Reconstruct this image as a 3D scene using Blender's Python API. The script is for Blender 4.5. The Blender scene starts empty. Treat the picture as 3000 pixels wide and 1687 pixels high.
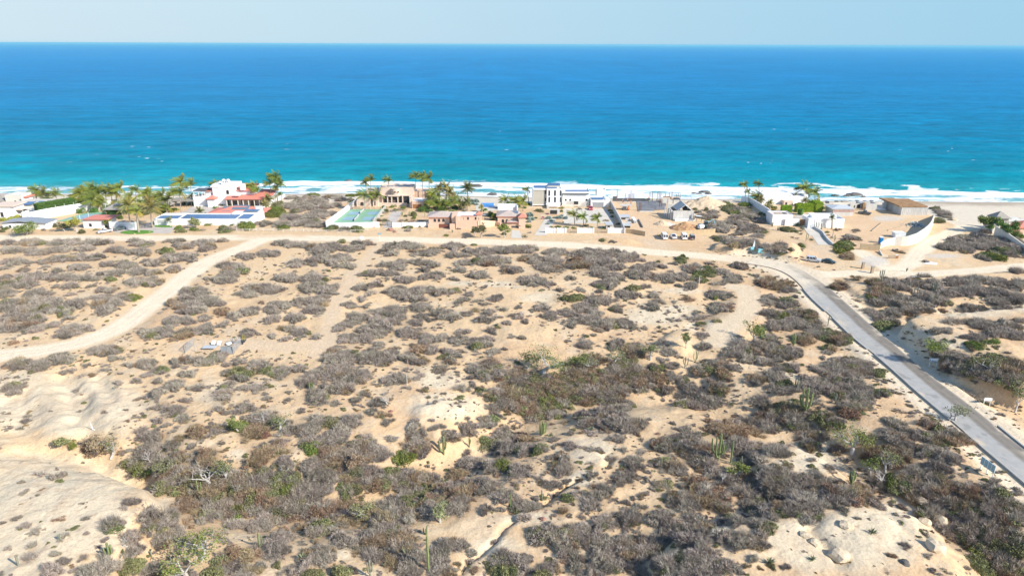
import bpy, bmesh, math, random
import numpy as np
from mathutils import Vector, Matrix
R = math.radians
scene = bpy.context.scene
COL = scene.collection

# ---------------------------------------------------------------- camera, light, sky, exposure
F = 2000.0                                   # focal length in pixels of the 3000 px wide photograph (24 mm lens)
PITCH = math.atan((843.5 - 130.0) / F)
CAMZ = 72.0
M3 = Matrix.Rotation(math.pi/2 - PITCH, 3, 'X') @ Matrix.Rotation(11/3000, 3, 'Z')
cam = bpy.data.objects.new('camera', bpy.data.cameras.new('camera'))
cam.data.sensor_width = 36; cam.data.lens = 24; cam.data.clip_start = 1; cam.data.clip_end = 200000
cam.matrix_world = Matrix.Translation((0, 0, CAMZ)) @ M3.to_4x4()
COL.objects.link(cam); scene.camera = cam
SUN_EL, SUN_AZ = 33.0, 121.0                 # azimuth clockwise from +Y
sv = Vector((math.sin(R(SUN_AZ))*math.cos(R(SUN_EL)), math.cos(R(SUN_AZ))*math.cos(R(SUN_EL)), math.sin(R(SUN_EL))))
sun = bpy.data.objects.new('sun', bpy.data.lights.new('sun', 'SUN'))
sun.data.energy = 4.5; sun.data.angle = R(0.5); sun.data.color = (1.0, 0.945, 0.845)
sun.rotation_euler = sv.to_track_quat('Z', 'Y').to_euler(); sun.location = (0, 0, 300)
COL.objects.link(sun)
world = bpy.data.worlds.new('World'); scene.world = world; world.use_nodes = True
nt = world.node_tree; nt.nodes.clear()
wo = nt.nodes.new('ShaderNodeOutputWorld'); bg = nt.nodes.new('ShaderNodeBackground'); sk = nt.nodes.new('ShaderNodeTexSky')
sk.sky_type = 'NISHITA'; sk.sun_disc = False; sk.sun_elevation = R(SUN_EL); sk.sun_rotation = R(SUN_AZ)
sk.altitude = 0; sk.air_density = 1.0; sk.dust_density = 0.35; sk.ozone_density = 4.0
bg.inputs[1].default_value = 0.145
# hazy pale blue air low over the sea, brighter towards the left
wc = nt.nodes.new('ShaderNodeTexCoord'); ws = nt.nodes.new('ShaderNodeSeparateXYZ'); nt.links.new(wc.outputs['Generated'], ws.inputs[0])
wm = nt.nodes.new('ShaderNodeMapRange'); wm.interpolation_type = 'SMOOTHSTEP'
for k_, v_ in (('From Min', .02), ('From Max', .42), ('To Min', .97), ('To Max', 0.0)): wm.inputs[k_].default_value = v_
nt.links.new(ws.outputs[2], wm.inputs['Value'])
wx = nt.nodes.new('ShaderNodeMapRange')
for k_, v_ in (('From Min', -.6), ('From Max', .6), ('To Min', 0.0), ('To Max', 1.0)): wx.inputs[k_].default_value = v_
nt.links.new(ws.outputs[0], wx.inputs['Value'])
wh = nt.nodes.new('ShaderNodeMix'); wh.data_type = 'RGBA'; nt.links.new(wx.outputs[0], wh.inputs[0])
wh.inputs[6].default_value = (2.88, 3.6, 4.05, 1); wh.inputs[7].default_value = (1.62, 2.92, 3.85, 1)
wmx = nt.nodes.new('ShaderNodeMix'); wmx.data_type = 'RGBA'
nt.links.new(wm.outputs[0], wmx.inputs[0]); nt.links.new(sk.outputs[0], wmx.inputs[6]); nt.links.new(wh.outputs[2], wmx.inputs[7])
nt.links.new(wmx.outputs[2], bg.inputs[0]); nt.links.new(bg.outputs[0], wo.inputs[0])
scene.view_settings.view_transform = 'Standard'; scene.view_settings.look = 'None'
scene.view_settings.exposure = 0.58; scene.view_settings.gamma = 1.0
scene.cycles.max_bounces = 6; scene.cycles.volume_bounces = 0; scene.cycles.transparent_max_bounces = 6

# ---------------------------------------------------------------- pixel <-> place
MM = np.array(M3)
def ray(px, py):
    px = np.asarray(px, float); py = np.asarray(py, float)
    d = np.stack([(px-1500)/F, -(py-843.5)/F, -np.ones_like(px)], -1)
    return d @ MM.T
def W(px, py, z=0.0):
    d = ray(px, py); t = (z-CAMZ)/np.minimum(d[..., 2], -1e-4)
    return d[..., 0]*t, d[..., 1]*t
def proj(x, y, z):
    q = np.stack([x, y, z-CAMZ], -1) @ MM
    dep = np.maximum(-q[..., 2], 1e-3)
    return 1500+F*q[..., 0]/dep, 843.5-F*q[..., 1]/dep, -q[..., 2]
def hashn(ix, iy, seed):
    h = (ix.astype(np.int64)*374761393 + iy.astype(np.int64)*668265263 + seed*974634777) & 0xffffffff
    h = ((h ^ (h >> 13))*1274126177) & 0xffffffff
    h = h ^ (h >> 16)
    return (h & 0xffffff)/float(0xffffff)
def vn(x, y, seed=0):
    ix = np.floor(x); iy = np.floor(y); fx = x-ix; fy = y-iy
    fx = fx*fx*(3-2*fx); fy = fy*fy*(3-2*fy)
    a = hashn(ix, iy, seed); b = hashn(ix+1, iy, seed); c = hashn(ix, iy+1, seed); d = hashn(ix+1, iy+1, seed)
    return (a*(1-fx)+b*fx)*(1-fy) + (c*(1-fx)+d*fx)*fy
def fbm(x, y, seed=0, o=4):
    s = 0.0; a = 0.5; n = 0
    for k in range(o):
        s = s + a*vn(x, y, seed+k*7); n += a; a *= .5; x = x*2.03+11.3; y = y*2.03-7.7
    return s/n
def sm(a, b, v):
    t = np.clip((v-a)/(b-a), 0, 1); return t*t*(3-2*t)
def seg_dist(x, y, pts):
    best = np.full(np.shape(x), 1e9)
    for (ax, ay), (bx, by) in zip(pts[:-1], pts[1:]):
        dx, dy = bx-ax, by-ay; L = dx*dx+dy*dy+1e-9
        t = np.clip(((x-ax)*dx+(y-ay)*dy)/L, 0, 1)
        best = np.minimum(best, np.hypot(x-ax-t*dx, y-ay-t*dy))
    return best
def poly_sd(x, y, pts):                       # positive inside
    d = seg_dist(x, y, pts+[pts[0]]); ins = np.zeros(np.shape(x), bool); n = len(pts)
    for i in range(n):
        (x1, y1), (x2, y2) = pts[i], pts[(i+1) % n]
        c = ((y1 > y) != (y2 > y)) & (x < (x2-x1)*(y-y1)/((y2-y1)+1e-12)+x1)
        ins ^= c
    return np.where(ins, d, -d)
def PW(pts, z=0.0):
    return [tuple(float(v) for v in W(a, b, z)) for a, b in pts]

# ---------------------------------------------------------------- the lie of the land
SEA = -6.0
SHORE = PW([(-400, 563), (0, 566), (600, 572), (1000, 566), (1300, 572), (1500, 578), (1850, 582), (2170, 583), (2400, 588), (2600, 588), (3000, 592), (3400, 598)], SEA)
BLUFF = PW([(-400, 606), (0, 604), (450, 590), (900, 588), (1250, 590), (1560, 592), (1800, 590), (2170, 592), (2450, 600), (2650, 604), (2730, 625), (2790, 668), (2900, 676), (3100, 680), (3400, 690)])
SX = np.array([p[0] for p in SHORE]); SY = np.array([p[1] for p in SHORE])
BX = np.array([p[0] for p in BLUFF]); BY = np.array([p[1] for p in BLUFF])
def shoreY(x): return np.interp(x, SX, SY) + 2.5*(vn(x/14, x*0+3, 5)-.5) + 1.2*(vn(x/4, x*0, 6)-.5)
MOUNDS = [  # apparent outline of the raised top, height, width of its edge slope
 ([(-500, 1330), (0, 1318), (120, 1320), (210, 1332), (330, 1362), (400, 1385), (452, 1420), (450, 1450), (410, 1500), (360, 1560), (330, 1640), (330, 1800), (-600, 1900)], 6.0, 4.2),
 ([(2030, 1590), (2130, 1535), (2250, 1500), (2380, 1460), (2480, 1412), (2560, 1420), (2660, 1452), (2750, 1505), (2830, 1575), (2890, 1670), (2960, 1800), (2600, 2000), (2000, 1900), (1960, 1700)], 3.2, 7.0),
 ([(2235, 1325), (2290, 1292), (2350, 1290), (2410, 1318), (2470, 1345), (2492, 1378), (2440, 1398), (2330, 1405), (2240, 1385)], 2.6, 5.0),
 ([(2600, 972), (2640, 964), (2700, 985), (2735, 1015), (2800, 1045), (2900, 1075), (3000, 1100), (3300, 1120), (3300, 900), (2950, 890), (2700, 905), (2615, 945)], 5.0, 2.2),
 ([(1655, 693), (1780, 691), (1890, 693), (1900, 704), (1872, 712), (1790, 712), (1700, 706)], 1.6, 1.6),
 ([(2095, 712), (2140, 722), (2250, 733), (2345, 745), (2400, 738), (2370, 712), (2300, 700), (2200, 690), (2120, 694)], 2.4, 2.0),
 ([(1240, 1180), (1290, 1165), (1370, 1165), (1420, 1180), (1400, 1225), (1300, 1240), (1230, 1215)], 1.4, 4.0),
 ([(1980, 950), (2050, 938), (2040, 975), (2000, 1000), (1930, 985)], 1.5, 3.0),
 ([(2480, 820), (2560, 790), (2800, 780), (3200, 790), (3200, 880), (2900, 880), (2650, 880), (2540, 860)], 1.5, 5.0),
]
MOUNDS = [(PW(p, h), h, e) for p, h, e in MOUNDS]
GULLIES = [  # pixel course, depth, half width in metres
 ([(380, 1345), (500, 1400), (640, 1430), (800, 1450), (960, 1440), (1120, 1400), (1300, 1320), (1450, 1230), (1620, 1150), (1800, 1120), (2000, 1110), (2150, 1170), (2330, 1240), (2500, 1320), (2650, 1420), (2800, 1500), (2940, 1620), (3100, 1800)], 4.4, 10.0),
 ([(150, 1300), (290, 1320), (400, 1350)], 2.5, 5.0),
 ([(185, 1085), (212, 1130), (228, 1170), (245, 1220), (290, 1300)], 1.7, 3.2),
 ([(290, 1095), (312, 1140), (330, 1165)], 0.8, 1.6),
 ([(60, 1140), (70, 1200), (90, 1290)], 1.3, 4.0),
 ([(400, 1120), (420, 1200), (440, 1290)], 1.0, 4.0),
 ([(1345, 1655), (1375, 1620), (1440, 1570), (1480, 1525), (1510, 1500)], 0.8, 0.6),
 ([(1590, 1455), (1630, 1425), (1665, 1405), (1690, 1395)], 0.8, 0.6),
 ([(1770, 1360), (1790, 1335), (1780, 1325)], 0.9, 0.7),
 ([(1500, 1480), (1550, 1465), (1590, 1452)], 0.6, 1.2),
 ([(1340, 1210), (1352, 1240), (1365, 1262)], 0.5, 0.5),
 ([(2700, 1050), (2800, 1110), (2950, 1150), (3100, 1190)], 2.0, 9.0),
 ([(2380, 1550), (2370, 1600), (2450, 1687)], 0.8, 1.2),
 ([(2540, 1510), (2620, 1560), (2680, 1610)], 0.6, 1.3),
]
GULLIES = [(PW(p), d, w) for p, d, w in GULLIES]
SPOIL = [] and [(2068, 604, 5.2, 13.0), (2004, 672, 2.6, 6.5), (1935, 662, 1.7, 4.0), (2030, 672, 1.6, 5.0)]
SPOIL = [tuple(float(v) for v in W(a, b))+(h, r) for a, b, h, r in SPOIL]
FLATS = PW([(1700, 696), (1900, 690), (2100, 722), (2100, 600), (1700, 600)])
def H(x, y):
    x = np.asarray(x, float); y = np.asarray(y, float)
    near = 1-sm(190, 235, y)
    wild = np.maximum(near, sm(195, 235, x)*(1-sm(240, 262, y)))
    z = (fbm(x/38, y/38, 1, 3)-.5)*2.8*near
    z += (fbm(x/9, y/9, 2, 4)-.5)*(0.25+.55*wild)
    rid = 1-np.abs(2*fbm(x/7+3, y/11, 9, 3)-1)
    z -= (rid-.6)*0.3*wild + (fbm(x/2.2, y/2.2, 12, 3)-.5)*.35*wild
    for pts, h, e in MOUNDS:
        bx = [p[0] for p in pts]; by = [p[1] for p in pts]
        m = (x > min(bx)-e-2) & (x < max(bx)+e+2) & (y > min(by)-e-2) & (y < max(by)+e+2)
        if np.any(m):
            xs, ys = x[m] if x.ndim else x, y[m] if y.ndim else y
            d = poly_sd(xs, ys, pts) + (fbm(xs/3.5, ys/3.5, 21, 3)-.5)*e*.55
            add = h*sm(-e*.75, e*.25, d)*(1-.16*sm(e, -e*.2, d)*vn(xs/1.1, ys/1.1, 33))
            if x.ndim: z[m] += add
            else: z = z+add
    for pts, dpt, w in GULLIES:
        bx = [p[0] for p in pts]; by = [p[1] for p in pts]; q = w*2.6
        m = (x > min(bx)-q) & (x < max(bx)+q) & (y > min(by)-q) & (y < max(by)+q)
        if np.any(m):
            xs, ys = x[m] if x.ndim else x, y[m] if y.ndim else y
            d = seg_dist(xs+(vn(xs/2.5, ys/2.5, 41)-.5)*min(2.5, w*1.5), ys, pts)
            sub = dpt*np.exp(-(d/w)**2*1.3)
            if x.ndim: z[m] -= sub
            else: z = z-sub
    for cx, cy, h, r in SPOIL:
        d = np.hypot(x-cx, (y-cy)*1.15)
        z = z + np.clip(h*(1-d/r), 0, h)*(.9+.2*vn(x, y, 3))
    # smooth graded roads
    for pts, w in ROADS_W:
        d = seg_dist(x, y, pts); k = 1-sm(w, w*1.9+1.5, d)
        z = z*(1-k*.93)
    ys_, yb = np.interp(x, SX, SY), np.interp(x, BX, BY)
    t = np.clip((y-yb)/np.maximum(ys_-yb, 5), 0, 3)
    z = z*(1-sm(.0, .5, t)) - 6.0*np.where(t < 1, sm(-.25, 1.1, t)*1.02, 1+(t-1)*1.2)
    return z
ROADS = [   # centre line in pixels, half width in metres, colour key
 ([(-300, 692), (0, 693), (300, 694), (600, 693), (760, 692), (1000, 696), (1200, 699), (1400, 704), (1600, 711), (1750, 720), (1900, 733), (2050, 745), (2200, 760), (2330, 783), (2400, 800)], 4.2, 'w'),
 ([(-300, 1055), (0, 1034), (116, 1023), (213, 1003), (310, 972), (369, 941), (427, 898), (485, 856), (543, 805), (602, 766), (660, 739), (718, 720), (760, 700)], 4.2, 'w'),
 ([(2400, 800), (2500, 795), (2600, 800), (2700, 800), (2820, 792), (2900, 786), (3000, 775), (3200, 765)], 3.2, 'w'),
 ([(2600, 800), (2665, 770), (2690, 735), (2740, 700), (2800, 672), (2860, 650)], 3.4, 'w'),
 ([(2620, 795), (2580, 765), (2540, 745), (2530, 735)], 3.5, 'w'),
 ([(1120, 708), (1070, 760), (1010, 840), (975, 900), (960, 985), (930, 1030)], 2.2, 's'),
 ([(2150, 835), (2184, 840), (2200, 871), (2190, 905), (2150, 938), (2112, 972), (2100, 998)], 3.6, 'p'),
 ([(540, 1010), (700, 1000), (850, 1010), (960, 1000)], 3.5, 's'),
 ([(1930, 715), (1905, 690), (1900, 660), (1880, 640)], 5.5, 's'),
 ([(2390, 760), (2400, 735), (2405, 715)], 4.5, 's'),
]
ASPH_L = [(2185, 768), (2250, 776), (2300, 792), (2341, 824), (2374, 865), (2405, 893), (2436, 920), (2479, 964), (2526, 1004), (2584, 1048), (2635, 1091), (2666, 1122), (2784, 1221), (2852, 1280), (2926, 1342), (3000, 1404), (3150, 1530), (3400, 1740)]
ASPH_R = [(2215, 750), (2290, 761), (2352, 786), (2386, 809), (2430, 837), (2470, 874), (2520, 918), (2570, 962), (2620, 1003), (2668, 1044), (2712, 1082), (2750, 1113), (2790, 1140), (2852, 1187), (2945, 1264), (3000, 1308), (3150, 1425), (3400, 1620)]
AL, AR = PW(ASPH_L), PW(ASPH_R)
def resamp(p, n):
    p = np.array(p); s = np.r_[0, np.cumsum(np.hypot(*np.diff(p, axis=0).T))]; t = np.linspace(0, s[-1], n)
    return np.c_[np.interp(t, s, p[:, 0]), np.interp(t, s, p[:, 1])]
AL2, AR2 = resamp(AL, 60), resamp(AR, 60)
def sm3(a):
    b = a.copy(); b[1:-1] = (a[:-2]+2*a[1:-1]+a[2:])/4; return b
for _ in range(4): AL2, AR2 = sm3(AL2), sm3(AR2)
AC = [tuple(v) for v in ((AL2+AR2)/2)[::3]]
ROADS_W = [(PW(p), w) for p, w, c in ROADS] + [(AC, 5.0)]
def ground(px, py):                           # where the pixel's line of sight meets the land
    px = np.asarray(px, float); py = np.asarray(py, float); one = px.ndim == 0
    px = np.atleast_1d(px); py = np.atleast_1d(py)
    z = np.zeros(px.shape)
    for k in range(9):
        x, y = W(px, py, z); z = z*.4+.6*H(x, y)
    z = H(x, y)
    if one: return float(x[0]), float(y[0]), float(z[0])
    return x, y, z
def rayY(px, py, Y):
    d = ray(float(px), float(py)); t = Y/d[1]
    return float(d[0]*t), float(CAMZ+d[2]*t)
def mpp(px, py):                              # metres per photo pixel there
    x, y, z = ground(px, py); return float(proj(np.array(x), np.array(y), np.array(z))[2])/F

# ---------------------------------------------------------------- materials
def mat(name, col, rough=.8, spec=.3, nscale=2.0, namt=.12, bump=0.0, bscale=8.0, metal=0.0, attr=None, coords='Object', emit=None, streak=None, trans=0.0):
    m = bpy.data.materials.new(name); m.use_nodes = True; t = m.node_tree; L = t.links.new
    b = t.nodes['Principled BSDF']; b.inputs['Roughness'].default_value = rough
    b.inputs['Specular IOR Level'].default_value = spec; b.inputs['Metallic'].default_value = metal
    tc = t.nodes.new('ShaderNodeTexCoord'); n = t.nodes.new('ShaderNodeTexNoise')
    n.inputs['Scale'].default_value = nscale; n.inputs['Detail'].default_value = 5
    if streak:
        mp = t.nodes.new('ShaderNodeMapping'); mp.inputs['Scale'].default_value = streak
        L(tc.outputs[coords], mp.inputs[0]); L(mp.outputs[0], n.inputs['Vector'])
    else: L(tc.outputs[coords], n.inputs['Vector'])
    mr = t.nodes.new('ShaderNodeMapRange'); mr.inputs['From Min'].default_value = .3; mr.inputs['From Max'].default_value = .7
    mr.inputs['To Min'].default_value = 1-namt; mr.inputs['To Max'].default_value = 1+namt
    L(n.outputs['Fac'], mr.inputs['Value'])
    mx = t.nodes.new('ShaderNodeMix'); mx.data_type = 'RGBA'; mx.blend_type = 'MULTIPLY'; mx.inputs[0].default_value = 1
    if attr:
        a = t.nodes.new('ShaderNodeAttribute'); a.attribute_name = attr; L(a.outputs['Color'], mx.inputs[6])
    else: mx.inputs[6].default_value = (*col, 1)
    cb = t.nodes.new('ShaderNodeCombineColor')
    for k in range(3): L(mr.outputs[0], cb.inputs[k])
    L(cb.outputs[0], mx.inputs[7]); L(mx.outputs[2], b.inputs['Base Color'])
    if bump:
        n2 = t.nodes.new('ShaderNodeTexNoise'); n2.inputs['Scale'].default_value = bscale; n2.inputs['Detail'].default_value = 6
        L(tc.outputs[coords], n2.inputs['Vector'])
        bp = t.nodes.new('ShaderNodeBump'); bp.inputs['Strength'].default_value = 1; bp.inputs['Distance'].default_value = bump
        L(n2.outputs['Fac'], bp.inputs['Height']); L(bp.outputs[0], b.inputs['Normal'])
    return m
def rnd_mat(name, col, var=.25, hue=.04, rough=.85, attr='shade'):   # per-leaf shade attribute times a per-object shift
    m = bpy.data.materials.new(name); m.use_nodes = True; t = m.node_tree; L = t.links.new
    b = t.nodes['Principled BSDF']; b.inputs['Roughness'].default_value = rough; b.inputs['Specular IOR Level'].default_value = .15
    oi = t.nodes.new('ShaderNodeObjectInfo'); at = t.nodes.new('ShaderNodeAttribute'); at.attribute_name = attr
    hs = t.nodes.new('ShaderNodeHueSaturation'); hs.inputs['Color'].default_value = (*col, 1)
    m1 = t.nodes.new('ShaderNodeMapRange'); m1.inputs['To Min'].default_value = .5-hue; m1.inputs['To Max'].default_value = .5+hue
    L(oi.outputs['Random'], m1.inputs['Value']); L(m1.outputs[0], hs.inputs['Hue'])
    mul = t.nodes.new('ShaderNodeMath'); mul.operation = 'MULTIPLY'; mul.inputs[1].default_value = 7.13
    fr = t.nodes.new('ShaderNodeMath'); fr.operation = 'FRACT'; L(oi.outputs['Random'], mul.inputs[0]); L(mul.outputs[0], fr.inputs[0])
    m2 = t.nodes.new('ShaderNodeMapRange'); m2.inputs['To Min'].default_value = 1-var; m2.inputs['To Max'].default_value = 1+var
    L(fr.outputs[0], m2.inputs['Value']); L(m2.outputs[0], hs.inputs['Value'])
    mx = t.nodes.new('ShaderNodeMix'); mx.data_type = 'RGBA'; mx.blend_type = 'MULTIPLY'; mx.inputs[0].default_value = 1
    L(hs.outputs[0], mx.inputs[6]); L(at.outputs['Color'], mx.inputs[7]); L(mx.outputs[2], b.inputs['Base Color'])
    return m
MT = {
 'white': mat('white_stucco', (.80, .79, .77), nscale=.7, namt=.05, streak=(1, 1, .25)),
 'cream': mat('cream_wall', (.68, .64, .56), nscale=.8, namt=.08),
 'peach': mat('peach_stucco', (.70, .49, .355), nscale=.7, namt=.06),
 'peachlt': mat('pale_peach_stucco', (.70, .555, .44), nscale=.7, namt=.06),
 'peachroof': mat('peach_roof_coat', (.70, .60, .52), nscale=.5, namt=.10),
 'conc': mat('concrete', (.56, .54, .50), nscale=.6, namt=.12, streak=(1.5, 1.5, .4)),
 'concd': mat('dark_concrete', (.40, .385, .355), nscale=.5, namt=.10),
 'taupe': mat('taupe_render', (.50, .46, .38), nscale=.5, namt=.06),
 'tile': mat('terracotta_tile', (.66, .235, .17), nscale=2.5, namt=.18, streak=(3, .6, .6)),
 'tilepale': mat('weathered_tile', (.50, .41, .35), nscale=1.5, namt=.16, streak=(3, .6, .6)),
 'coral': mat('coral_tile_edge', (.60, .25, .17), nscale=2, namt=.15),
 'glass': mat('dark_window_glass', (.035, .04, .05), rough=.15, spec=.6, namt=.05),
 'dark': mat('dark_interior', (.05, .045, .04), rough=.9, spec=.1),
 'solar': mat('solar_cell_blue', (.08, .16, .30), rough=.25, spec=.6, nscale=1.5, namt=.12),
 'solarg': mat('solar_cell_grey', (.16, .20, .24), rough=.35, spec=.5, nscale=1.5, namt=.10),
 'metal': mat('grey_metal', (.42, .43, .44), rough=.45, metal=.4, namt=.08),
 'metald': mat('dark_metal', (.10, .10, .105), rough=.5, namt=.1),
 'galv': mat('corrugated_sheet', (.50, .52, .53), rough=.5, nscale=1, namt=.12, streak=(8, 8, .5)),
 'wood': mat('brown_wood', (.33, .155, .06), nscale=2, namt=.2, streak=(6, 6, .6)),
 'wooddk': mat('maroon_wood', (.22, .085, .055), nscale=2, namt=.15, streak=(6, 6, .6)),
 'woodgr': mat('weathered_wood', (.40, .31, .22), nscale=3, namt=.25),
 'formwork': mat('plywood_formwork', (.34, .19, .085), nscale=.5, namt=.45, streak=(1, 3, 1)),
 'thatch': mat('palm_thatch', (.33, .30, .26), nscale=3, namt=.3, bump=.08, bscale=5, streak=(3, 3, 1)),
 'tarp': mat('tan_mesh_tarp', (.50, .38, .235), rough=.9, nscale=1.2, namt=.12, streak=(1, 1, .4)),
 'blue': mat('blue_plastic', (.015, .22, .52), rough=.4, namt=.06),
 'cyan': mat('pale_blue_plastic', (.28, .66, .74), rough=.5, namt=.06),
 'pool': mat('pool_water', (.02, .26, .72), rough=.15, spec=.5, nscale=.5, namt=.15),
 'red': mat('red_paint', (.50, .05, .06), rough=.3, spec=.5, namt=.04),
 'tyre': mat('black_rubber', (.025, .025, .025), rough=.8, namt=.1),
 'chrome': mat('wheel_rim', (.55, .55, .56), rough=.35, metal=.7, namt=.03),
 'silver': mat('silver_paint', (.60, .62, .64), rough=.3, spec=.6, metal=.2, namt=.03),
 'paintw': mat('white_car_paint', (.82, .82, .80), rough=.3, spec=.5, namt=.03),
 'paintg': mat('slate_car_paint', (.10, .125, .13), rough=.3, spec=.5, namt=.04),
 'paintd': mat('dark_teal_car_paint', (.018, .05, .06), rough=.25, spec=.6, namt=.04),
 'navy': mat('navy_car_paint', (.02, .04, .065), rough=.3, spec=.6, namt=.04),
 'greytop': mat('grey_canvas_top', (.33, .35, .35), rough=.8, namt=.05),
 'lamp': mat('lamp_glass', (.75, .74, .70), rough=.2, namt=.02),
 'tail': mat('red_tail_lamp', (.45, .03, .02), rough=.3, namt=.02),
 'skin': mat('skin', (.38, .22, .15), rough=.6, namt=.03),
 'hivis': mat('lime_vest', (.62, .78, .06), rough=.8, namt=.05),
 'orangec': mat('orange_shirt', (.80, .25, .07), rough=.8, namt=.05),
 'denim': mat('dark_blue_clothing', (.05, .08, .16), rough=.9, namt=.1),
 'helmet': mat('helmet_white', (.80, .78, .70), rough=.4, namt=.02),
 'rust': mat('rusty_steel', (.20, .10, .065), rough=.9, nscale=8, namt=.3),
 'court': mat('green_court', (.24, .42, .27), nscale=.3, namt=.06, rough=.9),
 'courtb': mat('blue_court', (.26, .40, .46), nscale=.3, namt=.06, rough=.9),
 'pave': mat('driveway_paving', (.52, .46, .40), nscale=.4, namt=.12),
 'pavel': mat('pale_concrete_drive', (.62, .56, .47), nscale=.4, namt=.07),
 'slab': mat('wet_concrete_slab', (.21, .20, .20), nscale=.25, namt=.22, rough=.6),
 'lawn': mat('lawn_grass', (.12, .26, .035), nscale=2, namt=.35, bump=.05),
 'trunk': mat('palm_trunk', (.36, .30, .23), nscale=6, namt=.25),
 'bark': mat('pale_bark', (.47, .44, .40), nscale=5, namt=.25),
 'stone': mat('boulder', (.60, .48, .33), nscale=1.2, namt=.22, bump=.12, bscale=3),
 'stoned': mat('dark_rock', (.13, .115, .10), nscale=1.5, namt=.3, bump=.1, bscale=4),
 'redst': mat('red_boulder', (.34, .17, .12), nscale=1.5, namt=.3, bump=.1, bscale=4),
 'cactus': mat('cactus_skin', (.20, .235, .095), nscale=3, namt=.25, rough=.7),
 'cactusg': mat('grey_cactus_skin', (.22, .22, .16), nscale=3, namt=.25, rough=.7),
 'signw': mat('sign_white', (.80, .82, .82), rough=.5, namt=.03),
 'signb': mat('sign_blue', (.07, .20, .42), rough=.5, namt=.05),
 'signg': mat('sign_back_blue_grey', (.28, .44, .50), rough=.5, nscale=1, namt=.06),
 'mesh': mat('chain_link', (.40, .40, .40), rough=.6, namt=.1),
 'hedge': None,
}
def rnd2(name, col, **k): MT[name] = rnd_mat(name, col, **k)
rnd2('twig', (.375, .32, .262), var=.30, hue=.02)
rnd2('twigb', (.36, .265, .17), var=.25, hue=.02)
rnd2('olive', (.235, .235, .105), var=.25, hue=.025)
rnd2('green', (.18, .205, .05), var=.25, hue=.03)
rnd2('leafb', (.125, .205, .045), var=.15, hue=.02)
rnd2('yellow', (.36, .33, .07), var=.2, hue=.03)
rnd2('silverleaf', (.30, .37, .33), var=.15, hue=.02)
rnd2('agave', (.17, .19, .11), var=.2, hue=.02)
rnd2('rusty', (.30, .19, .12), var=.2, hue=.02)
rnd2('palm', (.17, .205, .045), var=.2, hue=.025)
rnd2('palmd', (.12, .145, .05), var=.2, hue=.02)
rnd2('treeleaf', (.21, .245, .065), var=.12, hue=.015)
rnd2('treeleaf2', (.19, .205, .085), var=.12, hue=.015)
rnd2('hedge', (.26, .38, .03), var=.1, hue=.015)
rnd2('bouga', (.45, .05, .20), var=.15, hue=.02)

# ---------------------------------------------------------------- mesh helpers
def obj(name, verts, faces, m, parent=None, smooth=False, loc=(0, 0, 0), col=None, mats=None, fm=None):
    me = bpy.data.meshes.new(name); me.from_pydata([tuple(v) for v in verts], [], [tuple(f) for f in faces]); me.update()
    for mm in (mats or [m]): me.materials.append(MT[mm] if isinstance(mm, str) else mm)
    if fm is not None: me.polygons.foreach_set('material_index', fm)
    if smooth: me.polygons.foreach_set('use_smooth', [True]*len(me.polygons))
    if col is not None:
        a = me.color_attributes.new('shade', 'FLOAT_COLOR', 'POINT')
        c = np.ones((len(me.vertices), 4)); col = np.asarray(col, float)
        c[:, :3] = col[:, None] if col.ndim == 1 else col
        a.data.foreach_set('color', c.ravel())
    o = bpy.data.objects.new(name, me); o.location = loc; COL.objects.link(o)
    if parent is not None: o.parent = parent
    return o
def tag(o, label=None, cat=None, group=None, kind=None):
    if label: o['label'] = label
    if cat: o['category'] = cat
    if group: o['group'] = group
    if kind: o['kind'] = kind
    return o
def empty(name, loc, label, cat, group=None, rz=0.0):
    o = bpy.data.objects.new(name, None); o.location = loc; o.rotation_euler = (0, 0, rz); o.empty_display_size = .5
    COL.objects.link(o); return tag(o, label, cat, group)
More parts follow.
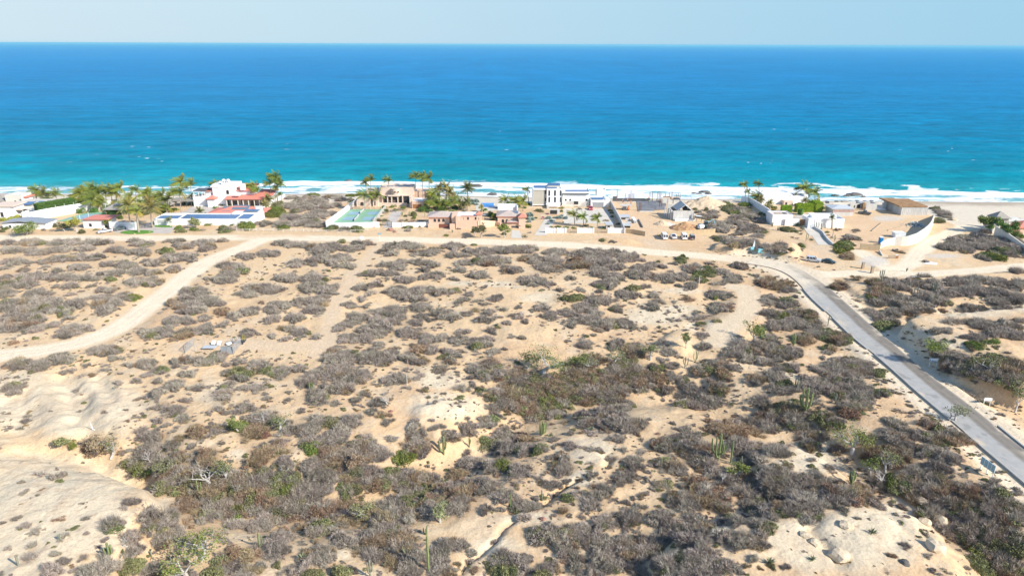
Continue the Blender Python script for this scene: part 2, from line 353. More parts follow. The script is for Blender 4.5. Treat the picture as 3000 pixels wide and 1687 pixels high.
class G:                                       # a growing mesh
    def __init__(s): s.v = []; s.f = []; s.c = []
    def quadpoly(s, pts, c=1.0):
        n = len(s.v); s.v += [tuple(p) for p in pts]; s.c += [c]*len(pts); s.f.append(tuple(range(n, n+len(pts))))
    def hull(s, a, b, c=1.0):                 # two loops of equal length joined, both capped
        n = len(s.v); k = len(a); s.v += [tuple(p) for p in a]+[tuple(p) for p in b]; s.c += [c]*(2*k)
        s.f.append(tuple(range(n+k-1, n-1, -1))); s.f.append(tuple(range(n+k, n+2*k)))
        for i in range(k): s.f.append((n+i, n+(i+1) % k, n+k+(i+1) % k, n+k+i))
    def box(s, x0, x1, y0, y1, z0, z1, c=1.0):
        s.hull([(x0, y0, z0), (x1, y0, z0), (x1, y1, z0), (x0, y1, z0)], [(x0, y0, z1), (x1, y0, z1), (x1, y1, z1), (x0, y1, z1)], c)
    def bar(s, p, q, w, h=None, c=1.0):       # beam of square section between two points
        p = Vector(p); q = Vector(q); d = (q-p).normalized(); u = d.cross(Vector((0, 0, 1)))
        if u.length < .01: u = Vector((1, 0, 0))
        u.normalize(); v = u.cross(d); h = h or w; u = u*w/2; v = v*h/2
        s.hull([p-u-v, p+u-v, p+u+v, p-u+v], [q-u-v, q+u-v, q+u+v, q-u+v], c)
    def tube(s, pts, rs, k=6, c=1.0, cap=True):
        pts = [Vector(p) for p in pts]; n0 = len(s.v)
        for i, p in enumerate(pts):
            d = (pts[min(i+1, len(pts)-1)]-pts[max(i-1, 0)]).normalized()
            u = d.cross(Vector((.13, 1, .07))).normalized(); v = d.cross(u)
            for j in range(k):
                a = 2*math.pi*j/k; s.v.append(tuple(p+(u*math.cos(a)+v*math.sin(a))*rs[i])); s.c.append(c)
        for i in range(len(pts)-1):
            for j in range(k):
                a = n0+i*k+j; b = n0+i*k+(j+1) % k; s.f.append((a, b, b+k, a+k))
        if cap:
            s.f.append(tuple(range(n0+k-1, n0-1, -1))); e = n0+(len(pts)-1)*k; s.f.append(tuple(range(e, e+k)))
    def obj(s, name, m, parent=None, smooth=False, loc=(0, 0, 0)):
        return obj(name, s.v, s.f, m, parent, smooth, loc, col=s.c)
rng = random.Random(7)
# ---------------------------------------------------------------- where scrub grows (x y rx ry kind; g grey, d dense dark, b brown, o olive, n bright green)
VEG = {
 (0, 650, 2.576): """60 150 60 14;250 150 130 22;480 150 150 25;720 150 130 22;1010 130 110 16;1080 165 120 18;1330 130 120 18;1530 150 110 20;1740 122 110 16;2150 125 130 14;2130 155 120 18;2400 120 70 18 o;2520 140 60 20;
90 205 80 20;290 220 110 25;460 205 150 16;620 200 90 14;880 210 110 18;1060 225 130 26;1240 215 60 12 o;1380 180 100 25;1560 190 100 25;2030 230 110 30;2250 170 110 20;2420 200 130 40;1850 255 90 30;
100 300 90 20;240 300 40 12;340 290 50 15;480 270 130 22;680 265 130 20;600 335 110 25;820 315 60 20;950 320 120 25;1150 300 120 22;1300 270 100 25;1420 255 100 25;1480 290 90 18;1740 330 130 38;2250 310 110 28;2440 270 110 35;2510 310 60 30;
30 345 40 12;190 355 50 10;350 330 40 10;450 370 60 12;670 388 25 8;780 380 60 10;880 380 90 16;1030 370 120 20;1170 380 90 14;1320 350 90 26;1780 370 130 35;
40 410 60 15;250 410 170 22;470 410 150 22;620 420 90 18;730 425 50 15;820 425 50 15;1090 450 180 42;1700 420 130 35;1570 420 40 14;2180 420 150 30;2380 420 120 30;60 460 80 18;200 470 90 22;420 480 40 15;540 480 60 12;690 480 40 10;
40 530 70 38;290 530 110 28;530 540 40 8;615 520 20 7;800 510 100 20;800 570 130 32;950 560 110 30;1000 562 60 22 n;1460 520 150 40;1980 500 210 42;1860 540 80 28;2340 490 110 48;2480 510 90 38;
120 600 130 32;350 600 150 38;560 610 80 30;610 635 45 18 o;820 610 120 34;1450 580 120 40;1560 590 120 40;1300 610 60 22 b;1650 545 15 8;1660 610 60 20;1970 600 30 10 b;2110 620 110 32;2300 600 110 30;2440 600 80 42;
60 650 70 28;180 660 120 32;380 660 120 28;330 655 60 18 o;500 680 60 22 o;520 720 40 14;790 660 90 36;1440 650 140 48;1680 675 75 30 b;1890 660 100 40;2060 650 90 34;1760 710 80 20;2220 720 80 34;2060 725 70 28;2380 660 90 38;
100 720 110 30;260 720 120 30;80 790 110 38;250 790 130 42;400 770 60 22;570 800 140 36;680 805 45 22;1290 740 80 32;1410 740 60 22;1540 725 60 18;1240 800 60 30;1080 820 40 28;1150 840 100 42;1260 840 60 32;1540 805 90 38;1400 835 70 34 b;1690 765 50 20;1290 885 30 13 b;1880 835 70 30;2180 800 70 22 b;2270 830 80 42;2060 850 60 24;2150 885 70 24;2390 860 45 26;2540 780 50 34;
530 850 80 24;95 912 35 8 b;780 965 150 44;880 1020 50 20;910 960 40 22 o;100 1070 70 34;180 1060 110 38;300 1080 80 42;450 1020 110 34;520 1040 70 24;460 1130 50 20;540 1115 50 20;630 1150 30 11;700 1150 35 12 b;660 1080 35 14;790 1075 25 11;800 1110 40 14;970 1070 50 24;1110 1060 90 34;1220 1110 60 22 o;1130 1140 50 17;1330 1080 50 24;1400 1040 150 27;1560 1050 80 24;1650 1010 80 34;1700 1070 50 24;1810 1045 70 24;1420 1140 80 24;
1830 1130 105 60 o;1740 1140 60 40;1990 1090 110 52;2120 1130 90 48;2250 1090 90 30;2440 1120 70 28;2320 1190 90 42;2500 1010 60 48;2540 900 40 28;
120 1250 70 22;190 1185 30 9;900 1210 35 18;1040 1195 45 20;1190 1190 50 28;1200 1255 50 24;1320 1210 50 18;1300 1250 40 17;1480 1250 60 16;1510 1195 20 10 b;1590 1240 30 11;1740 1225 60 18;1690 1260 60 18;1820 1250 60 20;1950 1245 60 18""",
 (900, 680, 2.576): """80 50 60 14 o;230 60 90 18 o;440 80 110 22;60 100 70 22;180 110 120 28;330 120 110 28;250 190 130 32;280 250 120 24;30 210 50 20;40 240 40 14;150 285 60 11;
720 100 170 28;620 150 80 20;850 150 140 28;960 130 90 22;1100 100 120 28;1120 165 110 26;1280 85 60 16 o;1300 140 150 32;1500 130 150 38;1650 120 110 32;1400 210 170 46;1550 280 120 38;1700 200 120 40;1880 140 120 28;1850 200 110 38;1830 260 130 55;2060 230 130 42 d;2180 200 110 38;2250 150 150 32;2420 190 110 38;2050 160 90 24;2200 290 80 38;2340 260 70 20;2520 270 90 38;
700 220 100 20;850 220 130 22;940 240 60 15;580 240 90 15;680 255 90 20;1180 225 100 28;1290 210 60 14 o;1070 260 35 20;1160 280 50 20;430 310 50 18;520 300 100 28;640 310 90 24;740 345 110 34;880 280 50 11;900 330 60 18;990 320 80 28;1290 320 110 34;1110 345 50 12;1700 360 130 52;1840 385 70 16;1970 345 60 12;2290 340 90 34;2260 390 130 28;2440 310 70 28;
40 340 80 48;60 400 90 38;190 420 80 38;130 360 40 18 o;230 345 30 9;350 380 35 9;400 415 70 26;500 395 70 18;480 455 50 20;590 450 40 16;700 440 130 42;860 430 140 28;1000 445 80 28;720 480 100 24;820 490 90 34;1110 435 60 16 o;1210 460 50 18;1340 405 40 9;1180 500 70 18;1290 515 40 16;1350 530 50 16;1430 490 70 26;300 470 60 18;420 490 50 17;330 540 70 26;450 550 50 17;90 500 100 38;40 520 60 28;70 580 100 42;170 540 40 28;
850 560 120 34;670 580 110 34;560 600 110 38;1040 600 110 42;1200 610 55 27;1110 640 70 28;870 620 60 24;950 650 50 28;1270 582 40 13 b;1370 595 60 24;1480 575 50 18;1600 560 40 13;1330 650 80 27;1440 630 40 13;1580 625 75 19;1680 628 25 9;1650 665 50 11;1520 680 50 13;1720 555 40 14;1700 585 35 13;1780 560 60 22;
1990 490 130 24 o;2100 560 120 38;2220 500 110 38;1960 600 100 38;1840 620 70 42;2000 670 110 34;2120 650 110 38;2260 680 100 42;2330 570 60 18;2420 470 90 28;2050 430 70 15;1900 430 40 11;2480 410 60 16;2540 560 40 22;2200 720 90 28;2400 680 60 34;2470 710 40 20;2550 720 30 11;
380 640 120 42;360 628 60 15 o;250 700 80 28;320 690 80 38;560 660 120 48;660 640 90 48;560 740 110 48;450 720 80 38;310 800 110 48;460 790 80 38;780 740 120 52;820 680 70 20;910 800 80 48;860 870 90 34 b;1020 790 60 38;1150 800 70 48;1180 735 70 24;1390 740 55 20;1440 710 30 18 o;1300 830 110 42;1370 815 70 28;1260 860 70 34;1400 890 60 28;1490 875 40 20;1540 775 40 18;1620 790 50 20;940 890 60 38;1030 890 50 28;640 900 70 42;770 940 80 48;860 970 60 28 b;220 880 70 34;170 855 30 14;290 930 110 58;400 930 110 58;500 920 90 58;430 940 70 20 o;560 960 70 48;540 840 60 28;180 970 60 28;130 1040 70 38;300 1020 110 58;380 1070 90 48;280 1150 80 48;40 1080 60 48;150 1100 50 18;170 1180 60 34;60 1220 80 48;75 780 50 28;
1010 1030 80 34;1100 910 100 38;1100 970 70 24;1270 915 35 17;1240 1030 50 24;1230 1090 50 28;1340 1080 60 42;1150 1175 60 28;1140 1065 25 18;700 1100 80 42;600 1100 60 24;740 1040 30 13;670 1030 25 11;850 1090 50 22;760 1165 40 12;1300 1190 35 20 o;1250 1130 50 20;430 1220 60 28;590 1210 35 18;370 1260 60 18;540 1270 80 18;
1390 1000 70 50 d;1450 1050 80 60 d;1600 1130 110 50 d;1520 1180 120 70 d;1700 1180 110 70 d;1420 1230 100 60 d;1830 1220 120 60 d;1930 1130 120 50 d;1800 1090 70 28;2010 1040 110 58 d;2130 960 110 58 d;2080 840 70 28;2330 840 70 34;2480 880 100 58 d;2300 1060 120 58 d;2150 1110 100 40 o;2400 1000 120 58 d;2500 1150 90 58;2300 1180 150 58 d;2100 1230 130 48 d;2500 1050 80 58""",
 (1700, 700, 3.22): """100 120 130 45;250 210 110 55;450 150 140 45;90 220 110 55;200 320 100 38;350 260 90 24;350 350 90 38;250 400 130 34;560 190 60 24;530 330 90 48;640 340 110 55;820 360 140 48;950 350 110 38;660 240 70 28;770 250 60 34;960 190 70 38 o;1060 260 110 42;880 220 60 24;740 210 40 18 o;860 297 35 9;1200 300 130 45 o;1340 300 90 34;1110 360 90 34 o;1500 250 90 32;1270 410 60 34 b;1400 420 100 45;1450 360 90 48;940 430 60 28;1060 430 90 34;1000 470 40 17;1570 450 60 20;1640 490 50 28 b;1670 340 50 18;1860 350 25 7;
1200 220 50 11 o;600 450 60 20;700 520 70 26;480 520 120 34;380 510 80 38;180 490 60 24;130 580 110 48;330 570 60 28;70 640 90 48;350 630 60 24;150 690 90 28;1300 520 150 55;1390 530 50 48 n;1270 550 40 17 n;1010 555 70 18 b;890 585 40 13;740 575 60 13;680 630 90 28;480 600 40 17;1310 640 140 50;1420 700 70 65;1520 690 50 18 n;1190 720 60 30 b;1100 690 50 18;990 720 35 17;1110 740 80 18;1290 770 40 28 o;850 755 50 13;940 755 50 9;820 690 20 8;
80 760 110 55;200 790 110 55;420 790 90 55;500 830 60 28;610 840 40 18;330 760 60 38;130 900 50 18;170 850 60 34;1140 800 50 55 o;1180 900 110 65;1210 980 110 65;1340 965 60 18;
1750 400 130 55 b;1880 420 120 48 b;2010 400 80 55 b;2100 480 60 28 b;1970 480 70 38;1760 560 110 55;1950 610 130 48;1960 580 90 22 n;1780 690 90 42;1880 720 110 48 o;2030 690 110 55;2160 700 80 65 d;1830 800 110 48;1950 820 110 48;2100 810 130 48;2200 880 90 55;1800 940 110 65;1750 1000 110 48;1500 1010 130 55;1420 1060 130 65;1600 1050 110 55;1880 1050 130 55;2100 920 110 80 d;2000 1070 130 55;1270 1160 160 55;1160 1220 120 55 d;1330 1200 100 48;1450 1200 110 38;1600 1130 110 48;1350 1280 80 55 d;1300 1400 120 48 d;1240 1330 60 55;1650 1310 100 48;1750 1150 130 24;1950 1210 130 38;2200 1200 60 38;1880 1370 110 55;2100 1300 60 38;
500 1020 110 55 d;780 960 60 24;60 970 70 38;350 970 90 38;830 1060 80 48;780 1120 70 38;400 1200 150 55 d;560 1250 140 55 d;720 1210 90 45 o;300 1290 150 65 d;650 1320 120 55;850 1280 90 48;950 1310 80 48;130 1280 130 65 d;100 1400 130 48 d;400 1390 130 55 d;800 1400 130 48 d;1040 1390 100 38;850 1180 80 38""",
 (2200, 700, 3.22): """270 90 80 55;380 100 45 38;480 60 45 28 o;620 150 30 14;870 80 80 50 n;960 60 30 38;1130 215 50 26 o;1950 60 160 38;1860 80 80 28;2200 30 200 45;2350 110 150 38 o;2480 90 90 45;2250 160 130 32 n;2060 100 60 28;1800 60 90 28;2500 30 80 38;2500 280 80 42;2080 285 70 12;1870 295 60 9;1620 150 60 45;1600 230 50 28;
1000 360 55 42 b;830 440 90 65 b;1480 295 35 24 o;1200 420 90 48 d;1300 400 110 48;1250 500 150 55 d;1450 340 110 24;1650 335 110 24;1400 430 130 48;1550 400 110 42;1700 430 110 55;1350 560 170 55;1200 580 120 38;1150 560 60 38 n;1600 540 140 48;1750 560 120 42;1900 400 110 48;1900 500 150 55;2100 380 150 48;2100 480 160 55;2300 400 150 48;2300 500 150 55;2500 430 120 55;2500 550 100 48;2350 580 130 48;1840 590 60 24 o;2100 640 110 28;1500 640 130 38;1650 630 130 42;1450 680 150 38;1350 690 110 28;1800 660 40 11 b;1950 660 60 15;2200 660 80 18;2450 650 130 18;
1600 760 110 24;1750 750 60 18;1900 760 110 28;2050 770 140 38;2180 800 110 48;2400 820 140 48;2530 760 60 38;1800 850 140 18;2350 900 150 32;2500 900 100 42;2100 920 110 22;2100 1000 70 32 n;2280 970 60 28 n;1250 800 100 48 o;1180 720 90 32;1330 780 70 28;1100 680 90 28;
1800 1080 120 55 d;1950 1120 160 65;2150 1180 170 55 o;2350 1150 150 75 d;2500 1200 100 75 d;1850 1200 80 38 d;2000 1250 110 55;2250 1270 150 65;2450 1300 140 55;2050 1320 60 28 b;
400 780 140 48;600 800 110 55;700 900 110 75 d;850 920 110 85 d;730 1030 90 38;150 1000 140 75;380 1060 150 48;250 1100 130 48;900 1160 220 55;750 1200 130 55;1050 1200 130 65;950 1250 200 60;600 1220 110 38;250 1220 120 24;1200 1250 90 45 o;230 1280 70 38;600 1300 60 28;780 1330 110 38;680 1110 50 28""",
 (2200, 1050, 3.22): """60 190 80 48;230 160 110 55;330 260 130 65;800 150 160 65;1000 130 160 75;950 240 160 55;700 260 130 55;830 330 130 55;1080 300 120 55;1060 380 130 55;950 480 150 75 d;300 450 90 48 o;430 430 90 48 o;620 400 60 55 o;100 400 110 65;200 560 170 65;450 570 150 75;700 540 110 75 d;780 600 90 75 d;150 650 130 55;600 700 150 55;560 800 110 48;230 840 150 55;60 800 80 55;830 850 90 48 b;740 1030 60 28;200 1060 150 55;600 1080 70 32;450 1150 160 65;250 1180 170 65;700 1170 160 55;150 1300 150 55;500 1290 200 65;750 1280 150 65;950 1270 90 55 o;
1250 320 80 34 o;1340 300 60 50;1350 610 90 48;1500 680 60 26;1680 600 110 50 d;1750 650 90 36 o;1900 700 120 50;1980 720 80 80 b;1640 720 110 36;1800 760 120 48;1400 760 130 80;1300 700 150 55;1450 850 140 85;1300 950 160 75;1700 870 130 55;1850 930 150 55;1750 1020 150 55;1550 1080 130 55;1400 1150 150 75 o;1250 1150 110 65;1550 1250 150 75 b;1700 1280 130 55;1950 1180 110 22 b;2080 1200 80 18 b;2300 1150 60 18;2330 1280 120 26;2250 1330 90 22;1900 1330 110 48;2100 1370 150 48;1680 1370 100 55;
1950 60 130 75;2200 110 160 75;2400 60 130 85 d;2350 230 180 55 d;2520 290 60 50;2050 200 120 34;2500 180 80 75 o""",
 (0, 1050, 2.275): """90 200 60 34;340 345 18 8;180 380 30 11;170 410 40 14;30 730 50 28;310 700 30 11;270 765 40 24;400 740 20 8;390 785 50 18;170 880 40 12;115 1060 30 14;180 1110 40 18;240 1140 35 18;570 1060 28 16;430 1180 45 22;575 1160 25 11;210 1240 50 28;200 1310 50 42;340 1400 70 42;370 1295 40 22;430 1340 45 18;650 1250 25 14;700 1200 30 18;560 1320 35 22 o;840 865 40 16;880 770 40 14;880 950 60 42;830 990 40 18;950 905 30 8;
750 1090 80 38;980 1050 90 48;1000 1120 110 65;1120 1060 90 58;1230 1090 60 28 b;1150 1160 100 48;1050 1190 80 38;850 1200 80 48;880 1280 100 45;700 1300 60 28;560 1430 90 28;680 1400 100 38;850 1380 110 48 o;1000 1400 90 48;480 570 44 40 n;620 580 70 46 b;400 560 40 28 o;
780 155 30 16;910 145 40 18;960 260 30 12;1060 140 45 24;1060 220 60 34;1160 170 60 28;1040 320 50 24;1100 310 40 24 o;1180 350 70 42;1220 400 60 28;1060 410 35 18;1125 435 35 16;950 480 50 18;910 385 30 13;950 365 30 12;1030 510 90 45;1300 185 50 12;1230 275 45 18;1310 480 65 42 b;1220 515 50 18 b;1160 560 60 28;1290 570 40 16;1410 440 40 18;1470 330 50 28;1450 470 60 24;1500 230 70 48;1620 190 50 24;1630 330 70 38;1730 190 50 24;1790 255 45 13;1600 440 70 40 n;1750 400 110 58;1720 480 110 58 b;1830 420 90 48 o;1900 480 90 42;1920 270 30 18;2050 140 80 48;2120 250 90 48;2240 290 40 24;2180 190 70 28;2170 80 70 28;2050 460 110 48;2080 560 90 48 o;2210 530 90 58;2170 410 90 34;2010 340 40 18;
1000 600 100 58;930 680 90 45 o;960 740 70 34 o;1100 680 120 58;1190 650 90 38 b;1380 640 90 42 b;1150 760 130 58;1100 850 100 45 d;1250 850 120 62 d;1400 720 110 62 d;1550 800 160 80 d;1650 880 120 58 b;1750 640 110 72 b;1850 580 90 58 b;1900 680 70 38;1750 760 90 58;1900 790 120 70 o;1880 860 130 65 o;2030 870 100 65;1850 960 150 65;1700 980 150 58;1620 980 80 38 n;1400 960 140 55;1250 970 110 45 b;1340 1080 60 55;1980 1010 130 48;1780 1080 110 58;1580 1100 80 42;1700 1120 70 38;2170 760 80 58;2160 850 80 42;2130 1130 150 62 o;2200 1040 90 48;2250 1170 60 58;2000 1120 60 38 d;1850 1190 110 48;1850 1280 110 48;1600 1310 160 55 b;1500 1370 130 45;1750 1370 60 38;1650 1410 80 38;1420 1420 90 38 o;2020 1380 70 38;2080 1420 80 28 o;2200 1320 60 28;2150 1300 60 24;2250 1420 50 28 b;1900 1400 60 28""",
 (900, 1050, 2.275): """110 80 60 24;230 80 110 65;330 110 110 55;250 180 80 38;600 130 70 38;510 140 50 24;150 200 50 28;70 250 80 38;200 285 40 18;430 345 50 20;500 370 60 18;530 410 50 18;310 270 35 12;510 300 40 18;300 410 90 52;60 420 70 55;240 480 80 48;160 520 90 55;60 560 100 55;360 560 130 75;450 620 130 75;330 640 90 55;560 520 60 34;730 490 90 42;740 570 120 55 d;650 640 70 45 n;870 450 50 28;730 420 60 28;830 405 30 14;950 500 90 38;1060 460 80 34;1210 410 80 48;1250 340 70 38;1210 260 50 38;1040 190 50 28;1180 110 60 34;1100 60 60 24;900 65 50 24;770 100 30 18;1150 200 30 18 o;1300 490 90 38;1190 540 80 40 o;1060 620 60 28;1320 590 110 48;1310 680 80 45 o;1100 680 110 38;1230 710 80 48;1460 580 110 55;1440 520 90 45 b;1560 590 70 38;
60 720 110 75;180 680 110 55 b;130 800 90 55;300 730 110 65;420 780 110 55;560 760 80 55 o;280 860 80 55 o;650 920 110 48;720 850 100 55;800 880 110 55 o;900 860 140 75;1000 770 110 45 b;1150 840 130 65;1400 740 110 48;1300 900 90 38;1600 830 70 28;1430 960 130 32;1480 980 90 18 d;1250 1000 130 24;1010 970 110 75;850 1000 130 65;780 960 80 45 d;600 1000 150 75;450 1000 90 45 o;500 1090 130 65;200 1050 110 55;60 1120 100 55;60 900 80 60;250 1200 80 38;400 1180 130 55;560 1180 120 55 d;650 1250 130 65;700 1320 130 55;480 1300 130 55;560 1360 60 45 b;850 1300 110 55;900 1230 90 48;1000 1220 80 34;900 1370 80 48;950 1420 60 24 b;1080 1350 50 18;1130 1400 40 18 b;1100 1290 60 18;100 1300 100 48;200 1400 90 34 o;700 1400 110 38;
1400 180 130 65 d;1330 270 80 55 d;1600 250 90 52 n;1700 300 90 48 o;1500 380 110 55 d;1650 370 90 42;1850 230 150 75 d;2000 240 130 65 d;2100 300 120 48;1980 340 100 28;1850 380 90 28;2100 90 130 55;1800 70 110 55 b;1570 150 60 28;1400 90 80 48 b;
1650 530 40 14;1780 570 60 24;1760 490 50 18;1900 480 50 18;2010 465 30 11;2080 530 50 24;2200 440 90 48;1910 600 50 24;2110 600 40 11;1680 650 90 28;1700 720 90 48;2180 690 80 42;2120 780 90 55;2230 620 40 18;1900 770 50 16;1980 880 70 38;1890 930 100 55;1800 880 50 18;1730 920 80 24;1450 1050 60 18;1700 1010 60 45 b;2120 950 50 24;2200 1000 70 48;2150 1060 110 48;2230 900 35 22;1980 1080 80 48;1550 1180 110 38;1700 1200 130 75;1820 1160 90 55 b;1930 1220 100 48;2100 1220 140 55;2230 1200 70 55;1300 1330 100 48;1430 1330 110 55;1240 1210 50 18;1350 1400 140 45 o;1600 1380 110 48;1550 1420 80 28;1780 1350 110 48;1950 1330 130 55;2100 1370 150 55;2200 1300 100 48;1900 1420 130 38;2240 1420 60 38;1700 1280 100 38""",
 (1900, 1250, 2.342): """250 70 130 55;300 130 150 48;350 200 110 55;100 110 90 55;80 240 90 38;200 260 80 34;180 300 50 18;100 370 80 48;30 420 40 18;380 250 110 65;430 320 90 48;600 100 110 48;680 160 120 65;730 220 90 38;560 350 90 38;700 360 70 45 b;350 370 70 38 b;420 420 130 48;280 500 130 65;460 520 130 55;620 440 110 38;900 150 110 55;880 310 120 55;850 390 90 38 d;1000 420 160 65;1180 420 120 55;1150 320 60 38;1240 280 50 22;1300 460 150 55;1100 520 180 65;950 540 100 65 d;1100 590 140 38;800 580 130 65;700 500 110 65;600 630 110 48;760 670 110 55;300 620 90 48;480 650 60 28;80 620 130 75;180 700 110 55;60 800 90 55;430 740 130 55;620 760 120 48;720 780 90 28;370 830 90 48;250 820 60 38;150 930 90 55 d;60 900 70 55;300 920 110 55;450 940 130 55;550 950 90 38;720 900 60 28;850 950 35 20 o;940 950 45 22;400 1000 150 38;130 1000 110 38;
1560 520 60 32;1740 545 40 18;1350 560 60 28;1880 590 60 24;1950 600 80 38;2080 660 120 55;1700 595 25 8;1550 420 40 14;1750 410 100 38 o;1850 470 110 38 o;2000 520 90 28;2150 560 110 48 o;2060 480 40 65 b;2250 720 100 65 d;2350 820 130 80 o;2400 700 140 75 d;2500 800 100 110 d;2300 920 140 75 o;2450 950 120 75 d;2550 600 60 48;2200 600 90 28;2350 560 110 38;2500 540 90 28;2380 430 90 24""",
 (450, 480, 5.152): """2050 445 90 28 n;2400 465 110 28 n;2100 500 160 35;2350 500 150 40;2250 570 200 45;2480 560 120 45;1900 610 110 60 o;1850 680 110 30 n;2050 620 150 60;2300 640 150 50;2500 660 120 50;1850 740 200 70 n;2150 700 100 40;2050 800 200 50;2300 800 200 50;2500 760 120 50;1700 890 200 40;1950 900 180 60;2200 880 200 50;2400 880 180 50;2540 900 90 50;1950 940 90 45 n;1400 930 130 50 n;1100 990 110 45 o;1200 980 80 40;2500 930 60 35 y;1050 1140 100 28;1160 1110 50 26 o;1330 1130 50 22;620 990 60 30 o;740 990 45 22 o""",
 (900, 480, 5.152): """90 460 110 32 n;230 560 140 45;120 580 110 45;420 490 130 30;300 480 110 20;500 530 110 35;680 460 100 26 n;650 520 70 50 o;100 650 130 45;300 640 150 40;450 600 100 35;180 720 150 40;330 740 120 45;60 760 90 40;100 830 110 50;250 810 60 35;180 920 55 30 y;360 950 110 40 o;70 940 60 30;760 970 150 35 n;550 980 80 25 o;60 910 90 40;710 990 60 20;1020 930 50 40;1180 840 60 22 o;1060 840 70 30 b;1180 700 50 50 o;1150 740 60 45;1300 700 60 40;1440 670 60 45 o;1370 680 60 30;1420 850 60 30;1500 850 40 28 o;1590 865 70 22 b;1720 880 90 18;1700 930 42 45 o;1830 930 55 40;1530 990 70 28;1300 1000 35 20;1110 915 20 25 o;1880 1150 40 30;2290 970 50 25;2380 1100 50 18;2100 1075 45 18 o""",
 (1500, 500, 6.586): """1760 1330 70 38 o;1950 1350 70 35;240 1260 60 40 o;320 1410 60 22;60 1440 100 25 o""",
 (1800, 520, 6.44): """1480 510 60 30;1540 590 60 30 o;1750 505 110 45 n;1750 600 90 40 n;1580 640 90 30;1850 640 110 40;1650 720 110 40;1850 720 120 50;1790 790 60 22 n;1700 760 80 30;2050 540 110 45 n;2200 580 200 50 o;2400 600 150 50;2300 650 130 40 n;2500 500 90 40 n;2550 560 60 30;2300 750 150 40;2450 760 130 50;1900 850 160 50;2050 880 180 60;2200 830 120 50;2050 980 200 55;1950 930 160 60;2350 850 130 50;2500 830 100 50;2450 930 120 40;2550 1000 60 40;2000 1130 130 50 o;2150 1170 150 60;2300 1150 120 50;2450 1130 100 45;2520 1180 60 60;2300 1230 150 50;2450 1250 110 50;2000 1160 60 35 o;1950 1160 50 30;2170 1080 40 20;1850 390 50 30;2040 450 50 14;2100 430 50 12""",
 (2120, 510, 5.855): """390 520 90 40 n;70 530 130 35 n;50 560 130 50 o;200 600 160 50;320 640 110 45;400 600 80 45 o;620 690 90 40 o;500 690 90 30;300 760 200 50;500 730 150 50;620 780 150 50;200 740 110 40;60 860 110 70;150 920 70 50;380 870 120 45;500 900 130 50;400 950 150 50;620 960 150 50;720 980 80 45 o;300 1010 100 30;150 1030 90 35;560 1060 110 40;430 1100 130 50;600 1110 120 60;150 1130 120 60;50 1150 70 60 o;280 1180 110 50;650 1230 140 50;700 1300 80 60;500 1150 110 60;970 1230 130 80;1050 1200 80 60;1160 1280 70 60 o;1340 1220 80 40 n;1340 1290 50 50;1080 940 130 35 o;1200 970 70 40 n;1330 1020 50 30;1270 1090 50 28;1180 1080 40 15;1500 1115 45 30 o;1570 1180 45 30 o;1780 980 50 40;1930 950 60 22 b;2000 940 50 25;2150 1080 110 45;2290 1100 70 50;2050 1230 130 70 n;2100 1180 130 60 o;2130 1290 80 50 n;2280 960 60 30;2240 990 40 20;1600 1370 60 20;1790 1040 30 15 b;1850 1080 30 15 b;1350 930 50 40 o;1320 960 40 30""",
 (2600, 600, 6.44): """960 290 100 45 o;900 60 120 22 o;1000 130 130 30;1100 200 110 45;950 110 100 20;1180 270 50 40;150 850 60 25;1100 760 200 45;1300 680 170 45;1000 780 150 30;1250 780 130 60;1450 610 150 45;1700 600 200 50;1900 650 200 60;1800 700 200 40;2100 640 150 50;2250 700 180 60;1850 800 180 50;2100 760 150 50;2350 800 180 60;1500 850 110 45;1450 880 80 30 b;2200 850 200 45;2450 860 100 50;2070 960 120 45 n;1850 980 140 50;2300 920 150 35;740 920 70 28 o;650 960 90 28;760 880 60 22;600 1040 60 22;720 1060 70 20;560 1120 70 22;1170 1235 90 14;1540 1215 80 26;1680 1225 60 14;2420 1190 140 60 o;2540 980 60 30 b;2500 1160 90 50;1350 550 150 14""",
 (2400, 550, 4.293): """400 610 45 60;500 650 50 45 o;470 530 45 30;360 850 100 40 b;650 930 65 38 n;1010 800 50 15 b""",
}
VEG[(0, 0, 1)] = "600 1400 110 36 d;760 1430 130 45 d;860 1480 90 40 d;640 1490 110 30 d;1000 1330 90 36 b;1080 1400 110 40 b;1200 1400 110 36 d;1000 1500 110 45 b;1150 1500 120 40 d;1130 1590 90 36 b;1330 1430 90 34 b;1560 1180 90 40 d;1640 1120 130 40 d;1750 1150 110 36 d;1880 1100 90 36 b;2050 1170 90 36;2150 1250 110 36 b;2050 1320 90 36 b;2300 1200 90 30 b;2400 1130 90 28;2600 1330 90 36 b;2700 1400 90 36;2800 1450 90 36 b;2850 1560 80 45 d;2950 1500 60 45 d;2500 1440 100 34 b;2250 1420 110 36;2050 1450 110 36 b;1780 1230 110 34;1650 1560 130 36;1850 1600 130 34;2040 1560 90 34"
PATCH = []
for (ox, oy, s), txt in VEG.items():
    for it in txt.replace('\n', '').split(';'):
        w = it.split()
        if len(w) < 4: continue
        x, y, rx, ry = map(float, w[:4])
        PATCH.append((ox+x/s, oy+y/s, rx/s, ry/s, w[4] if len(w) > 4 else 'g'))
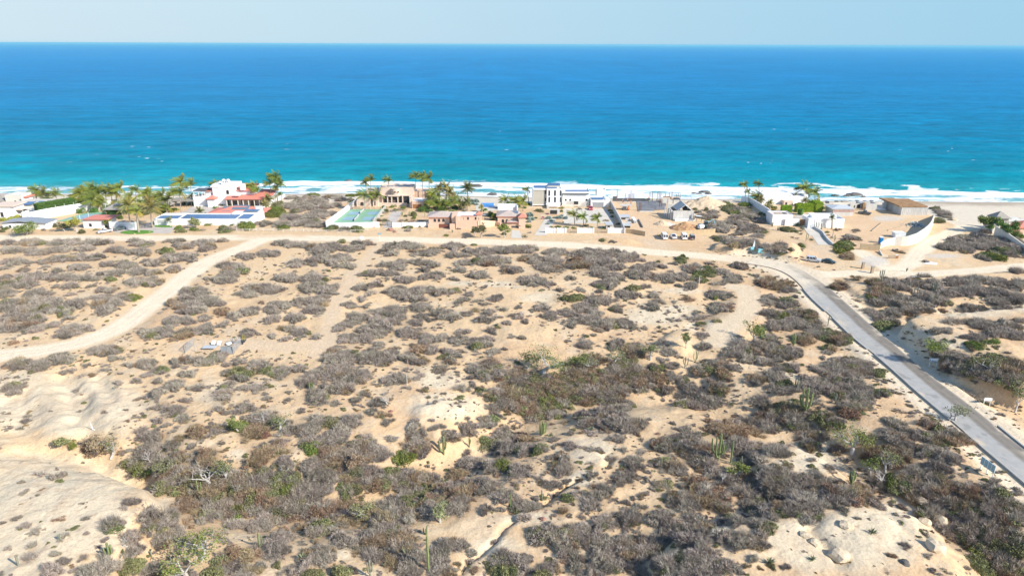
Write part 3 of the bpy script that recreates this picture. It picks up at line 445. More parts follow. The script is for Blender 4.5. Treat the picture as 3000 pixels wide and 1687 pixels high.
# ---------------------------------------------------------------- the land as one sheet
def axis(lo, hi, segs, far):                  # finely spaced inside, growing outside
    a = []; v = lo
    while v < hi:
        a.append(v)
        for s0, st in segs:
            if v < s0: v += st; break
        else: v += segs[-1][1]
    a.append(hi); st = segs[-1][1]; up = []; v = hi
    while v < far: st *= 1.35; v += st; up.append(v)
    st = segs[0][1]; dn = []; v = lo
    while v > -far: st *= 1.35; v -= st; dn.append(v)
    return np.array(dn[::-1]+a+up)
gx = axis(-330, 330, [(-150, 1.1), (130, .62), (1e9, .95)], 9000)
gy_in = []; v = 62.0
while v < 400: gy_in.append(v); v += .42 if v < 150 else (.6 if v < 260 else .75)
up = []; st = .8; vv = v
while vv < 900: up.append(vv); st *= 1.4; vv += st
dn = []; st = .5; vv = 62.0
while vv > -6000: st *= 1.4; vv -= st; dn.append(vv)
gy = np.array(dn[::-1]+gy_in+up)
GX, GY = np.meshgrid(gx, gy); X = GX.ravel(); Y = GY.ravel()
Z = H(X, Y)
dx_ = np.maximum(np.abs(X)-330, 0); dy_ = np.maximum(62-Y, 0); farr = np.hypot(dx_, dy_)
Z += sm(30, 900, farr)*np.where(Y < np.interp(X, BX, BY)-20, 10*(fbm(X/300, Y/300, 77, 3)-.35), 0)
PXv, PYv, dep = proj(X, Y, Z); vis = dep > 5
def mixc(c, new, k):
    k = np.clip(k, 0, 1)[:, None]; return c*(1-k)+np.array(new)*k
C = np.tile(np.array([.665, .475, .28]), (len(X), 1))
n1 = fbm(X/25, Y/25, 50, 4); n2 = fbm(X/5, Y/5, 51, 4); n3 = fbm(X/1.3, Y/1.3, 52, 3)
C = mixc(C, (.61, .41, .235), sm(.42, .7, n1)*.85)
C = mixc(C, (.65, .52, .355), sm(.52, .72, n2)*.55)
PALE = [(230, 1190, 240, 100), (60, 1170, 120, 110), (150, 1500, 320, 190), (60, 1600, 250, 200), (1300, 1190, 130, 45), (1600, 872, 90, 16), (1930, 925, 120, 32), (1880, 935, 60, 20), (2060, 955, 70, 24), (1460, 832, 60, 9), (1520, 840, 40, 6), (1990, 905, 60, 14), (2000, 852, 70, 10), (2370, 1345, 120, 50), (2450, 1580, 320, 110), (2580, 1520, 200, 80), (1720, 1320, 90, 50), (1800, 1260, 60, 30), (1700, 1400, 60, 30), (1560, 1520, 110, 25), (1450, 1600, 90, 40), (2850, 915, 130, 18), (2700, 975, 110, 18), (2790, 1010, 80, 20), (2300, 1105, 60, 20), (1350, 830, 50, 9), (2720, 832, 60, 8), (2690, 890, 60, 10), (2450, 885, 30, 10), (2100, 1260, 60, 18), (2080, 1470, 60, 30), (2080, 1080, 70, 20), (640, 1150, 80, 40), (900, 1480, 60, 30), (1230, 1430, 60, 14), (1960, 1540, 60, 30), (700, 1330, 40, 20), (980, 1620, 60, 25), (500, 1480, 60, 30), (1290, 1110, 90, 30), (2980, 900, 60, 16)]
pk = np.zeros(len(X))
for cx, cy, rx, ry in PALE:
    q = np.hypot((PXv-cx)/rx, (PYv-cy)/ry); pk = np.maximum(pk, 1-sm(.55, 1.1, q+(n3-.5)*.5+(n2-.5)*.5))
C = mixc(C, (.67, .56, .395), pk*vis*.9)
C = mixc(C, (.60, .46, .31), pk*vis*sm(.48, .66, fbm(X/3.2, Y/7, 54, 4))*.55)
C = mixc(C, (.50, .36, .235), pk*vis*sm(.70, .80, 1-np.abs(2*fbm(X/6, Y/9, 56, 4)-1))*.0+vis*(fbm(X/.9, Y/.9, 57, 2) > .74)*.5)
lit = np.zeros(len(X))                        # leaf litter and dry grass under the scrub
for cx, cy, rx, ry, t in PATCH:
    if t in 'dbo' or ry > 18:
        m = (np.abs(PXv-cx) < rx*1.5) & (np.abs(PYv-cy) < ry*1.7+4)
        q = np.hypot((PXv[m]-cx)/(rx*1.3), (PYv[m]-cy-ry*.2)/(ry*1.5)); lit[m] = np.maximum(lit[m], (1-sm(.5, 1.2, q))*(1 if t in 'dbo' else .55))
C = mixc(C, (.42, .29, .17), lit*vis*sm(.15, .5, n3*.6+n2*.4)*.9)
# beach and wet sand
ys_ = shoreY(X); yb = np.interp(X, BX, BY); t = (Y-yb)/np.maximum(ys_-yb, 5)
C = mixc(C, (.70, .60, .46), sm(-.1, .12, t+(n2-.5)*.2))
C = mixc(C, (.44, .36, .27), sm(.80, .96, t+(n2-.5)*.12))
RC = {'w': (.79, .665, .48), 's': (.64, .485, .325), 'p': (.68, .55, .385)}
for (p, w, c), (pts, _) in zip(ROADS, ROADS_W):
    d = seg_dist(X, Y, pts)+(n2-.5)*2.6+(n3-.5)*1.0
    C = mixc(C, RC[c], (1-sm(w*.55, w*1.35, d))*(.95 if c == 'w' else .8))
    if c == 'w':
        for off in (.42,): C = mixc(C, (.75, .66, .52), (1-sm(.25, .8, np.abs(seg_dist(X, Y, pts)-w*off)))*.45)
for (p, w, c), (pts, _) in zip(ROADS, ROADS_W):
    if c == 'w': C = mixc(C, (.60, .47, .31), (1-sm(.2, .55, np.abs(seg_dist(X, Y, pts)-w*.24)))*.34*sm(.3, .6, n2)); C = mixc(C, (.56, .42, .26), (1-sm(.3, 1.0, np.abs(seg_dist(X, Y, pts)-w*1.15)))*.3*sm(.4, .6, n2))
ORANGE = [((1760, 690), (2060, 705), (2060, 650), (1990, 640), (1850, 610), (1800, 560), (1780, 640)), ((2180, 740), (2330, 762), (2420, 745), (2330, 715)), ((2480, 720), (2560, 735), (2600, 690), (2660, 650), (2480, 630), (2430, 680)), ((700, 690), (900, 690), (880, 684), (700, 684))]
for poly in ORANGE:
    d = poly_sd(X, Y, PW(poly)); C = mixc(C, (.68, .47, .285), sm(-3, 2, d+(n2-.5)*5)*.7)
GREY = [(2600, 640, 60, 10), (2560, 765, 50, 18), (1700, 640, 70, 8), (2760, 750, 60, 8)]
for cx, cy, rx, ry in GREY:
    q = np.hypot((PXv-cx)/rx, (PYv-cy)/ry); C = mixc(C, (.60, .54, .46), (1-sm(.5, 1.1, q+(n3-.5)*.4))*.8)
d = seg_dist(X, Y, AC); C = mixc(C, (.70, .575, .41), (1-sm(6.5, 10.5, d+(n2-.5)*3)))
C = np.clip(C*(.92+.16*n3[:, None]), .02, .9)
nx, ny = len(gx), len(gy)
idx = np.arange(nx*ny).reshape(ny, nx)
quads = np.stack([idx[:-1, :-1], idx[:-1, 1:], idx[1:, 1:], idx[1:, :-1]], -1).reshape(-1, 4)
def gridmesh(name, V, Q, m, cols=None, an='tint'):
    me = bpy.data.meshes.new(name); me.vertices.add(len(V)); me.vertices.foreach_set('co', V.astype(np.float32).ravel())
    me.loops.add(Q.size); me.loops.foreach_set('vertex_index', Q.astype(np.int32).ravel())
    me.polygons.add(len(Q)); me.polygons.foreach_set('loop_start', np.arange(0, Q.size, 4, dtype=np.int32))
    me.update(calc_edges=True); me.validate(); me.polygons.foreach_set('use_smooth', [True]*len(me.polygons))
    if cols is not None:
        for nm, cc in cols.items():
            a = me.color_attributes.new(nm, 'FLOAT_COLOR', 'POINT')
            a.data.foreach_set('color', np.c_[cc, np.ones(len(cc))].astype(np.float32).ravel())
    me.materials.append(m); o = bpy.data.objects.new(name, me); COL.objects.link(o); return o
gr_ = 0
soil = mat('dry_soil', (1, 1, 1), rough=.95, spec=.1, nscale=2.2, namt=.10, bump=.20, bscale=1.1, attr='tint')
nt_ = soil.node_tree; bpn = [n for n in nt_.nodes if n.type == 'BUMP'][0]
pr_ = nt_.nodes['Principled BSDF']; src_ = pr_.inputs['Base Color'].links[0].from_socket
gn_ = nt_.nodes.new('ShaderNodeTexNoise'); gn_.inputs['Scale'].default_value = 4.5; gn_.inputs['Detail'].default_value = 3
gt_ = nt_.nodes.new('ShaderNodeTexCoord'); nt_.links.new(gt_.outputs['Object'], gn_.inputs['Vector'])
gm_ = nt_.nodes.new('ShaderNodeMapRange'); gm_.inputs['From Min'].default_value = .60; gm_.inputs['From Max'].default_value = .68; gm_.inputs['To Min'].default_value = 0; gm_.inputs['To Max'].default_value = .55; nt_.links.new(gn_.outputs['Fac'], gm_.inputs['Value'])
gx2 = nt_.nodes.new('ShaderNodeMix'); gx2.data_type = 'RGBA'; nt_.links.new(gm_.outputs[0], gx2.inputs[0]); nt_.links.new(src_, gx2.inputs[6]); gx2.inputs[7].default_value = (.36, .26, .17, 1); nt_.links.new(gx2.outputs[2], pr_.inputs['Base Color'])
land = gridmesh('ground', np.c_[X, Y, Z], quads, soil, {'tint': C}); tag(land, kind='structure')

# ---------------------------------------------------------------- the asphalt road
def draped(name, loop_rows, m, kind='structure', lift=.05, label=None, cat=None):
    rows = np.array(loop_rows); nr, nc = rows.shape[:2]; P = rows.reshape(-1, 2)
    zz = H(P[:, 0], P[:, 1])+lift
    v = np.c_[P, zz]; id2 = np.arange(nr*nc).reshape(nr, nc)
    q = np.stack([id2[:-1, :-1], id2[:-1, 1:], id2[1:, 1:], id2[1:, :-1]], -1).reshape(-1, 4)
    o = gridmesh(name, v, q, MT[m] if isinstance(m, str) else m); tag(o, label, cat, kind=kind); return o
asph = bpy.data.materials.new('worn_asphalt'); asph.use_nodes = True
t_ = asph.node_tree; Lk = t_.links.new; bs = t_.nodes['Principled BSDF']; bs.inputs['Roughness'].default_value = .9; bs.inputs['Specular IOR Level'].default_value = .08
at = t_.nodes.new('ShaderNodeAttribute'); at.attribute_name = 'tint'
tn = t_.nodes.new('ShaderNodeTexNoise'); tn.inputs['Scale'].default_value = .8; tn.inputs['Detail'].default_value = 8
tc = t_.nodes.new('ShaderNodeTexCoord'); Lk(tc.outputs['Object'], tn.inputs['Vector'])
mr = t_.nodes.new('ShaderNodeMapRange'); mr.inputs['To Min'].default_value = .84; mr.inputs['To Max'].default_value = 1.16
Lk(tn.outputs['Fac'], mr.inputs['Value']); cb = t_.nodes.new('ShaderNodeCombineColor'); [Lk(mr.outputs[0], cb.inputs[k]) for k in range(3)]
mx = t_.nodes.new('ShaderNodeMix'); mx.data_type = 'RGBA'; mx.blend_type = 'MULTIPLY'; mx.inputs[0].default_value = 1
Lk(at.outputs['Color'], mx.inputs[6]); Lk(cb.outputs[0], mx.inputs[7]); Lk(mx.outputs[2], bs.inputs['Base Color'])
AL3, AR3 = resamp(AL2, 220), resamp(AR2, 220); nc = 25
us = np.linspace(0, 1, nc); rows = AL3[:, None]*(1-us[None, :, None])+AR3[:, None]*us[None, :, None]
PR = rows.reshape(-1, 2); zz = H(PR[:, 0], PR[:, 1])
zc = H(((AL3+AR3)/2)[:, 0], ((AL3+AR3)/2)[:, 1])
for _ in range(25): zc = sm3(zc)
zroad = np.repeat(zc, nc)+.12
U = np.tile(us, len(AL3)); S = np.repeat(np.linspace(0, 1, len(AL3)), nc)
cr = np.tile(np.array([.385, .372, .345]), (len(U), 1))
nn = fbm(PR[:, 0]/6, PR[:, 1]/6, 61, 3)
def lane(c0, wd): return np.exp(-((U-c0+(nn-.5)*.05)/wd)**2)
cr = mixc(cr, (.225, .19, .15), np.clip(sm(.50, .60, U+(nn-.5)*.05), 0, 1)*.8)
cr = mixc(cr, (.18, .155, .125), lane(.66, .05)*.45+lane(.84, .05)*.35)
cr = mixc(cr, (.41, .39, .36), lane(.18, .05)*.4+lane(.38, .05)*.4)
cr = mixc(cr, (.62, .54, .42), (1-sm(.0, .05, U))*.8+sm(.95, 1, U)*.8)
cr = mixc(cr, (.69, .585, .44), 1-sm(.06, .26, S+(nn-.5)*.16+(U-.5)*.03))
crk = vn(PR[:, 0]/.9, PR[:, 1]/.9, 88); cr *= (1-.22*(crk > .86)+.10*(crk < .1))[:, None]; cr = mixc(cr, (.60, .50, .37), sm(.62, .74, fbm(PR[:, 0]/3, PR[:, 1]/5, 89, 3))*(sm(.75, 1, U)+sm(.25, 0, U)+.15))
id2 = np.arange(len(U)).reshape(-1, nc); q = np.stack([id2[:-1, :-1], id2[:-1, 1:], id2[1:, 1:], id2[1:, :-1]], -1).reshape(-1, 4)
zroad = np.maximum(zroad, -50)
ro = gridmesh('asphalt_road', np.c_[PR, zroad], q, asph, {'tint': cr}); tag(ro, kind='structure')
# the land is pressed under the road bed
me = land.data
dd = seg_dist(X, Y, AC); m = dd < 9
ctr = (AL3+AR3)/2
if m.any():
    xi, yi = X[m], Y[m]; k = np.argmin(np.hypot(xi[:, None]-ctr[None, :, 0], yi[:, None]-ctr[None, :, 1]), 1)
    hw = np.hypot(*(AL3-AR3).T)[k]/2; dq = np.hypot(xi-ctr[k, 0], yi-ctr[k, 1]); w_ = 1-sm(hw+.7, hw+3.0, dq)
    edge = zc[k]-.02; Z[m] = Z[m]*(1-w_)+edge*w_
    inside = dq < hw+.35; zt = Z[m]; zt[inside] = np.minimum(zt[inside], zc[k][inside]-.10); Z[m] = zt
    me.vertices.foreach_set('co', np.c_[X, Y, Z].astype(np.float32).ravel()); me.update()
# low kerbs along the left edge, coloured dark to carry the gutter shadow
for i, (a, b) in enumerate([(42, 70), (76, 106), (110, 154), (160, 215)]):
    g = G(); off = AL3-(AR3-AL3)/np.hypot(*(AR3-AL3).T)[:, None]*.35
    for k in range(a, b-1):
        p, q_ = off[k], off[k+1]; g.bar((p[0], p[1], zc[k]+.16), (q_[0], q_[1], zc[k+1]+.16), .3, .34)
    tag(g.obj('road_kerb', 'concd'), ['low dark kerb along the top bend of the asphalt road', 'dark kerb left of the asphalt road beside the brown shrubs', 'dark kerb on the left road edge by the curved culvert', 'dark kerb between asphalt road and the blue grey billboard'][i], 'kerb', 'kerbs along the left road edge')
g = G(); off = AR3+(AR3-AL3)/np.hypot(*(AR3-AL3).T)[:, None]*.5
for k in range(168, 185): g.bar((*off[k], zc[k]+.2), (*off[k+1], zc[k+1]+.2), .3, .4)
tag(g.obj('road_kerb', 'concd'), 'short dark kerb on the right edge of the asphalt road', 'kerb')

# ---------------------------------------------------------------- the sea
def sea_noise(x, y): return fbm(x/9, y/4, 90, 4)
sx = axis(-420, 420, [(1e9, 1.6)], 60000)
a = []; v = 325.0
while v < 1200:
    a.append(v); v += .9 if v < 430 else (1.6 if v < 560 else (3 if v < 750 else 6))
st = 8.0
while v < 62000: a.append(v); st *= 1.25; v += st
sy = np.array(a); SXg, SYg = np.meshgrid(sx, sy); x = SXg.ravel(); y = SYg.ravel()
off = y-shoreY(x)                             # metres off shore
wob = (fbm(x/45, x*0+7, 91, 3)-.5)*16
fade = 1-sm(300, 900, off)
sz = SEA + fade*(.55*np.sin((off+wob*1.5)/6.2)*sm(20, 60, off)*(.4+fbm(x/60, y/30, 92, 2)) + .35*(sea_noise(x, y)-.5)*sm(0, 20, off))
br = np.interp(x, [-420, -165, -130, -60, 20, 100, 180, 330], [22, 24, 31, 35, 34, 32, 29, 17])+wob*.5   # where the breaker stands
amp = np.interp(x, [-420, -170, -140, 330], [.0, .0, 1.0, 1.0])*(.6+.6*vn(x/18, x*0+1, 95))
cr_ = np.exp(-((off-br)/3.2)**2); sz += cr_*amp*1.1
br2 = np.interp(x, [-420, 0, 60, 330], [60, 56, 50, 34])+wob*.9
sz += np.exp(-((off-br2)/5)**2)*.9*np.interp(x, [-420, -60, 0, 120, 330], [.7, .7, .3, 1, 1])
nf = fbm(x/16, y/5, 96, 5); nf2 = fbm(x/5, y/2.2, 97, 4); nf3 = fbm(x/2.0, y/1.2, 98, 3)
foam = amp*np.exp(-(np.where(off > br, (off-br)/3.4, (off-br)/7.5))**2)*1.9*(.35+1.2*nf2)
inner = sm(br+2, br-3, off)*sm(-3, 1, off)
lace = 1-np.abs(2*nf2-1)*3.2
foam = np.maximum(foam, inner*(.30+.55*sm(.42, .62, nf)+.35*lace*sm(.35, .6, nf))*np.interp(x, [-420, -200, -150, 330], [.75, .95, 1, 1.25]))
outer = np.exp(-((off-br-7)/8)**2)*sm(.52, .68, nf)*np.interp(x, [-420, -170, 0, 330], [.15, .2, .7, .9]); foam = np.maximum(foam, outer*.75)
rt = sm(60, 120, x)*sm(.50, .64, fbm(x/13, y/6, 99, 4))*sm(br-1, br+4, off)*sm(br+22, br+12, off); foam = np.maximum(foam, rt*.7)
swash = np.exp(-((off-.5)/1.6)**2)*.9*(.4+nf2); foam = np.maximum(foam, swash)
cap = sm(.835, .88, vn(x/5+3, y/1.6, 101))*sm(.62, .74, fbm(x/50, y/25, 102, 3))*sm(40, 80, off)*(1-sm(350, 700, off)); foam = np.maximum(foam, cap*.8*(vn(x/3, y/2, 131) > .8))
foam = np.clip(foam, 0, 1)
def ramp(v, pts):
    xs = [p[0] for p in pts]; return np.stack([np.interp(v, xs, [p[1][k] for p in pts]) for k in range(3)], -1)
offn = off+(fbm(x/120, y/60, 103, 4)-.5)*60*sm(40, 200, off)
SC = ramp(offn, [(-5, (.22, .38, .37)), (8, (.13, .38, .40)), (28, (.022, .32, .36)), (60, (.001, .255, .325)), (130, (.0, .22, .32)), (260, (.0, .20, .345)), (600, (.0, .19, .38)), (1500, (.0, .18, .40)), (6000, (.0, .19, .43))])
bl = fbm(x/70, y/22, 105, 4)*.6+.4*fbm(x/400, y/110, 106, 4); SC *= (1+.5*(bl[:, None]-.5)*(1-sm(2500, 9000, off))[:, None])
wat = bpy.data.materials.new('sea_water'); wat.use_nodes = True; t_ = wat.node_tree; Lk = t_.links.new; bs = t_.nodes['Principled BSDF']
bs.inputs['Roughness'].default_value = .35; bs.inputs['Specular IOR Level'].default_value = .012; bs.inputs['IOR'].default_value = 1.33
at = t_.nodes.new('ShaderNodeAttribute'); at.attribute_name = 'tint'; af = t_.nodes.new('ShaderNodeAttribute'); af.attribute_name = 'foam'
tc = t_.nodes.new('ShaderNodeTexCoord')
def noise(scale, vec, det=6, rough=.55):
    mp = t_.nodes.new('ShaderNodeMapping'); mp.inputs['Scale'].default_value = vec; n = t_.nodes.new('ShaderNodeTexNoise')
    n.inputs['Scale'].default_value = scale; n.inputs['Detail'].default_value = det; n.inputs['Roughness'].default_value = rough
    Lk(tc.outputs['Object'], mp.inputs[0]); Lk(mp.outputs[0], n.inputs['Vector']); return n
def math_(op, a, b=None, clamp=False):
    n = t_.nodes.new('ShaderNodeMath'); n.operation = op; n.use_clamp = clamp
    for i, q in enumerate((a, b)):
        if q is None: continue
        if isinstance(q, (int, float)): n.inputs[i].default_value = q
        else: Lk(q, n.inputs[i])
    return n.outputs[0]
nA = noise(.11, (.5, 1, 1), 8, .7); nB = noise(.35, (.45, 1, 1)); nC = noise(.012, (.5, 1, 1), 10, .75); nD = noise(.03, (.5, 1, 1), 10, .8)
h = math_('ADD', math_('MULTIPLY', nA.outputs['Fac'], 2.6), math_('MULTIPLY', nB.outputs['Fac'], .9))
h = math_('ADD', h, math_('MULTIPLY', nC.outputs['Fac'], 7.0))
bp = t_.nodes.new('ShaderNodeBump'); bp.inputs['Strength'].default_value = .85; bp.inputs['Distance'].default_value = 1.0
Lk(h, bp.inputs['Height']); Lk(bp.outputs[0], bs.inputs['Normal'])
# broken foam edge
fn = noise(.55, (.6, 1, 1), 8, .65)
ff = math_('ADD', af.outputs['Fac'], math_('MULTIPLY', math_('SUBTRACT', fn.outputs['Fac'], .5), .75))
mrf = t_.nodes.new('ShaderNodeMapRange'); mrf.inputs['From Min'].default_value = .32; mrf.inputs['From Max'].default_value = .72; Lk(ff, mrf.inputs['Value'])
# dapple: light and dark wave facets painted into the water colour
dm = t_.nodes.new('ShaderNodeMapRange'); dm.inputs['From Min'].default_value = .3; dm.inputs['From Max'].default_value = .7; dm.inputs['To Min'].default_value = .48; dm.inputs['To Max'].default_value = 1.58
Lk(math_('ADD', math_('ADD', math_('MULTIPLY', nA.outputs['Fac'], .45), math_('MULTIPLY', nD.outputs['Fac'], .3)), math_('MULTIPLY', nC.outputs['Fac'], .25)), dm.inputs['Value'])
cb = t_.nodes.new('ShaderNodeCombineColor'); [Lk(dm.outputs[0], cb.inputs[k]) for k in range(3)]
mx = t_.nodes.new('ShaderNodeMix'); mx.data_type = 'RGBA'; mx.blend_type = 'MULTIPLY'; mx.inputs[0].default_value = 1
Lk(at.outputs['Color'], mx.inputs[6]); Lk(cb.outputs[0], mx.inputs[7])
m2 = t_.nodes.new('ShaderNodeMix'); m2.data_type = 'RGBA'; Lk(mrf.outputs[0], m2.inputs[0]); Lk(mx.outputs[2], m2.inputs[6]); m2.inputs[7].default_value = (.86, .89, .90, 1)
Lk(m2.outputs[2], bs.inputs['Base Color'])
rr = t_.nodes.new('ShaderNodeMapRange'); rr.inputs['To Min'].default_value = .35; rr.inputs['To Max'].default_value = .9; Lk(mrf.outputs[0], rr.inputs['Value']); Lk(rr.outputs[0], bs.inputs['Roughness'])
nx, ny = len(sx), len(sy); idx = np.arange(nx*ny).reshape(ny, nx)
Q = np.stack([idx[:-1, :-1], idx[:-1, 1:], idx[1:, 1:], idx[1:, :-1]], -1).reshape(-1, 4)
f3 = np.stack([foam]*3, -1)
sea = gridmesh('sea', np.c_[x, y, sz], Q, wat, {'tint': SC, 'foam': f3}); tag(sea, kind='structure')
# sea air
g = G(); g.box(-61000, 61000, -6500, 62500, -60, 76); hz = g.obj('haze', 'white'); hz.data.materials.clear()
hm = bpy.data.materials.new('sea_haze'); hm.use_nodes = True; tt = hm.node_tree; tt.nodes.clear()
ho = tt.nodes.new('ShaderNodeOutputMaterial'); hv = tt.nodes.new('ShaderNodeVolumePrincipled')
hv.inputs['Color'].default_value = (.30, .77, 1, 1); hv.inputs['Density'].default_value = 4.5e-5; hv.inputs['Anisotropy'].default_value = .0
tt.links.new(hv.outputs[0], ho.inputs['Volume']); hz.data.materials.append(hm); tag(hz, kind='stuff')
# ---------------------------------------------------------------- things one can steer by, for telling look-alikes apart
LAND = [(170, 590, 'the flat solar-roofed house'), (180, 625, 'the white tennis court wall'), (283, 640, 'the small red-roofed white house'), (70, 655, 'the low white corner house'), (400, 682, 'the oval grass island'), (345, 655, 'the white gate wall'), (655, 560, 'the white twin-domed villa'), (680, 615, 'the red roof with solar panels'), (590, 650, 'the long white garage wall'), (800, 600, 'the white sloping boundary wall'), (880, 676, 'the white rail fence'), (730, 706, 'the dirt track mouth'), (1050, 635, 'the green sports court'), (1160, 575, 'the peach round-tower villa'), (1235, 595, 'the peach brown-door garage'), (1290, 640, 'the hip-roofed gatehouse'), (1365, 645, 'the blank peach wall'), (1430, 602, 'the blue swimming pool'), (1490, 640, 'the peach pyramid-roof tower'), (1615, 575, 'the white slot-window house'), (1755, 590, 'the white garage block'), (1690, 675, 'the white front garden wall'), (1880, 600, 'the wet concrete slab'), (1995, 625, 'the gabled concrete shell'), (1985, 697, 'the parked vans'), (2068, 590, 'the pale sand heap'), (2220, 600, 'the blue-shaded white wall'), (2290, 640, 'the small white block'), (2355, 650, 'the brown wooden gate'), (2425, 640, 'the large white block'), (2205, 742, 'the pale blue boxes'), (2420, 690, 'the curved concrete drive'), (2385, 765, 'the silver parked car'), (2460, 615, 'the tin-roofed concrete hall'), (2655, 605, 'the plywood-roofed shell'), (2583, 705, 'the blue portable toilet'), (2690, 680, 'the curved concrete wall'), (2545, 725, 'the tan site gate'), (2541, 785, 'the stone gate pillars'), (2900, 660, 'the beach house trees'), (2650, 1000, 'the shaded road cutting'), (2735, 1056, 'the small white sign'), (2890, 1172, 'the two-legged white sign'), (2888, 1370, 'the grey slatted billboard'), (2360, 1165, 'the big candelabra cactus'), (2105, 1325, 'the green forked cactus'), (1590, 1050, 'the big green tree'), (2510, 1290, 'the feathery green tree'), (2195, 960, 'the bright green bush'), (620, 1385, 'the forked white dead tree'), (440, 1335, 'the leaning white dead tree'), (590, 1600, 'the bottom left green tree'), (1255, 1610, 'the single tall cactus'), (1302, 1300, 'the short stout cactus'), (1585, 1250, 'the organ pipe cluster'), (1600, 1430, 'the cracked gully'), (2480, 1600, 'the bare pale mound'), (200, 1500, 'the bare left mound'), (2360, 1345, 'the small bare hump'), (230, 1180, 'the fluted pale slope'), (615, 1015, 'the broken wire enclosure'), (370, 940, 'the curving dirt road'), (620, 770, 'the curving dirt road'), (60, 1035, 'the dirt road bend'), (1060, 780, 'the faint sandy trail'), (960, 930, 'the faint sandy trail'), (1380, 835, 'the pale bare patch'), (1590, 875, 'the wide pale clearing'), (1920, 930, 'the white eroded shelf'), (2170, 930, 'the sandy wash'), (2420, 900, 'the asphalt road bend'), (2560, 1030, 'the long asphalt road'), (2620, 760, 'the beach track'), (2940, 790, 'the right dirt road'), (1280, 1190, 'the pale scooped hollow'), (850, 1100, 'the olive round bush'), (280, 1320, 'the dark gully shrubs'), (2000, 745, 'the wide dirt road'), (1300, 705, 'the wide dirt road'), (300, 700, 'the left dirt road'), (2850, 900, 'the pale ridge top'), (2800, 1140, 'the roadside thicket')]
ORD = ['first', 'second', 'third', 'fourth', 'fifth', 'sixth', 'seventh', 'eighth', 'ninth', 'tenth', 'eleventh', 'twelfth', 'thirteenth', 'fourteenth', 'fifteenth', 'sixteenth', 'seventeenth', 'eighteenth']
PEND = []                                      # (object, description, category, px, py)
def later(o, desc, cat, px, py, group): PEND.append((o, desc, cat, px, py, group))
def settle_labels():
    B = {}
    for it in PEND:
        o, desc, cat, px, py, group = it
        best = min(LAND, key=lambda l: (l[0]-px)**2+((l[1]-py)*1.6)**2)
        dx, dy = px-best[0], (py-best[1])*1.6
        if max(abs(dx), abs(dy)) < 14: rel = 'right beside'
        elif abs(dx) > abs(dy)*2.2: rel = 'left of' if dx < 0 else 'right of'
        elif abs(dy) > abs(dx)*2.2: rel = 'beyond' if dy < 0 else 'nearer than'
        else: rel = ('beyond and ' if dy < 0 else 'nearer and ')+('left of' if dx < 0 else 'right of')
        B.setdefault((desc, rel, best[2]), []).append(it)
    for (desc, rel, lm), its in B.items():
        its.sort(key=lambda i: i[3])
        for k, (o, d, cat, px, py, group) in enumerate(its):
            if len(its) == 1: lb = '%s %s %s' % (desc, rel, lm)
            elif len(its) == 2: lb = '%s %s %s, %s one' % (desc, rel, lm, ('left', 'right')[k])
            else: lb = '%s %s %s, %s from left' % (desc, rel, lm, ORD[min(k, 17)])
            tag(o, lb, cat, group)

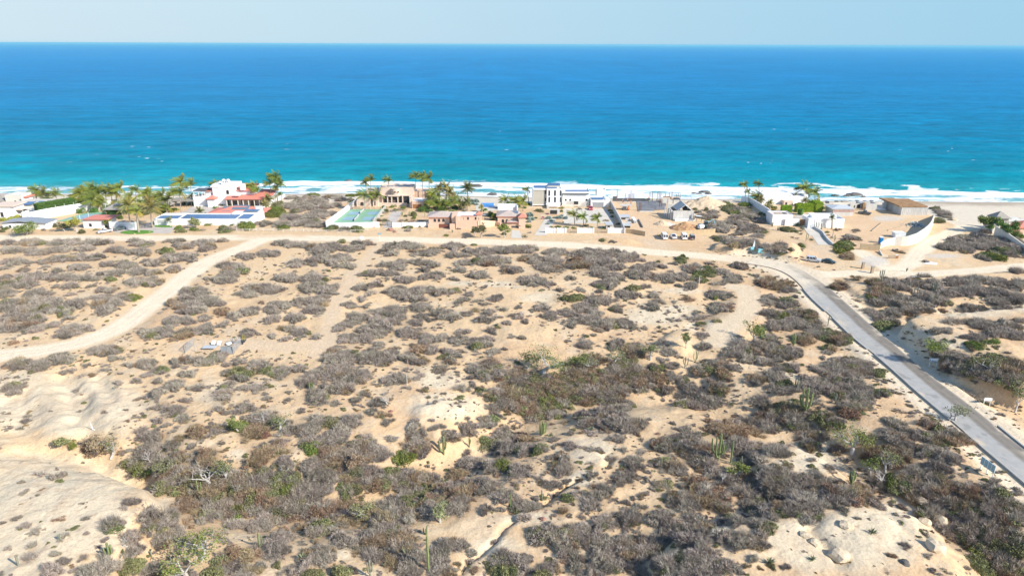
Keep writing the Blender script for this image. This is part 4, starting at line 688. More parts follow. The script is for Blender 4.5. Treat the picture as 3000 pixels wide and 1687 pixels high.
# ---------------------------------------------------------------- shrub meshes: domes of hundreds of fine curved twigs or small leaves
def shrub_mesh(name, m, seed, n=900, leaf=False, flat=.62, lumps=5, wid=.017, ln=.36, stems=9):
    r = np.random.RandomState(seed); V = []; Fc = []; Cc = []
    lp = [(r.uniform(-.72, .72), r.uniform(-.6, .6), r.uniform(.24, .56)) for _ in range(lumps)]+[(r.uniform(-.2, .2), r.uniform(-.2, .2), .55)]
    for i in range(n):
        lx, ly, lr = lp[r.randint(len(lp))]
        th = r.uniform(0, 2*math.pi); cz = r.uniform(-.05, 1)**.8 if r.rand() > .06 else 0; cz = float(np.clip(np.nan_to_num(cz), 0, 1)); sz_ = math.sqrt(max(0, 1-cz*cz))
        d = np.array([math.cos(th)*sz_, math.sin(th)*sz_, cz]); rad = lr*(r.uniform(.45, 1.0)**.5)
        c = np.array([lx, ly, .06]); p = c+d*rad*np.array([1, 1, flat*1.5 if lr < .7 else flat*1.25])
        if p[2] < .02: p[2] = .02
        sh = r.uniform(.62, 1.28)
        if leaf:
            a = r.normal(size=3); a /= np.linalg.norm(a); b = np.cross(a, r.normal(size=3)); b /= np.linalg.norm(b)
            s = r.uniform(.035, .075); q = [p-a*s, p+b*s*.6, p+a*s, p-b*s*.6]
            k = len(V); V += q; Fc.append((k, k+1, k+2, k+3)); Cc += [sh]*4
        else:
            gd = d*.95+r.normal(size=3)*.30+np.array([0, 0, .12]); gd /= np.linalg.norm(gd)
            p = c+(p-c)*(r.uniform(.15, 1)**.55); L_ = ln*r.uniform(.55, 1.35); q0 = p-gd*L_*.6; q1 = p+gd*L_*.55; q0[2] = max(q0[2], .0); q1[2] = max(q1[2], .03)
            sd = np.cross(gd, r.normal(size=3)); sd /= np.linalg.norm(sd); w = wid*r.uniform(.5, 1.4)
            mid = (q0+q1)/2+sd*L_*.10
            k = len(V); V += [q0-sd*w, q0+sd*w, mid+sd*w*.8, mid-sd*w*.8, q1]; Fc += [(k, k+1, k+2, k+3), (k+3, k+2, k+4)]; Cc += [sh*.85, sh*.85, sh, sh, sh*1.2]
            if i % 2 == 0:                       # a side twig
                e = gd*.6+sd*r.choice([-1, 1])*.8+r.normal(size=3)*.2; e /= np.linalg.norm(e); k = len(V); V += [mid-gd*w, mid+gd*w, mid+e*L_*.5]; Fc.append((k, k+1, k+2)); Cc += [sh, sh, sh*1.2]
    g = G()
    for i in range(stems):
        th = r.uniform(0, 6.28); e = (math.cos(th)*r.uniform(.25, .75), math.sin(th)*r.uniform(.25, .75), flat*r.uniform(.4, .9))
        g.tube([(0, 0, -.08), (e[0]*.4, e[1]*.4, e[2]*.35), e], [.022, .015, .006], 4, .75, cap=False)
    k = len(V); V += [np.array(v) for v in g.v]; Fc += [tuple(a+k for a in f) for f in g.f]; Cc += list(g.c)
    me = bpy.data.meshes.new(name); me.from_pydata([tuple(v) for v in V], [], Fc); me.update(); me.materials.append(MT[m])
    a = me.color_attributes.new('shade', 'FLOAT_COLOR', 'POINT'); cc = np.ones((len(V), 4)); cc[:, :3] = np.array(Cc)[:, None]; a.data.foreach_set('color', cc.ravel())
    return me
KIND = {
 'g': ('dry_shrub', 'twig', False), 'b': ('brown_shrub', 'twigb', False), 'o': ('olive_shrub', 'olive', True),
 'n': ('green_shrub', 'green', True), 'y': ('yellow_shrub', 'yellow', True), 'r': ('rusty_shrub', 'rusty', True)}
SM = {}
for k, (nm, m, lf) in KIND.items():
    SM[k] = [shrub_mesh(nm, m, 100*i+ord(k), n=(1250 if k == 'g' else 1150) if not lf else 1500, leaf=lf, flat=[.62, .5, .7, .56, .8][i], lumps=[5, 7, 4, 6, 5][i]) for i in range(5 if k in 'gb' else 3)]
for i in range(3): SM['g'].append(shrub_mesh('dry_shrub', 'twig', 700+i, n=[420, 560, 330][i], flat=[.75, .55, .9][i], lumps=8, ln=.55, wid=.013, stems=18)); SM['b'].append(shrub_mesh('brown_shrub', 'twigb', 750+i, n=500, flat=.7, lumps=8, ln=.5, wid=.014, stems=16))
# scatter
rs = np.random.RandomState(4)
spx, spy, srad, skd = [], [], [], []
pg = ground([p[0] for p in PATCH], [p[1] for p in PATCH])
for pi_, (cx, cy, rx, ry, t) in enumerate(PATCH):
    x0, y0, z0 = float(pg[0][pi_]), float(pg[1][pi_]), float(pg[2][pi_]); dp = math.sqrt(x0*x0+y0*y0+(CAMZ-z0)**2); mp = dp/F*.97
    kz = (CAMZ-z0)/dp                                            # sine of view angle: foreshortening of the ground
    a = rx*mp; b = max(ry*mp/max(kz, .15)*.75, .5)               # half extents on the ground
    R0 = (1.45 if t != 'd' else 1.6)*(1+.35*sm(150, 300, dp))
    if a < R0*1.25:
        n = 1 if b < a*2.2 else 2
    else: n = int(max(2, round(a*b/(R0*R0)*(1.35 if t == 'd' else 1.0)*np.interp(cy, [700, 1000, 1300], [4.2, 4.8, 5.6]))))
    for i in range(n):
        th = rs.uniform(0, 6.283); q = math.sqrt(rs.uniform(0, 1))*(.85 if n > 2 else .45)
        if n == 1: q = 0
        rad = min(R0*rs.choice([rs.uniform(.35, .7), rs.uniform(.7, 1.2), rs.uniform(1.1, 1.55)]), a*1.0) if n > 1 else min(max(a, .35), R0*1.4)
        kk = t
        if t == 'd': kk = rs.choice(['g', 'b', 'o', 'r'], p=[.36, .38, .22, .04])
        elif t == 'g': kk = rs.choice(['g', 'b', 'o'], p=([.82, .10, .08] if cy > 1000 else [.94, .04, .02])) if n > 1 else 'g'
        elif t == 'b': kk = rs.choice(['b', 'r', 'g'], p=[.75, .08, .17])
        elif t == 'o': kk = rs.choice(['o', 'g', 'n'], p=[.78, .17, .05])
        elif t == 'n': kk = rs.choice(['n', 'o'], p=[.8, .2])
        spx.append(cx+math.cos(th)*q*max(rx-rad/mp*.6, rx*.3)); spy.append(cy+math.sin(th)*q*ry*.8+rad*.30/mp); srad.append(rad); skd.append(kk)
# small scattered tufts between
def clear(px, py, md):
    x, y, z = ground(np.array(px), np.array(py)); ok = np.ones(len(px), bool)
    for pts, w in ROADS_W: ok &= seg_dist(x, y, pts) > w*1.0
    return ok
tp = rs.uniform([0, 735], [3000, 1687], (19000, 2))
tp = tp[rs.rand(len(tp)) < np.interp(tp[:, 1], [735, 1000, 1687], [1, .75, .45])]
tx, ty, tz = ground(tp[:, 0], tp[:, 1]); okp = fbm(tx/12, ty/12, 300, 3) > .38
for cx, cy, rx, ry in [(150, 1500, 330, 200), (200, 1170, 220, 90), (2480, 1600, 330, 110), (2700, 790, 400, 60)]: okp &= (np.hypot((tp[:, 0]-cx)/rx, (tp[:, 1]-cy)/ry) > 1) | (rs.rand(len(tp)) < .12)
okp &= clear(tp[:, 0], tp[:, 1], 0)
for p in tp[okp]:
    spx.append(p[0]); spy.append(p[1]); srad.append(rs.choice([rs.uniform(.15, .4), rs.uniform(.3, .95)])); skd.append(rs.choice(['g', 'b', 'o'], p=[.7, .18, .12]))
spx, spy, srad = map(np.array, (spx, spy, srad)); skd = np.array(skd)
gx_, gy_, gz_ = ground(spx, spy)
ok = np.ones(len(spx), bool)
for (pts, w), (pp, _, c) in zip(ROADS_W, ROADS+[(0, 0, 'w')]):
    d_ = seg_dist(gx_, gy_, pts); ok &= ~((d_ < w*(.95 if c == 'w' else .8)+srad*.5))
ok &= poly_sd(gx_, gy_, [tuple(v) for v in AL3[::6]]+[tuple(v) for v in AR3[::-6]]) < -srad*.8
ok &= gy_ < np.interp(gx_, SX, SY)-6
spx, spy, srad, skd, gx_, gy_, gz_ = spx[ok], spy[ok], srad[ok], skd[ok], gx_[ok], gy_[ok], gz_[ok]
dist = np.sqrt(gx_**2+gy_**2+CAMZ**2); psz = srad/dist*F
names = {'g': 'leafless grey shrub', 'b': 'dry brown shrub', 'o': 'dull olive shrub', 'n': 'leafy green shrub', 'y': 'yellow-green shrub', 'r': 'rusty red-brown shrub'}
stuffcol = bpy.data.collections.new('scrub_variants')           # not linked: only instanced by the masses of small shrubs
for k, (nm, m, lf) in KIND.items():
    ii = np.where(skd == k)[0]; ii = ii[np.argsort(-psz[ii])]; big = ii[:295]; rest = ii[295:]
    for c, i in enumerate(big):
        o = bpy.data.objects.new(nm, SM[k][rs.randint(len(SM[k]))]); s = srad[i]
        o.location = (gx_[i], gy_[i], gz_[i]-.05*s); o.scale = (s*rs.uniform(.75, 1.35), s*rs.uniform(.75, 1.35), s*rs.uniform(.7, 1.4)*(.85 if k != 'n' else 1)); o.rotation_euler = (rs.uniform(-.08, .08), rs.uniform(-.08, .08), rs.uniform(0, 6.28)); COL.objects.link(o)
        hd = 'small ' if s < 1.0 else ('broad ' if s > 2.0 else '')
        later(o, hd+names[k], 'shrub', spx[i], spy[i], {'g': 'leafless grey shrubs', 'b': 'dry brown shrubs', 'o': 'olive shrubs', 'n': 'leafy green shrubs', 'y': 'yellow shrubs', 'r': 'rusty shrubs'}[k])
    if len(rest):
        sub = bpy.data.collections.new('variants_'+nm)
        for me_ in SM[k]: sub.objects.link(bpy.data.objects.new('variant_'+nm, me_))
        me = bpy.data.meshes.new(nm+'_scrub'); me.vertices.add(len(rest)); me.vertices.foreach_set('co', np.c_[gx_[rest], gy_[rest], gz_[rest]-.05].astype(np.float32).ravel())
        a = me.attributes.new('rot', 'FLOAT_VECTOR', 'POINT'); rv = np.zeros((len(rest), 3)); rv[:, 2] = rs.uniform(0, 6.28, len(rest)); a.data.foreach_set('vector', rv.ravel())
        a = me.attributes.new('scl', 'FLOAT_VECTOR', 'POINT'); sv_ = srad[rest, None]*rs.uniform(.72, 1.35, (len(rest), 3)); a.data.foreach_set('vector', sv_.ravel())
        a = me.attributes.new('var', 'INT', 'POINT'); a.data.foreach_set('value', rs.randint(0, len(SM[k]), len(rest)).astype(np.int32))
        o = bpy.data.objects.new(nm+'_scrub', me); COL.objects.link(o)
        tag(o, 'many small %ss scattered over the sand' % names[k], 'scrub', kind='stuff')
        ng = bpy.data.node_groups.new('scatter_'+nm, 'GeometryNodeTree'); ng.interface.new_socket('Geometry', in_out='INPUT', socket_type='NodeSocketGeometry'); ng.interface.new_socket('Geometry', in_out='OUTPUT', socket_type='NodeSocketGeometry')
        N = ng.nodes.new; gi = N('NodeGroupInput'); go = N('NodeGroupOutput'); ip = N('GeometryNodeInstanceOnPoints'); ci = N('GeometryNodeCollectionInfo')
        ci.inputs['Collection'].default_value = sub; ci.inputs['Separate Children'].default_value = True; ci.inputs['Reset Children'].default_value = True
        ip.inputs['Pick Instance'].default_value = True
        def na(n_, ty):
            q = N('GeometryNodeInputNamedAttribute'); q.data_type = ty; q.inputs['Name'].default_value = n_; return [s for s in q.outputs if s.name == 'Attribute' and s.enabled][0]
        ng.links.new(gi.outputs[0], ip.inputs['Points']); ng.links.new(ci.outputs[0], ip.inputs['Instance'])
        ng.links.new(na('var', 'INT'), ip.inputs['Instance Index']); ng.links.new(na('scl', 'FLOAT_VECTOR'), ip.inputs['Scale'])
        er = N('FunctionNodeEulerToRotation'); ng.links.new(na('rot', 'FLOAT_VECTOR'), er.inputs[0]); ng.links.new(er.outputs[0], ip.inputs['Rotation'])
        ng.links.new(ip.outputs[0], go.inputs[0]); md = o.modifiers.new('scatter', 'NODES'); md.node_group = ng
    print('SHRUBS', nm, len(ii))
# ---------------------------------------------------------------- house builder: fronts face the camera side (-Y); pixel rows and columns are read off at the plane of each wall
class House:
    def __init__(s, name, label, cat, px, pyb, group=None, z=None):
        x, y, zg = ground(px, pyb); s.x, s.Y, s.z = x, y, zg if z is None else z
        s.root = empty(name, (x, y, s.z), label, cat, group); s.n = 0
    def P(s, px, py, back=0.0):
        X_, Z_ = rayY(px, py, s.Y+back); return X_-s.x, Z_-s.z
    def span(s, xa, xb, yb, yt, back=0.0):
        ym = (yb if yb is not None else yt+10)
        x0, _ = s.P(xa, ym, back); x1, _ = s.P(xb, ym, back)
        zb = s.P(xa, yb, back)[1] if yb is not None else -.6
        return x0, x1, zb, s.P((xa+xb)/2, yt, back)[1]
    def box(s, part, xa, xb, yb, yt, dep, m, back=0.0, parent=None, par=0.0):
        x0, x1, z0, z1 = s.span(xa, xb, yb, yt, back); g = G()
        if par:                                # flat roof sunk behind a parapet
            t = .25; zr = z1-par
            g.box(x0+t, x1-t, back+t, back+dep-t, z0, zr)
            g.box(x0, x1, back, back+t, z0, z1); g.box(x0, x1, back+dep-t, back+dep, z0, z1); g.box(x0, x0+t, back+t, back+dep-t, z0, z1-.003); g.box(x1-t, x1, back+t, back+dep-t, z0, z1-.003)
        else: g.box(x0, x1, back, back+dep, z0, z1)
        return g.obj(part, m, parent or s.root)
    def win(s, xa, xb, yb, yt, back=0.0, m='glass', fm='white', part='window', arch=False, fr=.08, parent=None):
        x0, x1, z0, z1 = s.span(xa, xb, yb, yt, back); y0 = back-.04
        def loop(e, y):
            if not arch: return [(x0-e, y, z0-e), (x1+e, y, z0-e), (x1+e, y, z1+e), (x0-e, y, z1+e)]
            r = (x1-x0)/2; zc = max(z1-r, z0+.2); c = (x0+x1)/2
            return [(x0-e, y, z0-e), (x1+e, y, z0-e)]+[(c+(r+e)*math.cos(a), y, zc+(z1-zc+e)*math.sin(a)) for a in [math.pi*k/8 for k in range(9)]]
        f = G(); f.hull(loop(fr, y0), loop(fr, back+.02)); fo = f.obj(part, fm, parent or s.root)
        q = G(); q.hull(loop(0, y0-.012), loop(0, y0+.004)); q.obj('pane' if m == 'glass' else 'opening' if m == 'dark' else 'panel', m, fo); return fo
    def door(s, xa, xb, yb, yt, back, m, part='garage_door', ribs=5):
        x0, x1, z0, z1 = s.span(xa, xb, yb, yt, back); g = G()
        n = ribs; h = (z1-z0)/n
        for k in range(n): g.box(x0, x1, back-.06, back+.02, z0+k*h+.02, z0+(k+1)*h-.02)
        g.box(x0+.01, x1-.01, back-.03, back+.01, z0, z1)
        return g.obj(part, m, s.root)
    def hip(s, part, xa, xb, ye, dep, rise, m, back=0.0, over=.4, ridge=.5, edge=None, yb=None):
        x0, x1, _, z1 = s.span(xa, xb, yb, ye, back); y0, y1 = back-over, back+dep+over; x0 -= over; x1 += over
        w = (x1-x0); d = y1-y0; k = min(w, d)/2*ridge*2 if ridge < 1 else min(w, d)/2
        cx, cy = (x0+x1)/2, (y0+y1)/2
        rx, ry = max(w/2-k, .05), max(d/2-k, .05)
        g = G(); t = .22
        b = [(x0, y0, z1), (x1, y0, z1), (x1, y1, z1), (x0, y1, z1)]; b2 = [(a, c, z1+t) for a, c, _ in b]
        tp = [(cx-rx, cy-ry, z1+t+rise), (cx+rx, cy-ry, z1+t+rise), (cx+rx, cy+ry, z1+t+rise), (cx-rx, cy+ry, z1+t+rise)]
        g.hull(b2, tp); o = g.obj(part, m, s.root)
        if edge is not None:
            e = G(); e.hull([(a-(.05 if a < cx else -.05), c-(.05 if c < cy else -.05), z-.02) for a, c, z in b], [(a-(.05 if a < cx else -.05), c-(.05 if c < cy else -.05), z-.01) for a, c, z in b2]); e.obj('eave', edge, o)
        else:
            e = G(); e.hull(b, [(a, c, z-.012) for a, c, z in b2]); e.obj('eave', m, o)
        return o
    def shed(s, part, xa, xb, ya, yb_, dep, m, back=0.0):   # single slope: front eave at pixel row ya, rear edge yb_ rows
        x0, x1, _, z0 = s.span(xa, xb, None, ya, back); z1 = s.P((xa+xb)/2, yb_, back+dep)[1]
        g = G(); g.hull([(x0, back, z0-.18), (x1, back, z0-.18), (x1, back+dep, z1-.18), (x0, back+dep, z1-.18)], [(x0, back, z0), (x1, back, z0), (x1, back+dep, z1), (x0, back+dep, z1)])
        return g.obj(part, m, s.root)
    def solar(s, xa, xb, ya, back, dep, m='solar', tilt=.12, lift=.25, cols=6, rows=2, part='solar_panel', zpx=None):
        x0, x1, _, z0 = s.span(xa, xb, None, ya, back); z0 += lift; f = G(); f.box(x0-.04, x1+.04, back-.04, back+dep+.04, z0-.06, z0-.02)
        sl = tilt; v = [(a, b, c+(b-back)*sl) for a, b, c in f.v]; f.v = v; fo = f.obj(part, 'metal', s.root)
        g = G(); w = (x1-x0)/cols; d = dep/rows
        for i in range(cols):
            for j in range(rows):
                a, b = x0+i*w+.04, back+j*d+.04; g.hull([(p, q, z0-.015+(q-back)*sl) for p, q in ((a, b), (a+w-.08, b), (a+w-.08, b+d-.08), (a, b+d-.08))], [(p, q, z0+.03+(q-back)*sl) for p, q in ((a, b), (a+w-.08, b), (a+w-.08, b+d-.08), (a, b+d-.08))])
        g.obj('solar_cells', m, fo); return fo
def quad_sheet(name, pts, m, lift=.05, label=None, cat=None, kind=None, group=None, th=None, n=8):   # flat sheet on the ground through pixel corners
    c = [ground(*p) for p in pts]; g = G()
    if th is None:                             # laid over the land
        (a, b, c_, d) = [np.array(q[:2]) for q in c]; rows = []
        for i in range(n+1):
            u = i/n; l = a*(1-u)+d*u; r_ = b*(1-u)+c_*u; rows.append([l*(1-j/n)+r_*(j/n) for j in range(n+1)])
        return draped(name, rows, m, kind, lift, label, cat)
    z = max(q[2] for q in c)
    g.hull([(q[0], q[1], z-.6) for q in c], [(q[0], q[1], z+th) for q in c]); return tag(g.obj(name, m), label, cat, group, kind)
def wall_run(name, pts, h, th, m, label, cat='wall', group=None, cap=None, posts=None, step=None):
    q = [ground(*p) for p in pts]; root = None
    if not isinstance(h, (list, tuple)): h = [h]*len(q)
    g = G()
    P2 = [Vector((a[0], a[1])) for a in q]; L_ = []; Rr = []
    for i, p in enumerate(P2):
        d = (P2[min(i+1, len(P2)-1)]-P2[max(i-1, 0)]).normalized(); nrm = Vector((-d.y, d.x))*th/2; L_.append(p+nrm); Rr.append(p-nrm)
    k = len(g.v)
    for i in range(len(q)):
        zb, zt = q[i][2]-.5, q[i][2]+h[i]
        g.v += [(L_[i].x, L_[i].y, zb), (Rr[i].x, Rr[i].y, zb), (Rr[i].x, Rr[i].y, zt), (L_[i].x, L_[i].y, zt)]; g.c += [1]*4
    for i in range(len(q)-1):
        a = i*4; b = a+4
        for j in range(4): g.f.append((a+j, b+j, b+(j+1) % 4, a+(j+1) % 4))
    g.f.append((0, 1, 2, 3)); e = (len(q)-1)*4; g.f.append((e+3, e+2, e+1, e))
    if posts or cap:
        o = empty(name, q[0], label, cat, group); 
        g.v = [(v[0]-q[0][0], v[1]-q[0][1], v[2]-q[0][2]) for v in g.v]; g.obj('panel', m, o)
        if posts:
            for i in range(len(q)):
                p = G(); x, y, z = [q[i][j]-q[0][j] for j in range(3)]; w = posts[1]; p.box(x-w, x+w, y-w, y+w, z-.4, z+h[i]+posts[0]); p.obj('post', posts[2], o)
        return o
    return tag(g.obj(name, m), label, cat, group)

# ================================================================ far left: solar roofed house, tennis court, walls
h = House('beige_house', 'beige block house with thatched roof at far left shore', 'house', 18, 604)
h.box('wall', 15, 64, None, 572, 8, 'cream'); h.box('tower', 32, 42, 572, 567, 4, 'cream', 1.5); h.win(43, 48, 592, 588, 0, 'dark', 'cream'); h.win(58, 62, 588, 584, 0, 'dark', 'cream')
h.hip('thatch_roof', -40, 15, 590, 9, 2.6, 'thatch', .5, ridge=.9); h.box('side_wall', -38, 14, None, 591, 7, 'cream', 1.4); h.box('red_roof', 64, 78, 580, 577, 6, 'tile', 1); h.box('rear_wing', 64, 77, None, 581, 5, 'white', 1.4)
h = House('solar_house', 'flat-roofed white house with wide solar panels and pergola', 'house', 36, 630)
h.box('wall', 34, 112, None, 612, 11, 'white', 0, par=.3); h.box('roof', 20, 170, 607.5, 605, 16, 'pavel', 3.5); h.box('rear_wall', 30, 160, None, 609, 12, 'white', 5)
for xa, xb, yy, bk in ((31, 60, 603.5, 4), (66, 92, 603, 4), (100, 128, 602, 4.5), (52, 82, 602, 10.5), (88, 116, 600.5, 10.5), (124, 158, 600, 10.5)): h.solar(xa, xb, yy, bk, 4.6, cols=6, rows=3, tilt=.10, lift=.45)
g = G(); x0, x1, z0, z1 = h.span(33, 112, 622, 610, -1.6)
for k in range(15): xx = x0+(x1-x0)*k/14; g.box(xx-.12, xx+.12, -2.6, .1, z1, z1+.25)
g.box(x0, x1, -2.7, -2.5, z1-.25, z1+.003); [g.box(x0+(x1-x0)*k/4-.12, x0+(x1-x0)*k/4+.12, -2.7, -2.46, -.3, z1-.25) for k in range(5)]
g.obj('pergola', 'cream', h.root); h.win(60, 100, 622, 614, 0, 'dark', 'white')
h = House('garden_house', 'small white house under vines at the left picture edge', 'house', 2, 640)
h.box('wall', -30, 34, None, 606, 8, 'white'); h.box('roof_slab', -33, 38, 606, 604, 9, 'peachlt', -.5); h.win(4, 12, 636, 622, 0, 'glass'); h.box('porch_roof', 34, 62, 616, 613, 6, 'peachroof', 2)
h = House('walled_patio', 'pale grey walled patio behind the tennis court wall', 'building', 64, 641)
h.box('wall', 64, 110, None, 622, 7, 'white', 0, par=1.0); h.win(90, 100, 634, 628, 0, 'glass')
wall_run('court_wall', [(86, 650), (130, 640), (180, 631), (225, 624), (259, 618)], 4.0, .35, 'white', 'long white wall slanting back along the tennis court', cap=1)
wall_run('court_wall', [(259, 618), (300, 614), (330, 612)], 3.9, .35, 'white', 'white rear wall of the tennis court behind palms', cap=1)
quad_sheet('court_surface', [(165, 649), (292, 652), (322, 622), (262, 621)], 'court', .06, 'green tennis court surface beside the long white wall', 'sports court')
quad_sheet('court_paint', [(190, 643), (282, 645), (300, 629), (256, 628)], 'courtb', .12, 'blue playing area painted on the green tennis court', 'court marking')
for i, (px, pb, pt) in enumerate([(113, 644, 622), (141, 639, 611), (169, 634, 602), (195, 630, 598), (222, 626, 594), (312, 618, 595), (236, 648, 628), (262, 645, 622)]):
    x, y, z = ground(px, pb); _, zt = rayY(px, pt, y); o = empty('court_post', (x, y, z), '%s tall white light post from left around the tennis court' % ORD[i], 'post', 'white posts around the tennis court')
    g = G(); g.tube([(0, 0, -.3), (0, 0, zt-z)], [.10, .07], 8); g.obj('pole', 'white', o); g = G(); g.box(-.3, .3, -.12, .12, zt-z, zt-z+.14); g.obj('lamp_head', 'metal', o)
def hedge(pts, h_, w_, label, m='hedge', name='hedge', cat='hedge'):
    q = [ground(*p) for p in pts]; r = np.random.RandomState(len(label)); V = []; Fc = []; Cc = []
    for a, b in zip(q[:-1], q[1:]):
        a, b = np.array(a), np.array(b); L_ = np.linalg.norm(b-a); n = int(L_*h_*w_*55)
        d = (b-a)/L_; nr = np.array([-d[1], d[0], 0])
        for i in range(n):
            face = r.rand(); u = r.uniform(0, 1); v = r.uniform(-1, 1)*w_/2; zz_ = r.uniform(0, h_)
            if face < .4: zz_ = h_*r.uniform(.9, 1.05)
            elif face < .9: v = math.copysign(w_/2*r.uniform(.85, 1.1), v)
            p = a+(b-a)*u+nr*v+np.array([0, 0, zz_]); s = r.uniform(.09, .2)
            e = r.normal(size=3); e /= np.linalg.norm(e); f_ = np.cross(e, r.normal(size=3)); f_ /= np.linalg.norm(f_); k = len(V); V += [p-e*s, p+f_*s*.7, p+e*s, p-f_*s*.7]; Fc.append((k, k+1, k+2, k+3)); Cc += [r.uniform(.7, 1.25)]*4
        g = G(); t = w_*.42; g.hull([tuple(a+nr*t-[0, 0, .3]), tuple(b+nr*t-[0, 0, .3]), tuple(b-nr*t-[0, 0, .3]), tuple(a-nr*t-[0, 0, .3])], [tuple(a+nr*t+[0, 0, h_*.92]), tuple(b+nr*t+[0, 0, h_*.92]), tuple(b-nr*t+[0, 0, h_*.92]), tuple(a-nr*t+[0, 0, h_*.92])])
        k = len(V); V += g.v; Fc += [tuple(i+k for i in f) for f in g.f]; Cc += [.6]*len(g.v)
    return tag(obj(name, V, Fc, m, col=Cc), label, cat)
hedge([(112, 640), (165, 630), (222, 620)], 6.2, 3.6, 'tall green hedge behind the long white tennis wall', 'leafb')
h = House('pool_house', 'small white house with pinkish red flat roof by court', 'house', 243, 669)
h.box('wall', 243, 303, None, 645, 8, 'white'); h.shed('roof', 241, 318, 643, 629, 9.5, 'tile', -.7); h.box('side_wing', 303, 318, None, 645, 6, 'white', 1.5); h.win(262, 270, 664, 655, 0, 'glass')
h = House('corner_house', 'low white corner house with shallow grey gable roof', 'house', 8, 671)
h.box('wall', 8, 136, None, 655, 7, 'white'); h.win(92, 98, 668, 660, 0, 'dark'); h.win(28, 34, 668, 660, 0, 'dark')
x0, x1, _, z1 = h.span(4, 138, None, 655, 0); g = G(); xm = x0+(x1-x0)*.42
for a, b, za, zb in ((x0, xm, 0, .9), (xm, x1, .9, 0)): g.hull([(a, -.5, z1+za), (b, -.5, z1+zb), (b, 7.4, z1+zb), (a, 7.4, z1+za)], [(a, -.5, z1+za+.25), (b, -.5, z1+zb+.25), (b, 7.4, z1+zb+.25), (a, 7.4, z1+za+.25)])
g.obj('roof', 'metal', h.root)
wall_run('garden_wall', [(326, 671), (345, 671), (372, 672), (400, 673)], 3.0, .5, 'white', 'white entrance wall behind the dark parked pickup truck', 'wall', cap=1, posts=(.25, .35, 'white'))
def gate(name, xa, xb, yb, yt, m, label, cat='gate', bars=9, solid=False):
    x, y, z = ground(xa, yb); x1, y1, z1 = ground(xb, yb); _, zt = rayY(xa, yt, y); hh = zt-z; o = empty(name, (x, y, z), label, cat, rz=math.atan2(y1-y, x1-x)); w = math.hypot(x1-x, y1-y)
    f = G(); [f.box(0, w, -.04, .04, q, q+.1) for q in (.05, hh*.5, hh-.1)]; [f.box(q, q+.12, -.05, .05, -.1, hh) for q in (0, w/2, w-.12)]; f.obj('gate_frame', m, o)
    p = G()
    for k in range(bars):
        a = w*(k+.1)/bars; p.box(a, a+(w/bars*(.86 if solid else .25)), -.025, .025, .1, hh-.05)
    p.obj('gate_panel', m, o); return o
gate('entrance_gate', 406, 444, 668, 657, 'metald', 'open dark driveway gate between white wall and garage', solid=False)
quad_sheet('driveway', [(330, 682), (500, 684), (515, 664), (350, 664)], 'pave', .05, 'grey driveway apron around the grass island', 'driveway', kind='structure')
quad_sheet('driveway', [(405, 664), (470, 664), (610, 622), (540, 618)], 'pave', .06, 'long curving drive to the twin-domed villa', 'driveway', kind='structure')
quad_sheet('driveway', [(520, 640), (600, 640), (690, 603), (560, 604)], 'pave', .10, 'forecourt below the twin-domed villa', 'driveway', kind='structure')
quad_sheet('lawn', [(455, 666), (505, 667), (503, 661), (452, 660)], 'lawn', .08, 'narrow green lawn strip along the white garage wall', 'lawn', kind='structure')
# oval island
x, y, z = ground(402, 681); g = G(); lp = [(x+6.6*math.cos(a), y+2.9*math.sin(a)) for a in [k*math.pi/10 for k in range(20)]]
g.hull([(a, b, z-.3) for a, b in lp], [(a, b, z+.22) for a, b in lp]); o = g.obj('grass_island', 'lawn'); tag(o, 'oval green grass island in the grey driveway', 'lawn')
def rock_mesh(name, m, seed, sc=(1, 1, .6), sub=2):
    bm = bmesh.new(); bmesh.ops.create_icosphere(bm, subdivisions=sub, radius=1); r = random.Random(seed); off = Vector((r.uniform(0, 50), r.uniform(0, 50), 0))
    from mathutils import noise as mn
    for v in bm.verts:
        n = mn.noise(v.co*1.3+off); v.co *= 1+.42*n; v.co = Vector((v.co.x*sc[0], v.co.y*sc[1], v.co.z*sc[2]))
    me = bpy.data.meshes.new(name); bm.to_mesh(me); bm.free(); me.materials.append(MT[m]); return me
def rock(px, py, r, label, m='stone', name='boulder', group=None, seed=None, sc=(1, 1, .6)):
    x, y, z = ground(px, py); o = bpy.data.objects.new(name, rock_mesh(name, m, seed or int(px), sc)); o.location = (x, y, z+r*.1); o.scale = (r,)*3; o.rotation_euler = (0, 0, px % 6); COL.objects.link(o); return tag(o, label, 'rock', group)
rock(362, 684, .35, 'leftmost small pale stone edging the oval grass island'); rock(395, 686, .4, 'middle pale stone in front of the oval grass island'); rock(438, 680, .5, 'right pale stone on the oval grass island edge')
# ================================================================ white villa with the two small domes
h = House('domed_villa', 'white villa with two small domes and red tiled roofs', 'villa', 640, 604)
h.box('wall', 621, 688, None, 541, 9, 'white', 1.2); h.box('left_wing', 602, 622, None, 559, 7, 'white', 2); h.box('parapet', 648, 676, 541, 536.5, 1.6, 'white', 1.1); h.box('stair_block', 616, 640, 549, 545, 6, 'white', 1.0)
for dx in (656, 669):
    x, z = h.P(dx, 537, 2.0); g = G(); r = .95
    for k in range(4): a = math.pi/4+k*math.pi/2; g.box(x+.7*math.cos(a)-.2, x+.7*math.cos(a)+.2, 2+.7*math.sin(a)-.2, 2+.7*math.sin(a)+.2, z-.2, z+1.1)
    d = [(math.cos(a)*r, math.sin(a)*r) for a in [i*math.pi/6 for i in range(12)]]; pv = None
    for e in range(5): 
        a, b = e*math.pi/10, (e+1)*math.pi/10; g.hull([(x+u*math.cos(a), 2+v*math.cos(a), z+1.1+math.sin(a)*.9) for u, v in d], [(x+u*math.cos(b)+1e-4, 2+v*math.cos(b), z+1.1+math.sin(b)*.9) for u, v in d])
    g.obj('bell_dome', 'white', h.root)
